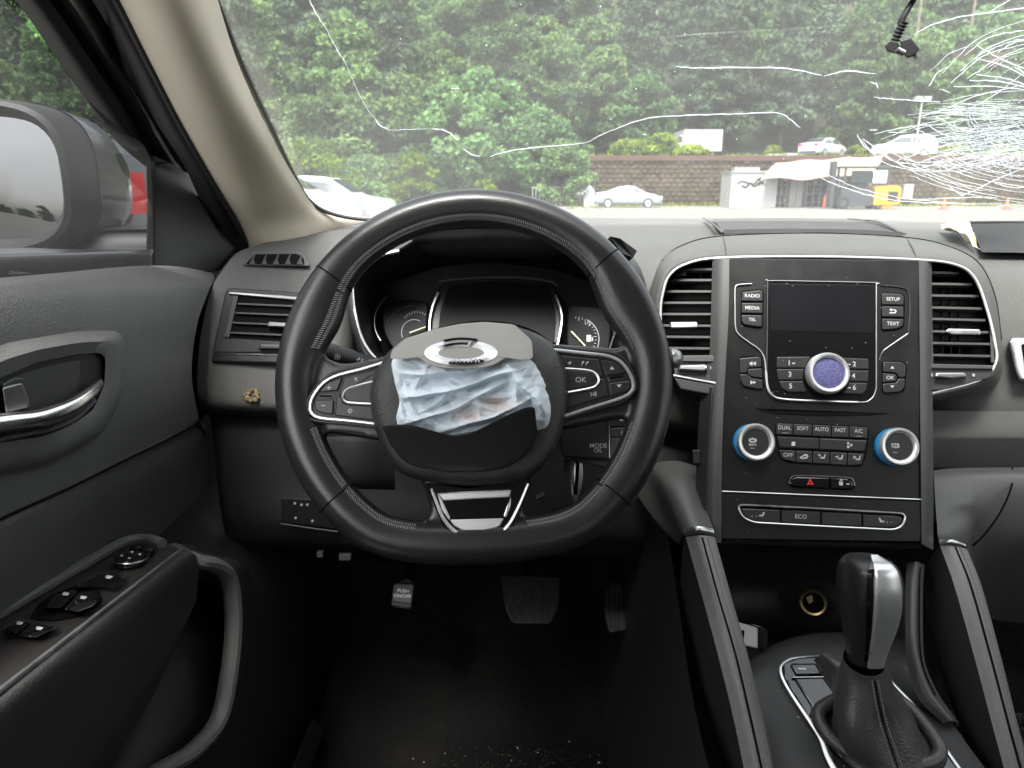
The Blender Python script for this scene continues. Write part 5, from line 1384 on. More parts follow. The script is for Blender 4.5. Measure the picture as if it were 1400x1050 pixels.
def button(P, r, txt=None, tx=0, ty=0, ts=5, nm='radio_button', h=.0035, par=st, tm=1, su=1.0, bold=.0, b=1.3, deco=None, m='button', pr='print'):
    def ex(o):
        if txt: o.text(SF_, txt, tx, ty, ts, h + .0002, 1, su=su, ang=-.025, bold=bold)
        if deco: deco(o, h + .0002)
    return S(P, r, -.001, h, b, nm, (m, pr), par, 2, ex)
def poly(o, P, h, m=1): o.add([SF_.p(a, b, h) for a, b in P], [tuple(range(len(P)))], m)
def dark_gap(P, r, d=1.6, par=st, nm='button_recess'):
    Q = inset(rpoly(P, r), -d)
    o = MB(); o.slab(SF_, Q, -.002, .0006, .2); return o.build(nm, M['void'], par)
bl_ = [(1015, 399), (1040, 396.5), (1043, 399), (1042, 446), (1039, 447.5), (1017, 444), (1014, 441)]
dark_gap(bl_, 2)
button([(1015, 399.5), (1040, 396.5), (1043, 398.5), (1042.5, 412), (1014, 411.5)], 2, 'RADIO', 1028.5, 404.5, 4.6, bold=.01)
button([(1014, 414), (1042.5, 414), (1042.5, 428.5), (1014, 428)], 1.5, 'MEDIA', 1028.5, 421, 4.6, bold=.01)
button([(1014, 430.5), (1042, 431), (1041.5, 446), (1038, 447), (1018, 444), (1014.5, 440)], 2, 'TEL', 1028.5, 437, 4.2, bold=.01)
br_ = [(1207, 401), (1232, 401.5), (1236, 406), (1235, 446), (1226, 450), (1208, 451), (1206, 448)]
dark_gap(br_, 2)
button([(1206, 401), (1231, 401.5), (1235.5, 405), (1235, 417), (1206, 416.5)], 2, 'SETUP', 1221, 409, 4.4, bold=.01)
button([(1206, 418.5), (1235, 419), (1235, 433.5), (1206, 433)], 1.5, deco=lambda o, h: (poly(o, [(1216, 423.5), (1219, 421), (1219, 426)], h), poly(o, [(1219, 423), (1224, 423), (1226, 425.5), (1224, 428.5), (1216, 428.5), (1216, 427), (1223, 427), (1224, 425.5), (1223, 424.3), (1219, 424.3)], h)))
button([(1206, 435.5), (1235, 436), (1234.5, 445), (1226, 449.5), (1208, 451), (1206, 449)], 2, 'TEXT', 1221, 442.5, 4.6, bold=.01)
# seek rocker (left) and arrow rocker (right)
dark_gap([(1011, 489), (1040, 487.5), (1043, 530), (1016, 528)], 4)
button([(1011, 490), (1037, 487.5), (1040.5, 490), (1040.5, 502), (1022, 503), (1021, 510), (1011.5, 510)], 2.5, nm='seek_button', deco=lambda o, h: poly(o, [(1024, 497), (1028.5, 494), (1028.5, 500)], h) or poly(o, [(1028.7, 497), (1032, 495), (1032, 499)], h) or poly(o, [(1032.5, 494.5), (1033.5, 494.5), (1033.5, 499.5), (1032.5, 499.5)], h))
button([(1022.5, 504.5), (1041.5, 503.5), (1042, 517), (1029, 515.5), (1022.5, 512)], 2, nm='centre_key')
button([(1011.5, 511.5), (1021.5, 511.5), (1028, 517), (1042.5, 519), (1042.5, 532), (1036, 532), (1017, 528), (1013, 522)], 2.5, nm='seek_button', deco=lambda o, h: poly(o, [(1026, 519.8), (1026, 525.8), (1030, 522.8)], h) or poly(o, [(1030, 520.5), (1030, 525), (1033.5, 522.8)], h))
dark_gap([(1207, 495), (1234, 495), (1239, 501), (1235, 535), (1208, 537)], 4)
button([(1207, 494.5), (1232, 495), (1238, 499), (1237.5, 516), (1228, 516), (1226, 510), (1207, 508.5)], 3, nm='arrow_button', deco=lambda o, h: poly(o, [(1217, 504), (1223, 504), (1220, 500.5)], h))
button([(1206.5, 510), (1225, 511.5), (1226.5, 516), (1225, 521.5), (1206.5, 523)], 2, 'OK', 1217, 516.5, 4.8, nm='centre_key', bold=.01)
button([(1206.5, 524.5), (1226, 523), (1228, 517.5), (1237.5, 517.5), (1236, 530), (1231, 536), (1208, 537.5)], 3, nm='arrow_button', deco=lambda o, h: poly(o, [(1217, 527), (1223, 527), (1220, 530.5)], h))
# number keys
dark_gap([(1063, 488), (1188, 490), (1187, 533), (1180, 539), (1078, 536), (1065, 528)], 4)
for (P, t_, x_, y_) in (([(1062, 488), (1108, 487.5), (1101, 503), (1062, 503)], '1', 1079, 496.5), ([(1062, 504.5), (1100, 504.5), (1098, 519.5), (1064, 519.5)], '3', 1080, 512), ([(1065, 521), (1098, 521), (1103, 536), (1078, 536), (1069, 531)], '5', 1081, 528),
                        ([(1146, 489), (1187, 490.5), (1187.5, 505), (1153, 504.5)], '2', 1168, 498), ([(1154, 506), (1187.5, 506.5), (1186.5, 522), (1156, 521.5)], '4', 1167, 514), ([(1156, 523), (1186, 523.5), (1184, 534), (1178, 539), (1150, 538)], '6', 1168, 530)):
    dx_ = (4, 0) if t_ in '1' else (-5, 0) if t_ in '26' else None
    button(P, 2, t_, x_, y_, 6.4, 'preset_key', bold=.012, h=.003, deco=(lambda o, h, d=dx_, x=x_, y=y_: poly(o, [(x + d[0] - (0 if d[0] > 0 else 4), y - .5), (x + d[0] + (4 if d[0] > 0 else 0), y - .5), (x + d[0] + (4 if d[0] > 0 else 0), y + 1), (x + d[0] - (0 if d[0] > 0 else 4), y + 1)], h)) if dx_ else None)
# rotary knob with purple mesh face
kn = sub('volume_knob', 1127, 512)
k_ = SF_.m
o = MB(); o.lathe(SF_.p(1129, 514, .0), SF_.n, [(30 * k_, 0), (30 * k_, .004)], 40); o.build('knob_base', M['void'], kn)
o = MB(); o.lathe(SF_.p(1127, 512, .0), SF_.n, [(27 * k_, .002), (27.6 * k_, .010), (27 * k_, .014), (25.2 * k_, .0165), (22.5 * k_, .0165), (20.6 * k_, .0145), (20 * k_, .0125)], 48, cap1=False); o.build('knob_ring', M['strap'], kn, smooth=50)
o = MB(); o.lathe(SF_.p(1127, 512, .0), SF_.n, [(20.2 * k_, .0122), (14 * k_, .0136), (.0005, .0142)], 40, cap1=False); o.build('knob_mesh', M['fabric_knob'], kn)
# climate knobs
def cknob(x, y, deco):
    kk = sub('climate_knob', x, y)
    o = MB(); o.lathe(SF_.p(x - 2.6, y + .3, .0), SF_.n, [(24.6 * k_, 0), (24.6 * k_, .0030), (24 * k_, .0045)], 44); o.build('blue_ring', M['blue'], kk)
    o = MB(); o.lathe(SF_.p(x, y, .0), SF_.n, [(23.5 * k_, .003), (24.6 * k_, .008), (24.4 * k_, .0115), (23 * k_, .0135), (20.5 * k_, .0135), (18 * k_, .011), (17 * k_, .0095)], 48, cap1=False); o.build('chrome_ring', M['strap'], kk, smooth=50)
    o = MB(); o.lathe(SF_.p(x, y, .0), SF_.n, [(17.2 * k_, .0093), (16 * k_, .0103), (8 * k_, .0101), (.0005, .0100)], 40, cap1=False); deco(o, .0106); o.build('knob_face', [M['button'], M['print']], kk)
def d1_(o, h):
    poly(o, [(1024, 600), (1029, 598.5), (1034, 600), (1035, 602.5), (1032, 605), (1026, 605), (1023.5, 602.5)], h)
    poly(o, [(1026, 601), (1032, 601), (1031, 603), (1027, 603)], h + .0002, 0)
    o.text(SF_, 'MAX', 1029, 608, 3.2, h, 1, bold=.012)
    poly(o, [(1025.5, 612.3), (1031.5, 612.5), (1031.5, 613.2), (1025.5, 613)], h)
def d2_(o, h):
    poly(o, [(1219, 606), (1229, 606.5), (1229.5, 612), (1219, 611.5)], h); poly(o, [(1220.2, 607.2), (1228, 607.6), (1228.2, 610.8), (1220.2, 610.4)], h + .0002, 0)
    for q in (1221.8, 1224.2, 1226.6): poly(o, [(q, 607.5), (q + .9, 607.5), (q + .9, 613), (q, 613)], h + .0003)
    poly(o, [(1221, 618), (1227, 618.3), (1227, 619), (1221, 618.7)], h)
cknob(1030, 605, d1_); cknob(1224, 611, d2_)
# climate panel
dark_gap([(1062, 579), (1184, 584), (1187, 588), (1184, 620), (1177, 637), (1080, 632), (1068, 626), (1061, 600)], 4, 1.5)
xl = [1061, 1084.5, 1110.5, 1136.5, 1161, 1187]
for i, t_ in enumerate(('DUAL', 'SOFT', 'AUTO', 'FAST', 'A/C')):
    x0, x1 = xl[i] + .6, xl[i + 1] - .6
    y0 = 578.5 + (x0 - 1061) * .045; y1 = 594 + (x0 - 1061) * .045
    rr = [4 if i == 0 else 1, 4 if i == 4 else 1, 1, 1]
    button([(x0, y0), (x1, y0 + 1.1), (x1 - (1 if i == 4 else 0), y1 + 1.1), (x0, y1)], rr, t_, (x0 + x1) / 2, y0 + 6.4, 5.0, 'climate_button', h=.003, su=.9, deco=lambda o, h, a=x0, y=y1: poly(o, [(a + 8, y - 2.6), (a + 17, y - 2.2), (a + 17, y - 1.7), (a + 8, y - 2.1)], h) if a < 1070 or a > 1155 else None)
def fan(cx, cy):
    def f(o, h):
        for k in range(3):
            a = k * 2.094
            P = [(cx + 1 * math.cos(a), cy + 1 * math.sin(a))] + [(cx + (2.8 + 1.9 * math.cos(b)) * math.cos(a) - 1.9 * math.sin(b) * math.sin(a), cy + (2.8 + 1.9 * math.cos(b)) * math.sin(a) + 1.9 * math.sin(b) * math.cos(a)) for b in (-2.2, -1.2, 0, 1.2, 2.2)]
            poly(o, P, h)
    return f
button([(1062, 596), (1120, 598.6), (1120, 615), (1066, 613)], [2, 1, 1, 3], nm='fan_rocker', h=.0024, deco=lambda o, h: poly(o, [(1082.5, 604), (1087.5, 604), (1087, 609.5), (1082, 609.5)], h), b=2.5)
button([(1120, 598.6), (1186, 601.5), (1183, 618.5), (1120, 615)], [1, 2, 3, 1], nm='fan_rocker', h=.0024, deco=fan(1161, 608.5), b=2.5)
xl = [1064, 1088, 1111, 1135, 1159, 1183]
def seat_i(cx, cy, k):
    def f(o, h):
        poly(o, [(cx - 1, cy), (cx + 3, cy + .5), (cx + 4.5, cy - 4), (cx + 6, cy - 4), (cx + 4.3, cy + 2.4), (cx - 1.5, cy + 2)], h)
        if k != 1: poly(o, [(cx - 5, cy - 3.5), (cx - 2, cy - 3.5), (cx - 1, cy - 1), (cx - 2.2, cy - .6)], h)
        if k != 0: poly(o, [(cx - 5, cy - 1.2), (cx - 1, cy - 3), (cx - .4, cy - 1.6), (cx - 4, cy + .2)], h)
    return f
for i in range(5):
    x0, x1 = xl[i] + .6, xl[i + 1] - .6
    y0 = 615 + (x0 - 1064) * .045; y1 = (628, 632, 633.5, 635, 636.5)[i]; y2 = (632, 633.5, 635, 636.5, 636)[i]
    P = [(x0, y0), (x1, y0 + 1.1), (x1 - (4 if i == 4 else 0), y2), (x0 + (4 if i == 0 else 0), y1)]
    if i == 0: button(P, [1, 1, 1, 4], 'OFF', 1077.5, 622.2, 5, 'climate_button', h=.003)
    elif i == 1: button(P, 1, nm='climate_button', h=.003, deco=lambda o, h: poly(o, [(1093, 625.5), (1097, 623), (1101, 620.5), (1104, 621.5), (1105.5, 624), (1103, 627), (1096, 627.5)], h) or poly(o, [(1096, 625.2), (1102, 622.6), (1103, 624.5), (1098, 626)], h + .0002, 0))
    else: button(P, [1, 1, 4 if i == 4 else 1, 1], nm='climate_button', h=.003, deco=seat_i((x0 + x1) / 2, y0 + 7.5, i - 2))
# hazard switch and door lock
dark_gap([(1078, 656), (1086, 651), (1162, 654), (1168, 660), (1168, 667), (1160, 669), (1082, 665)], 4, 1.6)
o_ = S([(1080, 657), (1087, 651.5), (1134, 653), (1134, 668), (1083, 665.5), (1079, 662)], [4, 4, .6, .6, 4, 3], -.001, .004, 2, 'hazard_switch', ('gloss', 'printred'), extra=lambda o: (poly(o, [(1103, 662.5), (1112.5, 662.8), (1107.8, 653.8)], .0043), poly(o, [(1105.6, 661), (1110, 661.2), (1107.8, 657)], .0045, 0), poly(o, [(1106.9, 660.4), (1108.8, 660.5), (1107.8, 658.4)], .0047)))
S([(1135, 653), (1161, 654.5), (1166, 659), (1167, 666), (1160, 669), (1135, 668)], [.6, 5, 4, 3, 3, .6], -.001, .004, 2, 'lock_switch', ('gloss', 'print'), extra=lambda o: (poly(o, [(1147, 658.8), (1152.5, 659), (1152.5, 663.8), (1147, 663.5)], .0043), poly(o, [(1148, 656.2), (1149.8, 655.2), (1151.6, 656.2), (1151.6, 658.8), (1150.6, 658.8), (1150.4, 656.8), (1149, 656.8), (1149, 658.8), (1148, 658.8)], .0043), poly(o, [(1157, 662.5), (1161.5, 662.7), (1161, 661), (1158, 660.8)], .0043)))
o = MB(); o.tube(spline([SF_.p(a, b, .003) for a, b in ((1078, 660), (1081, 654), (1088, 650.3), (1120, 651), (1160, 653), (1167, 658), (1168.5, 664))], 40), .0007, 6); o.build('switch_rim', M['greysilver'], st)
# seat heating strip in its bright frame
fr_ = rpoly([(1008, 690.5), (1030, 691), (1120, 695.5), (1234, 702), (1238, 707), (1233, 720), (1222, 724.5), (1120, 719.5), (1030, 714.5), (1014, 707)], [6, 4, 6, 5, 5, 6, 8, 6, 8, 8])
dark_gap([(p.x, p.y) for p in fr_], 0, -.5)
o = MB(); o.tube([SF_.p(p.x, p.y, .002) for p in even([V(p.x, p.y, 0) for p in fr_], 4, True)], .0014, 8, closed=True); o.build('strip_frame', M['satin'], st)
def seat_h(cx, cy, s):
    def f(o, h):
        poly(o, [(cx - 4 * s, cy + 2.5), (cx + 1.5 * s, cy + 2.5), (cx + 4 * s, cy - 3.6), (cx + 1.6 * s, cy - 3.6), (cx - .2 * s, cy + .3), (cx - 4 * s, cy + .2)], h)
        for q in range(2): poly(o, [(cx - (9 + 6 * q) * s, cy + 2), (cx - (6.6 + 6 * q) * s, cy + 2), (cx - (6.6 + 6 * q) * s, cy + 2.8), (cx - (9 + 6 * q) * s, cy + 2.8)], h)
    return f
button([(1012, 694.5), (1066.5, 697), (1066.5, 714.5), (1030, 713), (1018, 707)], [4, .6, .6, 5, 5], nm='seat_heat_switch', h=.0026, deco=seat_h(1042, 703.5, 1), b=2)
button([(1068, 697), (1121.5, 699.5), (1121.5, 717), (1068, 714.5)], .6, 'ECO', 1095, 706.5, 5.2, 'eco_switch', h=.0026, b=2, bold=.006)
button([(1123, 699.6), (1178, 702.6), (1178, 720), (1123, 717)], .6, nm='blank_switch', h=.0026, b=2)
button([(1179.5, 702.7), (1228, 705.3), (1234, 708), (1230, 718), (1222, 722), (1179.5, 720)], [.6, 3, 4, 5, 5, .6], nm='seat_heat_switch', h=.0026, deco=seat_h(1205, 711.5, -1), b=2)

# ---- surround of stack and vents
ss = thing('stack_surround', None, None, T(1120, 345, .9)); ss.parent = dash; ss.location = WORG[ss.name] - WORG[dash.name]
CO = [(880, 480, .945), (884, 420, .940), (893, 385, .935), (905, 357, .938), (930, 337, .945), (985, 323, .952), (1120, 319, .952), (1240, 325, .945), (1297, 337, .94), (1338, 360, .93), (1360, 405, .92), (1369, 465, .91), (1369, 510, .902), (1345, 535, .895), (1262, 552, .885)]
CI = [(906, 480, .905), (903, 430, .903), (906, 402, .900), (915, 377, .898), (938, 361, .893), (985, 352.5, .885), (1120, 351, .878), (1250, 355, .872), (1306, 362, .872), (1333, 381, .87), (1350, 425, .868), (1360, 468, .866), (1361, 496, .866), (1338, 520, .866), (1262, 540, .865)]
CM = [(a[0] * .45 + b[0] * .55, a[1] * .45 + b[1] * .55 - 1, a[2] * .35 + b[2] * .65 - .012) for a, b in zip(CO, CI)]
CB = [(672 + (a[0] - 672) * 1.0, a[1] - 2, a[2] + .05) for a in CO]
o = MB(); o.loft(TT([CB, CO, CM, CI, [(b[0], b[1] + .5, b[2] + .03) for b in CI]]), 110, 26); o.build('surround_pad', M['dash'], ss, smooth=60)
o = MB(); o.tube(spline([T(a, b, t - .003) for a, b, t in CI], 120), .0017, 8); o.build('chrome_line', M['strap'], ss)
o = MB(); o.tube(spline([T(a, b, t - .0005) for a, b, t in CO[3:12]], 90), .0011, 6); o.build('pad_groove', M['void'], ss)
for x0, y0, t0, x1, y1, t1 in ((988, 323, .951, 993, 351, .882), (1239, 325, .944, 1254, 355, .870)):
    o = MB(); o.tube(spline([T(x0, y0, t0), T((x0 + x1) / 2 + 1, (y0 + y1) / 2 - 1.2, t0 * .35 + t1 * .65 - .0125), T(x1, y1, t1)], 12), .0006, 5); o.build('pad_seam', M['soft'], ss)
# speaker grille on the dash top
GP = [[(972, 301, 1.19), (1060, 300, 1.19), (1150, 301, 1.19), (1200, 302, 1.19)], [(980, 309, 1.08), (1070, 308, 1.08), (1160, 309, 1.08), (1215, 312, 1.08)], [(988, 319, .985), (1080, 317.5, .985), (1170, 319, .985), (1232, 323, .985)]]
GP = [[T(a, b, t) + V(0, 0, .0025) for a, b, t in r] for r in GP]
o = MB(); o.loft(GP, 40, 24); o.build('speaker_grille', M['speaker'], dash)
for k in range(5):
    yy = 317 + k * 1.3; o = MB()
    o.tube(spline([T(990, yy + .6, .985 - .008 * k) + V(0, 0, .0032), T(1080, yy - .6, .985 - .008 * k) + V(0, 0, .0032), T(1170, yy + .6, .985 - .008 * k) + V(0, 0, .0032), T(1234, yy + 4.2, .985 - .008 * k) + V(0, 0, .0032)], 24), .0008, 5); o.build('grille_bar', M['pillar_grey'], dash)
o = MB(); o.tube(spline([T(1160, 301.5, 1.18) + V(0, 0, .0032), T(1200, 307, 1.1) + V(0, 0, .004), T(1236, 323, .98) + V(0, 0, .003)], 24), .0026, 8, flat=.5); o.build('grille_rim', M['dash'], dash)
o = MB(); o.tube(spline([T(962, 300.5, 1.19) + V(0, 0, .003), T(975, 309, 1.08) + V(0, 0, .003), T(988, 322, .97) + V(0, 0, .004)], 24), .0022, 8, flat=.5); o.build('grille_rim', M['pillar_grey'], dash)

# ---- centre vents
def centre_vent(FR, outline, sl, tab, nm_org, sill, plate, wheel, cheeks):
    v_ = thing('air_vent', None, None, FR.p(*nm_org)); v_.parent = dash; v_.location = WORG[v_.name] - WORG[dash.name]
    def q(P, r, h0, h1, b, nm, m):
        o = MB(); o.slab(FR, rpoly(P, r), h0, h1, b); return o.build(nm, M[m], v_)
    o = MB(); o.slab(FR, rpoly(outline, 6), -.06, -.022, .2); o.build('vent_void', M['void'], v_)
    for x0, y0, x1, y1 in sl:
        o = MB()
        A_ = [FR.p(x0, y0, 0), FR.p(x1, y1, 0), FR.p(x1, y1 + 3.0, 0), FR.p(x0, y0 + 3.0, 0)]
        B_ = [p - FR.n * .012 + V(0, 0, .0) for p in A_]
        o.rings([[A_[0] + FR.n * -.001, A_[1] + FR.n * -.001, A_[2] + FR.n * -.001, A_[3] + FR.n * -.001], B_]); o.build('vent_slat', M['pillar_grey'], v_, smooth=0)
    for i in range(3):
        xa = outline[0][0] + (outline[1][0] - outline[0][0]) * (.3 + .22 * i)
        o = MB(); o.slab(FR, [(xa, sl[0][1]), (xa + 1.6, sl[0][1]), (xa + 1.6, sl[-1][1]), (xa, sl[-1][1])], -.022, -.014, .2); o.build('vent_blade', M['black'], v_)
    q(tab, 2.5, -.001, .007, 2, 'vent_tab', 'satin')
    q(sill, 1, -.02, .003, 1.5, 'vent_sill', 'pillar_grey')
    q(plate, 1.5, -.02, -.001, 1, 'vent_plate', 'soft')
    q(wheel, 3, -.002, .008, 2.5, 'thumb_wheel', 'greysilver')
    for P in cheeks: q(P, .6, -.03, .0, .8, 'vent_cheek', 'pillar_grey')
    return v_, q
CVL = Frame.of(T(906, 485, .898), T(976, 485, .868), T(940, 365, .905))
v_, q = centre_vent(CVL, [(900, 364), (978, 357), (974, 490), (900, 490)],
    [(916, 381, 974, 381), (909, 396.5, 974, 396.5), (905, 412, 973.5, 412), (903, 427.5, 973, 427.5), (903, 443, 973, 443.5), (908, 458.5, 972, 459), (914, 474, 971, 474.5), (925, 367, 975, 366)],
    [(916, 440), (953, 440), (954, 448), (916, 449)], (940, 430), [(926, 486), (974, 485.5), (987, 491), (975, 495), (920, 494)], [(920, 494), (989, 492), (990, 524), (922, 512)], [(928, 499), (964, 498), (968, 503), (964, 508), (926, 506)], [])
q([(920, 511), (990, 524.5), (990, 527.5), (920, 514.5)], .8, -.01, .003, 1, 'chrome_line', 'satin')
q([(920, 515), (990, 528), (984, 542), (930, 532)], 2, -.03, .0015, 2, 'lower_wedge', 'soft')
q([(971, 500.5), (976, 500.5), (976, 505), (971, 505)], .5, -.004, .0005, .2, 'vent_mark', 'printgrey')
q([(925, 371), (938, 370), (938, 377), (925, 378)], .8, -.004, -.0004, .2, 'torn_scrap', 'dark')
CVR = Frame.of(T(1274, 500, .862), T(1358, 503, .858), T(1300, 365, .882))
v_, q = centre_vent(CVR, [(1272, 358), (1325, 362), (1362, 440), (1362, 500), (1272, 497)],
    [(1274, 370.5, 1312, 371.5), (1274, 386, 1330, 387), (1274, 402, 1339, 403), (1275, 418.5, 1344, 420), (1275, 434, 1348, 436), (1275, 451, 1352, 452.5), (1276, 467, 1354, 468.5), (1276, 483.5, 1355, 485)],
    [(1296, 449), (1340, 450), (1341, 458), (1300, 457.5), (1293, 453)], (1318, 430), [(1264, 497), (1358, 499.5), (1357, 505), (1263, 503.5)], [(1259, 503), (1358, 505), (1354, 516), (1300, 531), (1259, 536)], [(1280, 509), (1320, 509), (1322, 516), (1300, 518), (1278, 516)],
    [[(1259, 359), (1273, 359), (1276, 497), (1261, 497)], [(1352, 420), (1355, 420), (1360, 496), (1355, 496)]])
q([(1270, 510), (1275, 510), (1275, 515), (1270, 515)], .5, -.002, .0008, .2, 'vent_mark', 'printgrey')
q([(1329, 511), (1333, 511), (1333, 515), (1329, 515)], .5, -.002, .0008, .2, 'vent_mark', 'printgrey')

# ---- passenger side: crease, knee pad, silver trim end
o = MB(); o.loft(TT([[(1262, 556, .90), (1320, 562, .915), (1800, 560, .925)], [(1268, 585, .895), (1320, 592, .91), (1800, 592, .92)], [(1274, 606, .90), (1320, 606, .915), (1800, 606, .925)], [(1276, 640, .93), (1320, 640, .94), (1800, 640, .95)]]), 24, 18); o.build('glove_upper', M['dash'], dash)
o = MB(); o.loft(TT([[(1272, 600, .915), (1340, 600, .93), (1800, 600, .94)], [(1274, 640, .935), (1340, 640, .95), (1800, 640, .96)], [(1274, 660, .96), (1340, 660, .98), (1800, 660, .99)]]), 20, 8); o.build('shadow_gap', M['black'], dash)
PF = Frame.of(T(1380, 520, .905), T(1440, 520, .905), T(1390, 460, .915))
o = MB(); o.slab(PF, rpoly([(1379, 466), (1384, 461), (1470, 461), (1470, 522), (1394, 522), (1387, 505)], [4, 4, 1, 1, 6, 6]), -.02, .006, 5, steps=4); o.build('passenger_vent_trim', M['satin'], dash)
o = MB(); o.slab(PF, rpoly([(1396, 470), (1470, 470), (1470, 512), (1402, 512)], 4), -.02, .0066, 1); o.build('passenger_vent', M['void'], dash)
o = MB(); o.loft(TT([[(1276, 643, .915), (1310, 640, .925), (1400, 639, .93), (1800, 638, .93)], [(1277, 655, .885), (1312, 652, .90), (1400, 652, .905), (1800, 652, .905)], [(1279, 690, .872), (1322, 684, .885), (1400, 690, .905), (1800, 690, .91)], [(1281, 715, .862), (1324, 706, .885), (1392, 740, .92), (1800, 740, .93)], [(1284, 742, .852), (1319, 750, .875), (1380, 790, .97), (1800, 800, .98)], [(1300, 800, .90), (1330, 805, .92), (1380, 850, 1.05), (1800, 860, 1.06)]]), 40, 34); o.build('knee_pad', M['kneepad'], dash)
o = MB(); o.tube(spline([T(1384, 640, .925), T(1383, 665, .90), T(1368, 700, .89), T(1345, 732, .895), T(1330, 746, .905)], 24), .0012, 5); o.build('pad_seam', M['void'], dash)
# driver-side knee pad flowing into the left rail
o = MB(); o.loft(TT([[(868, 668, .98), (880, 648, .965), (895, 634, .945), (925, 630, .93), (955, 638, .92)], [(880, 690, .95), (892, 672, .93), (906, 656, .885), (932, 652, .875), (958, 658, .878)], [(905, 722, .90), (914, 712, .88), (922, 700, .845), (942, 694, .832), (966, 696, .845)], [(928, 745, .86), (931, 738, .84), (936, 728, .815), (955, 724, .805), (977, 728, .815)]]), 34, 34); o.build('driver_knee_pad', M['kneepad'], dash)

# ---- dark board and cream paper on the dash top, at right
BD = Frame.of(T(1342, 345, .995), T(1470, 347, .995), T(1335, 306, 1.15))
o = MB(); o.slab(BD, rpoly([(1325, 305), (1480, 303), (1490, 347), (1342, 345)], 2), -.002, .006, .8)
bo = thing('tray_mat', 'dark grey flat tray lying on the dash top at right', 'tray', BD.p(1400, 325)); o.build('tray_base', M['tray'], bo)
o = MB(); o.tube([BD.p(1325, 305, .006), BD.p(1480, 303, .006)], .003, 6); o.build('tray_rim', M['dark'], bo)
o = MB(); o.loft([[BD.p(1286, 309, .004), BD.p(1298, 305, .012), BD.p(1312, 304, .008), BD.p(1326, 303, .014)], [BD.p(1290, 313, .006), BD.p(1304, 311, .020), BD.p(1318, 309, .012), BD.p(1328, 311, .016)], [BD.p(1304, 317, .004), BD.p(1314, 318, .016), BD.p(1324, 320, .010), BD.p(1334, 325, .014)], [BD.p(1326, 332, .004), BD.p(1332, 334, .008), BD.p(1337, 339, .006), BD.p(1341, 344, .006)]], 22, 22, fn=lambda p: p + V(0, 0, .006 * noise.noise(p * 60))); 
tag(o.build('paper_scrap', M['cream'], None, org=BD.p(1315, 320)), 'crumpled cream paper scrap beside the grey tray on the dash', 'paper')
# ---- loose camera cable hanging at the top right of the windscreen
cb = thing('hanging_cable', 'black cable with two plugs hanging before the windscreen', 'cable', T(1240, 40, .64))
o = MB(); o.tube(spline([T(1290, -60, .60), T(1262, -20, .62), T(1247, 4, .635), T(1236, 24, .64), T(1229, 44, .645)], 30), .0022, 8); o.build('cord', M['rubber'], cb)
o = MB(); o.tube(spline([T(1290, -60, .605), T(1256, -14, .625), T(1240, 10, .638), T(1232, 24, .642), T(1228, 34, .645)], 30), .0013, 8); o.build('cord', M['rubber'], cb)
P_ = spline([T(1236, 30, .642), T(1230, 42, .645), T(1224, 55, .648)], 22)
o = MB(); o.tube(P_, [.0042 if i % 4 < 2 else .0030 for i in range(22)], 10); o.build('strain_relief', M['rubber'], cb)
CF = Frame.of(T(1215, 70, .648), T(1255, 78, .645), T(1230, 50, .645))
o = MB(); o.slab(CF, rpoly([(1209, 62), (1216, 54), (1228, 58), (1232, 66), (1226, 74), (1212, 70)], 3), -.008, .004, 2); o.build('plug', M['black'], cb)
o = MB(); o.slab(CF, rpoly([(1230, 55), (1245, 51), (1258, 67), (1250, 76), (1240, 80), (1232, 70)], 2), -.006, .006, 2); o.build('plug', M['black'], cb)
o = MB(); o.tube([T(1226, 68, .640), T(1236, 73, .640)], .0028, 10); o.build('plug_tip', M['satin'], cb)
o = MB(); o.slab(CF, rpoly([(1246, 74), (1253, 71), (1257, 78), (1250, 83)], 1), -.003, .003, 1); o.build('plug_tip', M['greysilver'], cb)
# ================================================================ steering wheel
WT, WALP = .667, R(24)
SW = Frame(T(648, 517, WT), V(1, 0, 0), V(0, math.sin(WALP), math.cos(WALP)))
wh = thing('steering_wheel', 'black leather steering wheel with torn hub and burst airbag', 'steering wheel', SW.o)
ROT = R(2.6)
def rimpt(a, dr=0.0, h=0.0):
    """rim centre line at angle a (0 = right, 90 = top of the wheel), flattened at the bottom"""
    r = .1700 + dr
    u, v = r * math.cos(a), r * math.sin(a)
    lim = -(.1635 + dr)
    if v < lim + .03:
        q = lim + .03 - v
        v = lim + .03 - .03 * (1 - math.exp(-q / .03)) * 1.0
    ca, sa = math.cos(ROT), math.sin(ROT)
    return SW.w(u * ca - v * sa, u * sa + v * ca, h)
def grip(a):
    """in-plane half width of the rim, thicker at the thumb rests"""
    d = math.degrees(a) % 360
    g_ = lambda c, w_: math.exp(-((((d - c + 180) % 360) - 180) / w_) ** 2)
    return .0164 + .0105 * (g_(156, 14) + g_(24, 14)) - .0012 * (g_(182, 12) + g_(-2, 12)) + .0020 * (g_(208, 24) + g_(-28, 24)) + .0028 * g_(270, 30)
NR = 200
body_ = MB()
L = []
for i in range(NR):
    a = 2 * math.pi * i / NR
    c = rimpt(a); e = (rimpt(a, .01) - c).normalized()
    wi = grip(a); wo = .0165
    ring = []
    for j in range(18):
        b = 2 * math.pi * j / 18
        cx, hy = math.cos(b), math.sin(b)
        ring.append(c + e * ((wo if cx > 0 else wi * 1.25) * cx) + SW.n * (.0165 * hy))
    L.append(ring)
body_.grid(L, 0, cu=True, cv=True)
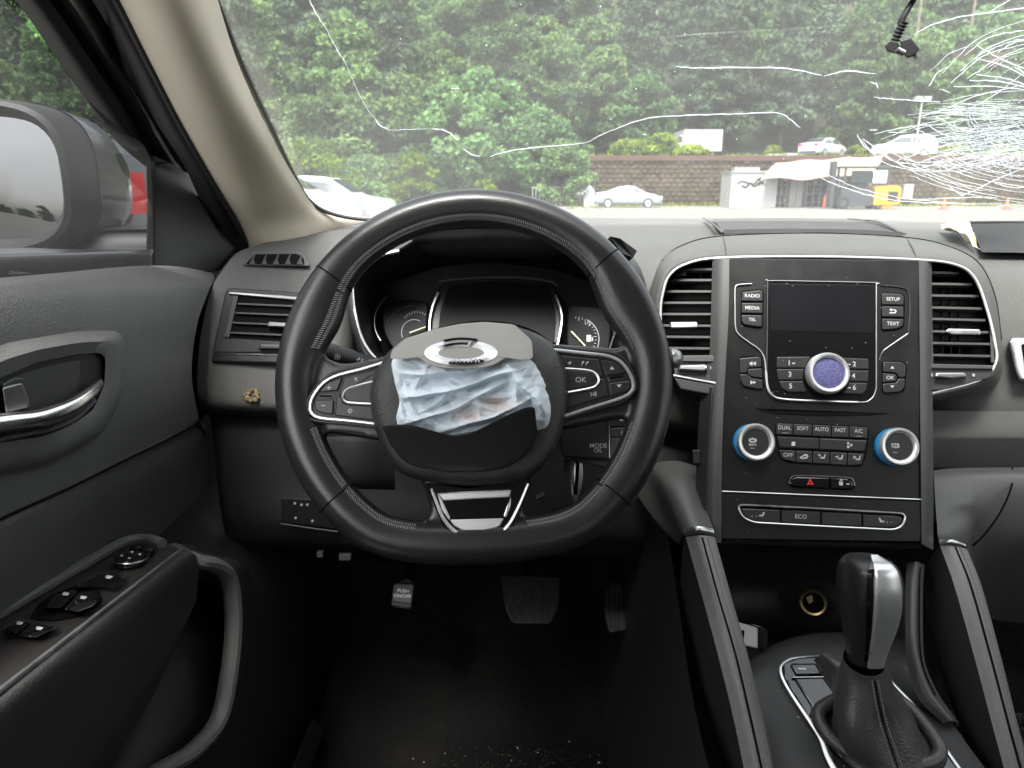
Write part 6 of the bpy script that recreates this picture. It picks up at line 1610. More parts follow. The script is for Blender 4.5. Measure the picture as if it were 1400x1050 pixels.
def plate(P, r, h0, h1, b):
    Q = rpoly(P, r, 5)
    Q = [V(q.x, q.y) for q in Q]
    rr = [[SW.p(q.x, q.y, h0) for q in inset(Q, b)], [SW.p(q.x, q.y, h0 + .003) for q in Q], [SW.p(q.x, q.y, h1 - .003) for q in Q], [SW.p(q.x, q.y, h1) for q in inset(Q, b)]]
    body_.rings(rr, 0, True, True)
plate([(396, 470), (440, 470), (446, 492), (470, 499), (510, 492), (590, 470), (590, 620), (520, 603), (470, 594), (446, 592), (436, 606), (404, 612), (392, 540)], [4, 8, 14, 14, 6, 2, 2, 4, 8, 14, 10, 6, 6], -.016, .0035, 4)
plate([(903, 452), (868, 448), (860, 468), (846, 477), (755, 470), (690, 470), (690, 620), (760, 590), (838, 574), (858, 572), (866, 588), (892, 590), (906, 520)], [4, 8, 14, 12, 4, 2, 2, 4, 10, 14, 10, 6, 6], -.016, .0035, 4)
plate([(560, 640), (575, 655), (586, 682), (588, 704), (574, 720), (548, 728), (555, 758), (745, 752), (748, 722), (726, 714), (713, 700), (715, 680), (730, 650), (745, 630)], [2, 6, 14, 18, 18, 8, 4, 4, 8, 18, 18, 14, 6, 2], -.016, .0035, 4)
ob = body_.build('rim', M['leather'], wh, smooth=180)
md = ob.modifiers.new('blend', 'REMESH'); md.mode = 'VOXEL'; md.voxel_size = .0021; md.use_smooth_shade = True
md = ob.modifiers.new('soften', 'SMOOTH'); md.factor = .5; md.iterations = 14
# dark joints in the leather
for a0 in (144.5, 42.0, 222.0, 320.5):
    a = R(a0) - ROT
    c = rimpt(a); e = (rimpt(a, .01) - c).normalized(); t_ = e.cross(SW.n)
    wi = grip(a) * 1.25 + .0003
    o = MB(); o.tube([c + e * ((.0160 if math.cos(b) > 0 else wi - .0008) * math.cos(b)) + SW.n * (.0160 * math.sin(b)) for b in [2 * math.pi * k / 40 for k in range(40)]], .0009, 5, closed=True)
    o.build('leather_joint', M['void'], wh)
# two rows of zig-zag stitching on the inner side of the rim
sgm = [(40, 147), (148, 170), (198, 221), (222, 251), (289, 319), (320, 344), (10, 39)]
for a0, a1 in sgm:
    o = MB()
    A_ = R(a0) - ROT; B_ = R(a1) - ROT
    k = int((a1 - a0) * 1.25)
    for i in range(k):
        for s0 in (0, 1):
            a = A_ + (B_ - A_) * (i + .25 * s0) / k; a2 = A_ + (B_ - A_) * (i + .62 + .25 * s0) / k
            pts = []
            for aa, ss_ in ((a, -1), (a2, 1)):
                c = rimpt(aa); e = (rimpt(aa, .01) - c).normalized()
                b = R(180 - 38 - (9 if s0 else -2) - 4 * ss_)
                pts.append(c + e * ((grip(aa) * 1.25 + .0002) * math.cos(b)) + SW.n * (.0168 * math.sin(b)))
            o.tube(pts, .0005, 4)
    tag(o.build('stitching', M['thread'], wh), kind='stuff')

SWK = Frame(SW.o + SW.n * .0055, SW.u, SW.v)
def wslab(P, r, h0, h1, b, nm, m, par=wh, steps=2, fn=None):
    o = MB(); o.slab(SWK, rpoly(P, r, 4), h0, h1, b, steps=steps)
    if fn: fn(o)
    return o.build(nm, [M[q] for q in m] if isinstance(m, tuple) else M[m], par)
# --- switch pods: chrome loop, keys and print
lpod = [(545, 489), (500, 503), (462, 513), (443, 523), (429, 540), (424, 555), (427, 566), (440, 572), (480, 576), (545, 584)]
rpod = [(745, 477), (800, 483), (832, 487), (850, 496), (862, 513), (866, 527), (861, 538), (845, 546), (800, 560), (745, 578)]
pl = thing('switch_pod', None, None, SWK.p(480, 540)); pl.parent = wh; pl.location = WORG[pl.name] - WORG[wh.name]
pr_ = thing('switch_pod', None, None, SWK.p(810, 525)); pr_.parent = wh; pr_.location = WORG[pr_.name] - WORG[wh.name]
for P, par in ((lpod, pl), (rpod, pr_)):
    wslab(P, 6, .0, .0048, 1, 'pod_base', 'black', par)
    o = MB(); o.tube(spline([SWK.p(a, b, .0062) for a, b in P], 80), .0020, 8, flat=.8); o.build('chrome_loop', M['strap'], par)
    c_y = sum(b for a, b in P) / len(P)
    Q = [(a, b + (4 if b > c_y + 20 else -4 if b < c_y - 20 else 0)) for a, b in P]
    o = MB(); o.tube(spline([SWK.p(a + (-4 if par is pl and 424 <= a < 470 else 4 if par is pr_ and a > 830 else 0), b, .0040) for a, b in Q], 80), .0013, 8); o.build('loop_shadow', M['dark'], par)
def wpoly(o, P, h, m=1): o.add([SWK.p(a, b, h) for a, b in P], [tuple(range(len(P)))], m)
def key(P, r, par, h=.0068, txt=None, tx=0, ty=0, ts=5, deco=None, nm='wheel_key', pr='print', ang=0.0):
    def f(o):
        if txt: o.text(SWK, txt, tx, ty, ts, h + .0002, 1, ang=ang)
        if deco: deco(o, h + .0002)
    return wslab(P, r, .004, h, 1.6, nm, ('button', pr), par, 2, f)
key([(447, 523), (468, 516.5), (461, 534), (436, 536)], [5, 1, 1, 2], pl, deco=lambda o, h: (wpoly(o, [(446.6, 529.6), (452.6, 529.6), (452.6, 530.6), (446.6, 530.6)], h), wpoly(o, [(449, 527.2), (450.1, 527.2), (450.1, 533), (449, 533)], h)))
key([(437, 537.5), (459.5, 536.5), (457, 546), (433, 546)], 1, pl, h=.0052, nm='toggle_bar')
wslab([(438, 540), (455, 540.5), (454, 543), (437, 543)], .8, .004, .0056, .4, 'toggle_slot', 'void', pl)
key([(430, 547.5), (456, 547.5), (455, 566.5), (440, 565), (431, 561)], [2, 1, 1, 4, 5], pl, deco=lambda o, h: wpoly(o, [(439.5, 554), (445, 554), (445, 555.2), (439.5, 555.2)], h))
key([(471, 516), (525, 503), (516, 521), (480, 529), (467, 541), (463, 541)], [1, 2, 2, 10, 6, 1], pl, .0068, 'R', 487, 519, 5.4, ang=.1)
key([(476, 530.5), (522, 519), (516, 552), (476, 549), (471, 545), (471, 539)], [10, 2, 2, 6, 6, 6], pl, .0078, nm='centre_pad')
o = MB(); o.tube(spline([SWK.p(a, b, .0074) for a, b in ((520, 519.5), (490, 527), (475, 532), (469.5, 539), (469, 545), (475, 550), (490, 551.5), (518, 553))], 50), .0011, 6); o.build('pad_rim', M['strap'], pl)
key([(460, 543), (467, 543), (469, 551), (476, 553), (518, 555), (520, 576), (458, 568)], [1, 2, 6, 6, 1, 2, 1], pl, deco=lambda o, h: o.tube([SWK.p(479 + 2.5 * math.cos(t), 562 + 2.5 * math.sin(t), h) for t in [k * .5236 for k in range(12)]], .0006, 5, 1, True))
# right pod
key([(821, 492), (838, 493.5), (851, 502), (857, 510), (829, 514)], [1, 4, 5, 2, 1], pr_, deco=lambda o, h: wpoly(o, [(833.5, 505), (840, 505), (836.5, 500.5)], h))
key([(830, 514.5), (857, 511), (861, 519), (832, 523)], 1, pr_, .0052, nm='toggle_bar')
wslab([(833, 516), (852, 513.5), (853, 516), (834, 518.6)], .8, .004, .0056, .4, 'toggle_slot', 'void', pr_)
key([(832, 524), (861, 520), (862.5, 527), (858, 535), (835, 541)], [1, 1, 5, 5, 1], pr_, deco=lambda o, h: wpoly(o, [(843, 526), (849.5, 525.5), (846.5, 530)], h))
key([(760, 485), (818, 491), (824, 515), (818, 515), (808, 506), (760, 500)], [2, 1, 1, 3, 10, 2], pr_, pr='printgrey', deco=lambda o, h: (o.tube([SWK.p(795, 499.5, h), SWK.p(797.5, 495.5, h)], .0006, 4, 1), o.tube([SWK.p(800.5, 499.5, h), SWK.p(803, 495.5, h)], .0006, 4, 1), o.tube([SWK.p(795.5, 496.5, h), SWK.p(798.5, 494.5, h)], .0009, 4, 1), o.tube([SWK.p(801.5, 496.8, h), SWK.p(804.5, 494.8, h)], .0009, 4, 1), wpoly(o, [(776, 497), (778, 494.5), (781, 494), (781, 496.5), (779, 498.5)], h)))
key([(764, 505), (806, 508), (815, 514), (817, 521), (810, 528), (766, 536)], [2, 8, 6, 6, 10, 2], pr_, .0078, 'OK', 794, 519.5, 7.0, nm='centre_pad')
o = MB(); o.tube(spline([SWK.p(a, b, .0074) for a, b in ((764, 503.5), (800, 506), (813, 510), (818.5, 518), (816, 526), (806, 531), (766, 538.5))], 50), .0011, 6); o.build('pad_rim', M['strap'], pr_)
key([(764, 540), (806, 533), (818, 527), (820, 518), (826, 518), (831, 541), (800, 551), (764, 562)], [1, 8, 6, 2, 1, 2, 2, 2], pr_, deco=lambda o, h: (o.tube([SWK.p(807, 537, h), SWK.p(809.5, 539, h), SWK.p(808, 541.5, h)], .0005, 4, 1), o.tube([SWK.p(811.5, 536.5, h), SWK.p(812.5, 539, h), SWK.p(811.5, 541, h)], .0005, 4, 1), o.tube([SWK.p(814, 535.5, h), SWK.p(815.3, 538.5, h), SWK.p(814, 542, h)], .0005, 4, 1)))
# --- hub cover
HUB = [(663, 439), (628, 442), (594, 450), (566, 459), (545, 470), (527, 487), (513, 510), (506, 539), (510, 575), (520, 604), (534, 632), (552, 648), (580, 657), (640, 664), (698, 659), (732, 647), (754, 622), (766, 594), (774, 560), (777, 530), (772, 498), (759, 474), (735, 455), (702, 443)]
def hubring(k, h, cx=644, cy=548):
    dome = lambda y: .017 * max(0, (505 - y) / 62) ** 1.2 if h > .01 else 0
    return spline([SW.p(cx + (a - cx) * k, cy + (b - cy) * k, h - dome(cy + (b - cy) * k)) for a, b in HUB], 110, True)
hub = thing('hub_cover', None, None, SW.p(644, 548)); hub.parent = wh; hub.location = WORG[hub.name] - WORG[wh.name]
o = MB(); o.rings([hubring(1.0, -.012), hubring(1.005, .004), hubring(1.0, .014), hubring(.975, .021), hubring(.95, .0245), hubring(.90, .027), hubring(.80, .029), hubring(.65, .029), hubring(.5, .028), hubring(.2, .026)], 0, False, True); o.build('hub_shell', M['cover'], hub, smooth=60)
# crumpled airbag cloth bulging out of the split cover
air = bpy.data.materials.new('airbag_cloth'); air.use_nodes = True
N_, K_ = air.node_tree.nodes, air.node_tree.links
b_ = N_['Principled BSDF']; b_.inputs['Base Color'].default_value = (.66, .735, .78, 1); b_.inputs['Roughness'].default_value = .9; b_.inputs['Specular IOR Level'].default_value = .15
at_ = N_.new('ShaderNodeAttribute'); at_.attribute_name = 'stain'
mx_ = N_.new('ShaderNodeMix'); mx_.data_type = 'RGBA'; mx_.inputs[6].default_value = (.82, .905, .955, 1); mx_.inputs[7].default_value = (.70, .60, .55, 1)
K_.new(at_.outputs['Fac'], mx_.inputs[0]); K_.new(mx_.outputs[2], b_.inputs['Base Color'])
tl_ = N_.new('ShaderNodeBsdfTranslucent'); tl_.inputs[0].default_value = (.5, .62, .70, 1)
ms_ = N_.new('ShaderNodeMixShader'); ms_.inputs[0].default_value = .25
K_.new(b_.outputs[0], ms_.inputs[1]); K_.new(tl_.outputs[0], ms_.inputs[2]); K_.new(ms_.outputs[0], N_['Material Output'].inputs[0])
def tri(t, w0, w1):
    """sharp fold: straight rise over w0, straight fall over w1"""
    return max(0.0, 1 + t / w0) if t < 0 else max(0.0, 1 - t / w1)
FOLDS = [(540, 545, 705, 503, .013, 15, 6), (556, 575, 690, 522, .010, 12, 5), (690, 498, 752, 566, .012, 16, 9), (552, 512, 662, 496, .010, 12, 7), (598, 592, 722, 546, .013, 14, 6), (544, 512, 556, 582, .009, 10, 10), (704, 516, 716, 580, .009, 14, 8), (572, 562, 612, 528, .009, 10, 6), (640, 545, 738, 572, .009, 13, 8), (612, 530, 700, 540, .008, 11, 6), (560, 540, 600, 590, .007, 12, 8), (720, 500, 700, 545, .007, 9, 9), (585, 500, 570, 545, .007, 10, 8), (655, 560, 620, 600, .006, 9, 7)]
def cloth_h(px, py):
    wx = 7 * noise.noise(V(px * .022, py * .022, 1.3)); wy = 7 * noise.noise(V(px * .022, py * .022, 7.7))
    u, v = px + wx, py + wy
    h = 0
    for (x0, y0, x1, y1, am, w0, w1) in FOLDS:
        d = V(x1 - x0, y1 - y0); ln = d.length; d /= ln
        s_ = (u - x0) * d.x + (v - y0) * d.y
        t = -(u - x0) * d.y + (v - y0) * d.x - 5 * math.sin(s_ / ln * 3.1)
        fade = min(1, max(0, (s_ + 18) / 36)) * min(1, max(0, (ln + 18 - s_) / 36))
        h = max(h, 1.25 * am * tri(t, w0, w1) * fade) + .3 * min(h, am * tri(t, w0, w1) * fade)
    c1 = abs(noise.noise(V(u * .045, v * .045, 2.2))); c2 = abs(noise.noise(V(u * .09 + 3, v * .11, 5.1))); c3 = abs(noise.noise(V(u * .2, v * .24, 8.8)))
    return h - .0070 * c1 - .0026 * c2 - .0008 * c3
AB = [(536, 492), (560, 488), (600, 486), (640, 492), (690, 490), (714, 488), (729, 494), (742, 512), (751, 535), (754, 565), (748, 588), (735, 598), (700, 604), (640, 606), (580, 604), (545, 592), (540, 575), (545, 548), (538, 520)]
o = MB(); st_ = []
cxa, cya = 645, 546
ab = spline([V(a, b, 0) for a, b in AB], 300, True)
Rg = []
NRA = 90
for i in range(NRA + 1):
    k = 1 - i / NRA
    row = []
    for p in ab:
        px, py = cxa + (p.x - cxa) * k, cya + (p.y - cya) * k
        edge = min(1, (1 - k) * 7)
        h = .026 + edge ** .5 * (.009 + cloth_h(px, py)) * (1 - .75 * sm(570, 600, py))
        if i == 0: h = .020
        row.append(SW.p(px, py, h)); st_.append(max(0, 1 - ((px - 665) / 70) ** 2 - ((py - 560) / 26) ** 2) * max(0, min(1, .55 + 1.2 * noise.noise(V(px * .03, py * .05, 4)))))
    Rg.append(row)
o.grid(Rg, 0, cu=True)
oa = o.build('airbag_cloth', air, hub, smooth=50)
at__ = oa.data.attributes.new('stain', 'FLOAT', 'POINT'); at__.data.foreach_set('value', st_)
# upper torn flap with the rest of the emblem
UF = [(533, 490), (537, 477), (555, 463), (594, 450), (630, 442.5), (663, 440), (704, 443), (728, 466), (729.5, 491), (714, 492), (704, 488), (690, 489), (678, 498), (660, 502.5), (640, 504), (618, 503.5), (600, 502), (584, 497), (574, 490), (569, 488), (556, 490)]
def flap(P, hs, th, nm, m, r=3):
    """torn skin of the cover: its own thickness, lifting off along the tear"""
    Q = rpoly(P, r, 3)
    n = len(Q)
    cxm, cym = sum(q.x for q in Q) / n, sum(q.y for q in Q) / n
    o = MB()
    lay = []
    for k, dh in ((1.0, -th), (1.0, -.0004), (.985, 0), (.93, .0003), (.86, .0005), (.78, .0006), (.68, .0008), (.56, .001), (.44, .001), (.32, .001), (.2, .001), (.08, .001)):
        lay.append([SW.p(cxm + (q.x - cxm) * k, cym + (q.y - cym) * k, hs(cxm + (q.x - cxm) * k, cym + (q.y - cym) * k) + dh) for q in Q])
    o.rings(lay, 0, True, True, fan=True)
    return o.build(nm, M[m], hub, smooth=40)
rj = random.Random(8)
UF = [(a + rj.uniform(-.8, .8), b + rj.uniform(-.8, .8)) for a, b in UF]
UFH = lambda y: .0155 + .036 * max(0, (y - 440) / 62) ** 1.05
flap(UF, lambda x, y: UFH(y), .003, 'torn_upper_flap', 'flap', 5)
LF = [(521, 581), (535, 580.5), (562, 580), (572, 584), (581, 590), (596, 594), (612, 594.5), (630, 593), (650, 589), (672, 584), (686, 574), (698, 565), (713, 558.5), (731, 554.5), (735, 593), (728, 612), (716, 626), (690, 640), (655, 645), (615, 645.5), (585, 641), (560, 636), (546, 625), (532, 606)]
flap(LF, lambda x, y: .0310 + .026 * max(0, (640 - y) / 80) ** 1.2, .003, 'torn_lower_flap', 'black', 7)
# emblem: broken chrome oval
EF = lambda a, b: SW.p(a, b, UFH(b) + .0026)
def arc_band(cx, cy, r0x, r0y, r1x, r1y, a0, a1, nm, m, dh=0.0, n=40):
    o = MB(); A_, B_, C_ = [], [], []
    for i in range(n + 1):
        a = R(a0 + (a1 - a0) * i / n)
        A_.append(EF(cx + r0x * math.cos(a), cy - r0y * math.sin(a)) + SW.n * (dh - .001))
        C_.append(EF(cx + (r0x + r1x) / 2 * math.cos(a), cy - (r0y + r1y) / 2 * math.sin(a)) + SW.n * (dh + .0012))
        B_.append(EF(cx + r1x * math.cos(a), cy - r1y * math.sin(a)) + SW.n * (dh - .001))
    o.grid([A_, C_, B_]); return o.build(nm, M[m], hub)
arc_band(630, 482, 50, 17.5, 31, 8.5, 70, 345, 'emblem_piece', 'strap')
arc_band(630, 482, 50, 17.5, 32, 8.5, -62, 62, 'emblem_piece', 'strap')
arc_band(632, 481, 47, 19.8, 40, 16.5, 62, 125, 'emblem_gap', 'void', .0006)
arc_band(631, 481, 38, 13.4, 30, 9.8, 75, 135, 'emblem_gap', 'black', .0012)
arc_band(630, 482, 50, 16.8, 38, 11.5, 250, 312, 'emblem_gap', 'black', .0014)
tk2 = MB()
for k in range(9):
    x = 614 + k * 5.2
    tk2.tube([EF(x, 496.4) + SW.n * .004, EF(x + rj.uniform(-2, 3), 492 + rj.uniform(-1, 1)) + SW.n * .004], .0007, 4)
tk2.build('emblem_scratch', M['satin'], hub)
# --- lower spoke trim: silver U with dark window
wslab([(581, 660), (640, 666), (729, 652), (724, 668), (700, 728), (688, 735), (640, 736), (618, 732), (606, 722)], [3, 3, 3, 4, 12, 8, 3, 8, 10], .001, .0062, 2, 'spoke_trim_base', 'gloss')
o = MB(); o.tube(spline([SWK.p(a, b, .0062) for a, b in ((590, 668), (598, 690), (606, 708), (617, 722), (630, 729), (660, 730), (684, 727), (697, 715), (710, 690), (722, 661))], 70), [.0013 + .0007 * math.sin(math.pi * i / 69) for i in range(70)], 8, flat=.7); o.build('silver_u', M['strap'], wh)
wslab([(597, 674), (640, 671), (700, 669), (697, 680), (606, 685)], 3, .003, .0066, 2, 'silver_bar', 'strap')
wslab([(606, 686), (640, 683), (697, 680), (690, 700), (682, 708), (620, 709), (613, 704)], 5, .003, .0058, 1.5, 'trim_window', 'void')
wslab([(597, 673), (605, 684), (616, 708), (614, 712), (604, 697)], 2, .003, .0068, 1.5, 'silver_bar', 'strap')
wslab([(700, 668), (697, 680), (688, 706), (692, 708), (698, 693)], 2, .003, .0068, 1.5, 'silver_bar', 'strap')
wslab([(614, 710), (690, 708), (683, 721), (662, 726), (634, 726), (620, 719)], 4, .003, .0068, 2, 'trim_foot', 'strap')
# ================================================================ steering column
col = thing('steering_column', 'black steering column shroud with stalks and audio remote', 'steering column', SW.w(0, 0, -.10))
cl = []
for h, sx, sy, dv_ in ((-.03, .048, .046, -.012), (-.05, .062, .058, -.018), (-.12, .068, .060, -.02), (-.20, .075, .062, -.02), (-.30, .08, .066, -.02)):
    cl.append([SW.w(sx * math.copysign(abs(math.cos(a)) ** .7, math.cos(a)), dv_ + sy * math.copysign(abs(math.sin(a)) ** .7, math.sin(a)), h) for a in [2 * math.pi * i / 36 for i in range(36)]])
o = MB(); o.rings(cl, 0, True, True); o.build('shroud', M['soft'], col, smooth=50)
o = MB(); o.loft(TT([[(428, 600, .80), (470, 597, .78), (540, 600, .77)], [(430, 606, .79), (470, 602, .768), (540, 606, .76)], [(436, 650, .80), (474, 655, .775), (540, 660, .765)], [(440, 662, .84), (480, 668, .82), (540, 670, .81)]]), 20, 18); o.build('shroud_side', M['soft'], col)
o = MB(); c = T(532, 652, .80); o.box((c.x - .006, c.y - .006, c.z - .0045), (c.x + .006, c.y + .006, c.z + .0045)); o.build('shroud_clip', M['printgrey'], col)
# metal bracket under the column, at right
o = MB(); o.loft(TT([[(772, 628, .80), (770, 650, .80), (772, 672, .80), (780, 688, .80)], [(784, 626, .79), (783, 650, .788), (784, 672, .79), (786, 686, .795)], [(796, 628, .80), (797, 650, .80), (794, 670, .80), (788, 686, .80)]]), 16, 12); o.build('column_bracket', M['satin'], col)
o = MB(); o.tube(spline([T(790, 626, .785), T(789, 650, .783), T(787, 676, .788)], 12), .002, 6); o.build('bracket_slot', M['void'], col)
o = MB(); o.tube([T(733, 680, .85), T(744, 676, .85)], .004, 8); o.build('bolt', M['greysilver'], col)
# light stalk (left)
ls = thing('light_stalk', None, None, T(460, 488, .74)); ls.parent = col; ls.location = WORG[ls.name] - WORG[col.name]
pa, pb = T(428, 481, .725), T(520, 506, .775)
ax = (pb - pa)
o = MB(); o.lathe(pa, ax, [(.0001, -.003), (.0115, -.002), (.0135, .004), (.0138, .018), (.0130, .0185), (.0130, .0205), (.0136, .021), (.0130, .045), (.0122, .0455), (.0115, .09)], 30, up=V(0, 0, 1), cap1=True); o.build('stalk_barrel', M['black'], ls, smooth=35)
LF_ = Frame.of(T(440, 478, .715), T(500, 492, .745), T(446, 462, .72))
o = MB(); cc = (461, 488)
for k in range(8):
    a = k * .785; o.tube([LF_.p(cc[0] + 2.6 * math.cos(a), cc[1] + 2.6 * math.sin(a), .0), LF_.p(cc[0] + 4.4 * math.cos(a), cc[1] + 4.4 * math.sin(a), .0)], .0005, 4)
o.lathe(LF_.p(*cc, -.0004), LF_.n, [(.0011, 0), (.0005, .0004)], 8)
o.tube([LF_.p(488, 493, -.002), LF_.p(492, 490, -.002)], .0012, 4); o.tube([LF_.p(493, 496, -.002), LF_.p(496, 491, -.002)], .0012, 4)
o.build('stalk_symbol', M['print'], ls)
# wiper stalk end (right)
wk = thing('wiper_stalk', None, None, T(905, 495, .74)); wk.parent = col; wk.location = WORG[wk.name] - WORG[col.name]
pa, pb = T(800, 512, .76), T(922, 490, .738)
o = MB(); o.lathe(pa, pb - pa, [(.0085, 0), (.0092, (pb - pa).length * .8), (.0105, (pb - pa).length * .88), (.0118, (pb - pa).length * .97), (.008, (pb - pa).length)], 24); o.build('stalk_barrel', M['black'], wk)
o = MB(); o.lathe(pb, V(.5, -.6, .2), [(.0095, -.004), (.010, .001), (.008, .005), (.003, .0072), (.0005, .0078)], 20); o.build('stalk_end', M['greysilver'], wk)
# audio remote with MODE / OK print
RF = Frame.of(T(770, 630, .755), T(870, 630, .735), T(800, 570, .755))
rm_ = thing('audio_remote', None, None, RF.p(815, 605)); rm_.parent = col; rm_.location = WORG[rm_.name] - WORG[col.name]
o = MB(); o.slab(RF, rpoly([(762, 575), (832, 562), (833, 628), (768, 624)], [2, 2, 2, 6]), -.03, .0, 2); o.text(RF, 'MODE', 818, 609.5, 5.8, .0003, 1, bold=.008); o.text(RF, 'OIL', 817.5, 616, 5.2, .0003, 1, bold=.008); o.build('remote_body', [M['black'], M['print']], rm_)
for P, dc in (([(834, 570), (857, 566), (862, 583), (834, 584)], lambda o: [o.tube([RF.p(846, 572, .002), RF.p(849, 575, .002), RF.p(853, 574, .002)], .0008, 4, 1)]),
              ([(834, 585), (862, 584), (862, 598), (834, 598)], lambda o: [o.add([RF.p(a, b, .0018) for a, b in ((849.5, 589), (851, 589), (851, 595), (849.5, 595))], [(0, 1, 2, 3)], 1), o.add([RF.p(a, b, .0018) for a, b in ((852, 592), (856, 588.8), (856, 595.2))], [(0, 1, 2)], 1), o.add([RF.p(a, b, .0018) for a, b in ((856.5, 592), (860.5, 588.8), (860.5, 595.2))], [(0, 1, 2)], 1)]),
              ([(834, 599), (861, 599), (856, 632), (834, 629)], lambda o: [o.add([RF.p(a, b, .0018) for a, b in ((844, 610), (846.5, 610), (850, 606.5), (850, 615.5), (846.5, 612.5), (844, 612.5))], [tuple(range(6))], 1), o.tube([RF.p(852, 608, .0018), RF.p(854, 611, .0018), RF.p(852, 614, .0018)], .0005, 4, 1)])):
    o = MB(); o.slab(RF, rpoly(P, 2), -.02, .0015, 1.5); dc(o); o.build('remote_key', [M['button'], M['print']], rm_)
o = MB(); o.tube([RF.p(833, 572, .001), RF.p(833.5, 626, .001)], .0007, 5); o.build('remote_seam', M['greysilver'], rm_)
o = MB(); o.slab(RF, rpoly([(768, 624), (833, 629), (830, 640), (790, 632)], 3), -.04, -.004, 2); o.build('remote_foot', M['dark'], rm_)
# ================================================================ centre console, lever, footwell
con = thing('centre_console', 'dark centre console with leather grab rails and silver trim', 'centre console', T(1190, 1000, .74))
CC = Frame.of(T(1080, 905, .80), T(1240, 908, .80), T(1200, 1050, .70))
# plain flanks
o = MB(); o.loft([[CC.p(a, b, h) for a, b, h in r] for r in ([(1000, 925, -.03), (1040, 890, -.03), (1100, 868, -.03), (1180, 866, -.03), (1262, 880, -.03)], [(1008, 940, -.004), (1045, 905, -.004), (1085, 888, -.003), (1180, 890, -.003), (1262, 905, -.006)], [(1030, 1010, -.012), (1066, 980, -.002), (1110, 960, .0), (1200, 960, -.0), (1290, 970, -.010)], [(1045, 1090, -.014), (1100, 1085, -.002), (1150, 1080, .0), (1250, 1080, .0), (1370, 1080, -.016)], [(1060, 1250, -.014), (1130, 1230, -.002), (1180, 1220, .0), (1350, 1220, .0), (1480, 1210, -.016)])], 50, 40)
o.build('console_top', mat('dusty_grey_plastic', (.030, .030, .030), .45, spec=.3, bump=('noise', 900, .2, .0003), var=.1, dust=(.012, 260)), con)
GL = [(1070, 906), (1090, 899), (1132, 897), (1175, 900), (1206, 918), (1250, 966), (1290, 1022), (1322, 1065), (1340, 1100), (1190, 1120), (1165, 1085), (1142, 1050), (1128, 1015), (1108, 985), (1086, 950), (1072, 925)]
o = MB(); o.slab(CC, rpoly(GL, 6), -.02, .0035, 2); o.build('gloss_panel', M['gloss'], con)
o = MB(); o.tube(spline([CC.p(a, b, .004) for a, b in ((1140, 896.5), (1110, 897), (1088, 898.5), (1073, 904), (1067, 914), (1071, 930), (1085, 954), (1106, 985), (1122, 1010), (1131, 1034), (1144, 1058), (1168, 1092), (1190, 1125))], 70), [.0018 + .0030 * max(0, (i - 34) / 36) for i in range(70)], 8, flat=.6); o.build('silver_trim', M['satin'], con)
o = MB(); o.tube(spline([CC.p(a, b, .004) for a, b in ((1203, 916), (1224, 938), (1250, 966), (1275, 1000), (1300, 1035), (1322, 1066), (1346, 1104))], 50), .0022, 8, flat=.7); o.build('silver_trim', M['satin'], con)
def C(P, r, h0, h1, b, nm, m): 
    o = MB(); o.slab(CC, rpoly(P, r), h0, h1, b); return o.build(nm, M[m], con)
C([(1080, 907), (1116, 907), (1126, 922), (1090, 923)], 3, .002, .0062, 2, 'brake_switch', 'gloss')
C([(1086, 927), (1126, 926), (1150, 960), (1112, 968)], 3, .002, .0058, 2, 'blank_tray', 'gloss')
C([(1083, 925.2), (1126, 924.4), (1127, 926), (1084, 926.6)], .6, .002, .0064, .4, 'bright_edge', 'satin')
C([(1090, 913), (1101, 912.6), (1103, 915.6), (1092, 916)], 1, .004, .0066, .4, 'parking_symbol', 'print')
C([(1110, 966), (1124, 965), (1132, 962), (1133, 963.5), (1125, 967), (1111, 968)], .5, .004, .0064, .3, 'bright_edge', 'satin')
# stitched collar the gaiter sinks into
COL_ = [(1119, 975), (1126, 966), (1148, 955), (1180, 948), (1215, 950), (1243, 968), (1266, 994), (1283, 1018), (1284, 1032), (1272, 1042), (1240, 1047), (1200, 1044), (1165, 1032), (1135, 1008), (1121, 988)]
o = MB(); o.tube(spline([CC.p(a, b, .009) for a, b in COL_], 90, True), .0070, 12, closed=True, flat=.9); o.build('gaiter_collar', M['gaiter'], con, smooth=180)
o = MB(); o.slab(CC, [(p.x, p.y) for p in spline([V(a, b, 0) for a, b in COL_], 60, True)], .0, .0055, 1); o.build('collar_well', M['void'], con)
o = MB(); o.tube(spline([CC.p(a, b, .004) for a, b in ((1124, 996), (1140, 1019), (1168, 1042), (1205, 1054), (1250, 1056), (1282, 1047), (1290, 1034))], 50), .004, 8, flat=.5); o.build('collar_base', M['gloss'], con)
o = MB()
for x0, y0, x1, y1 in ((1217, 1037, 1219, 1054), (1228, 1036, 1231, 1053)):
    for k in range(4): o.tube([CC.p(x0 + (x1 - x0) * k / 4, y0 + (y1 - y0) * k / 4, .019 - .0015 * k), CC.p(x0 + (x1 - x0) * (k + .6) / 4, y0 + (y1 - y0) * (k + .6) / 4, .019 - .0015 * k)], .0007, 4)
tag(o.build('stitching', M['thread'], con), kind='stuff')
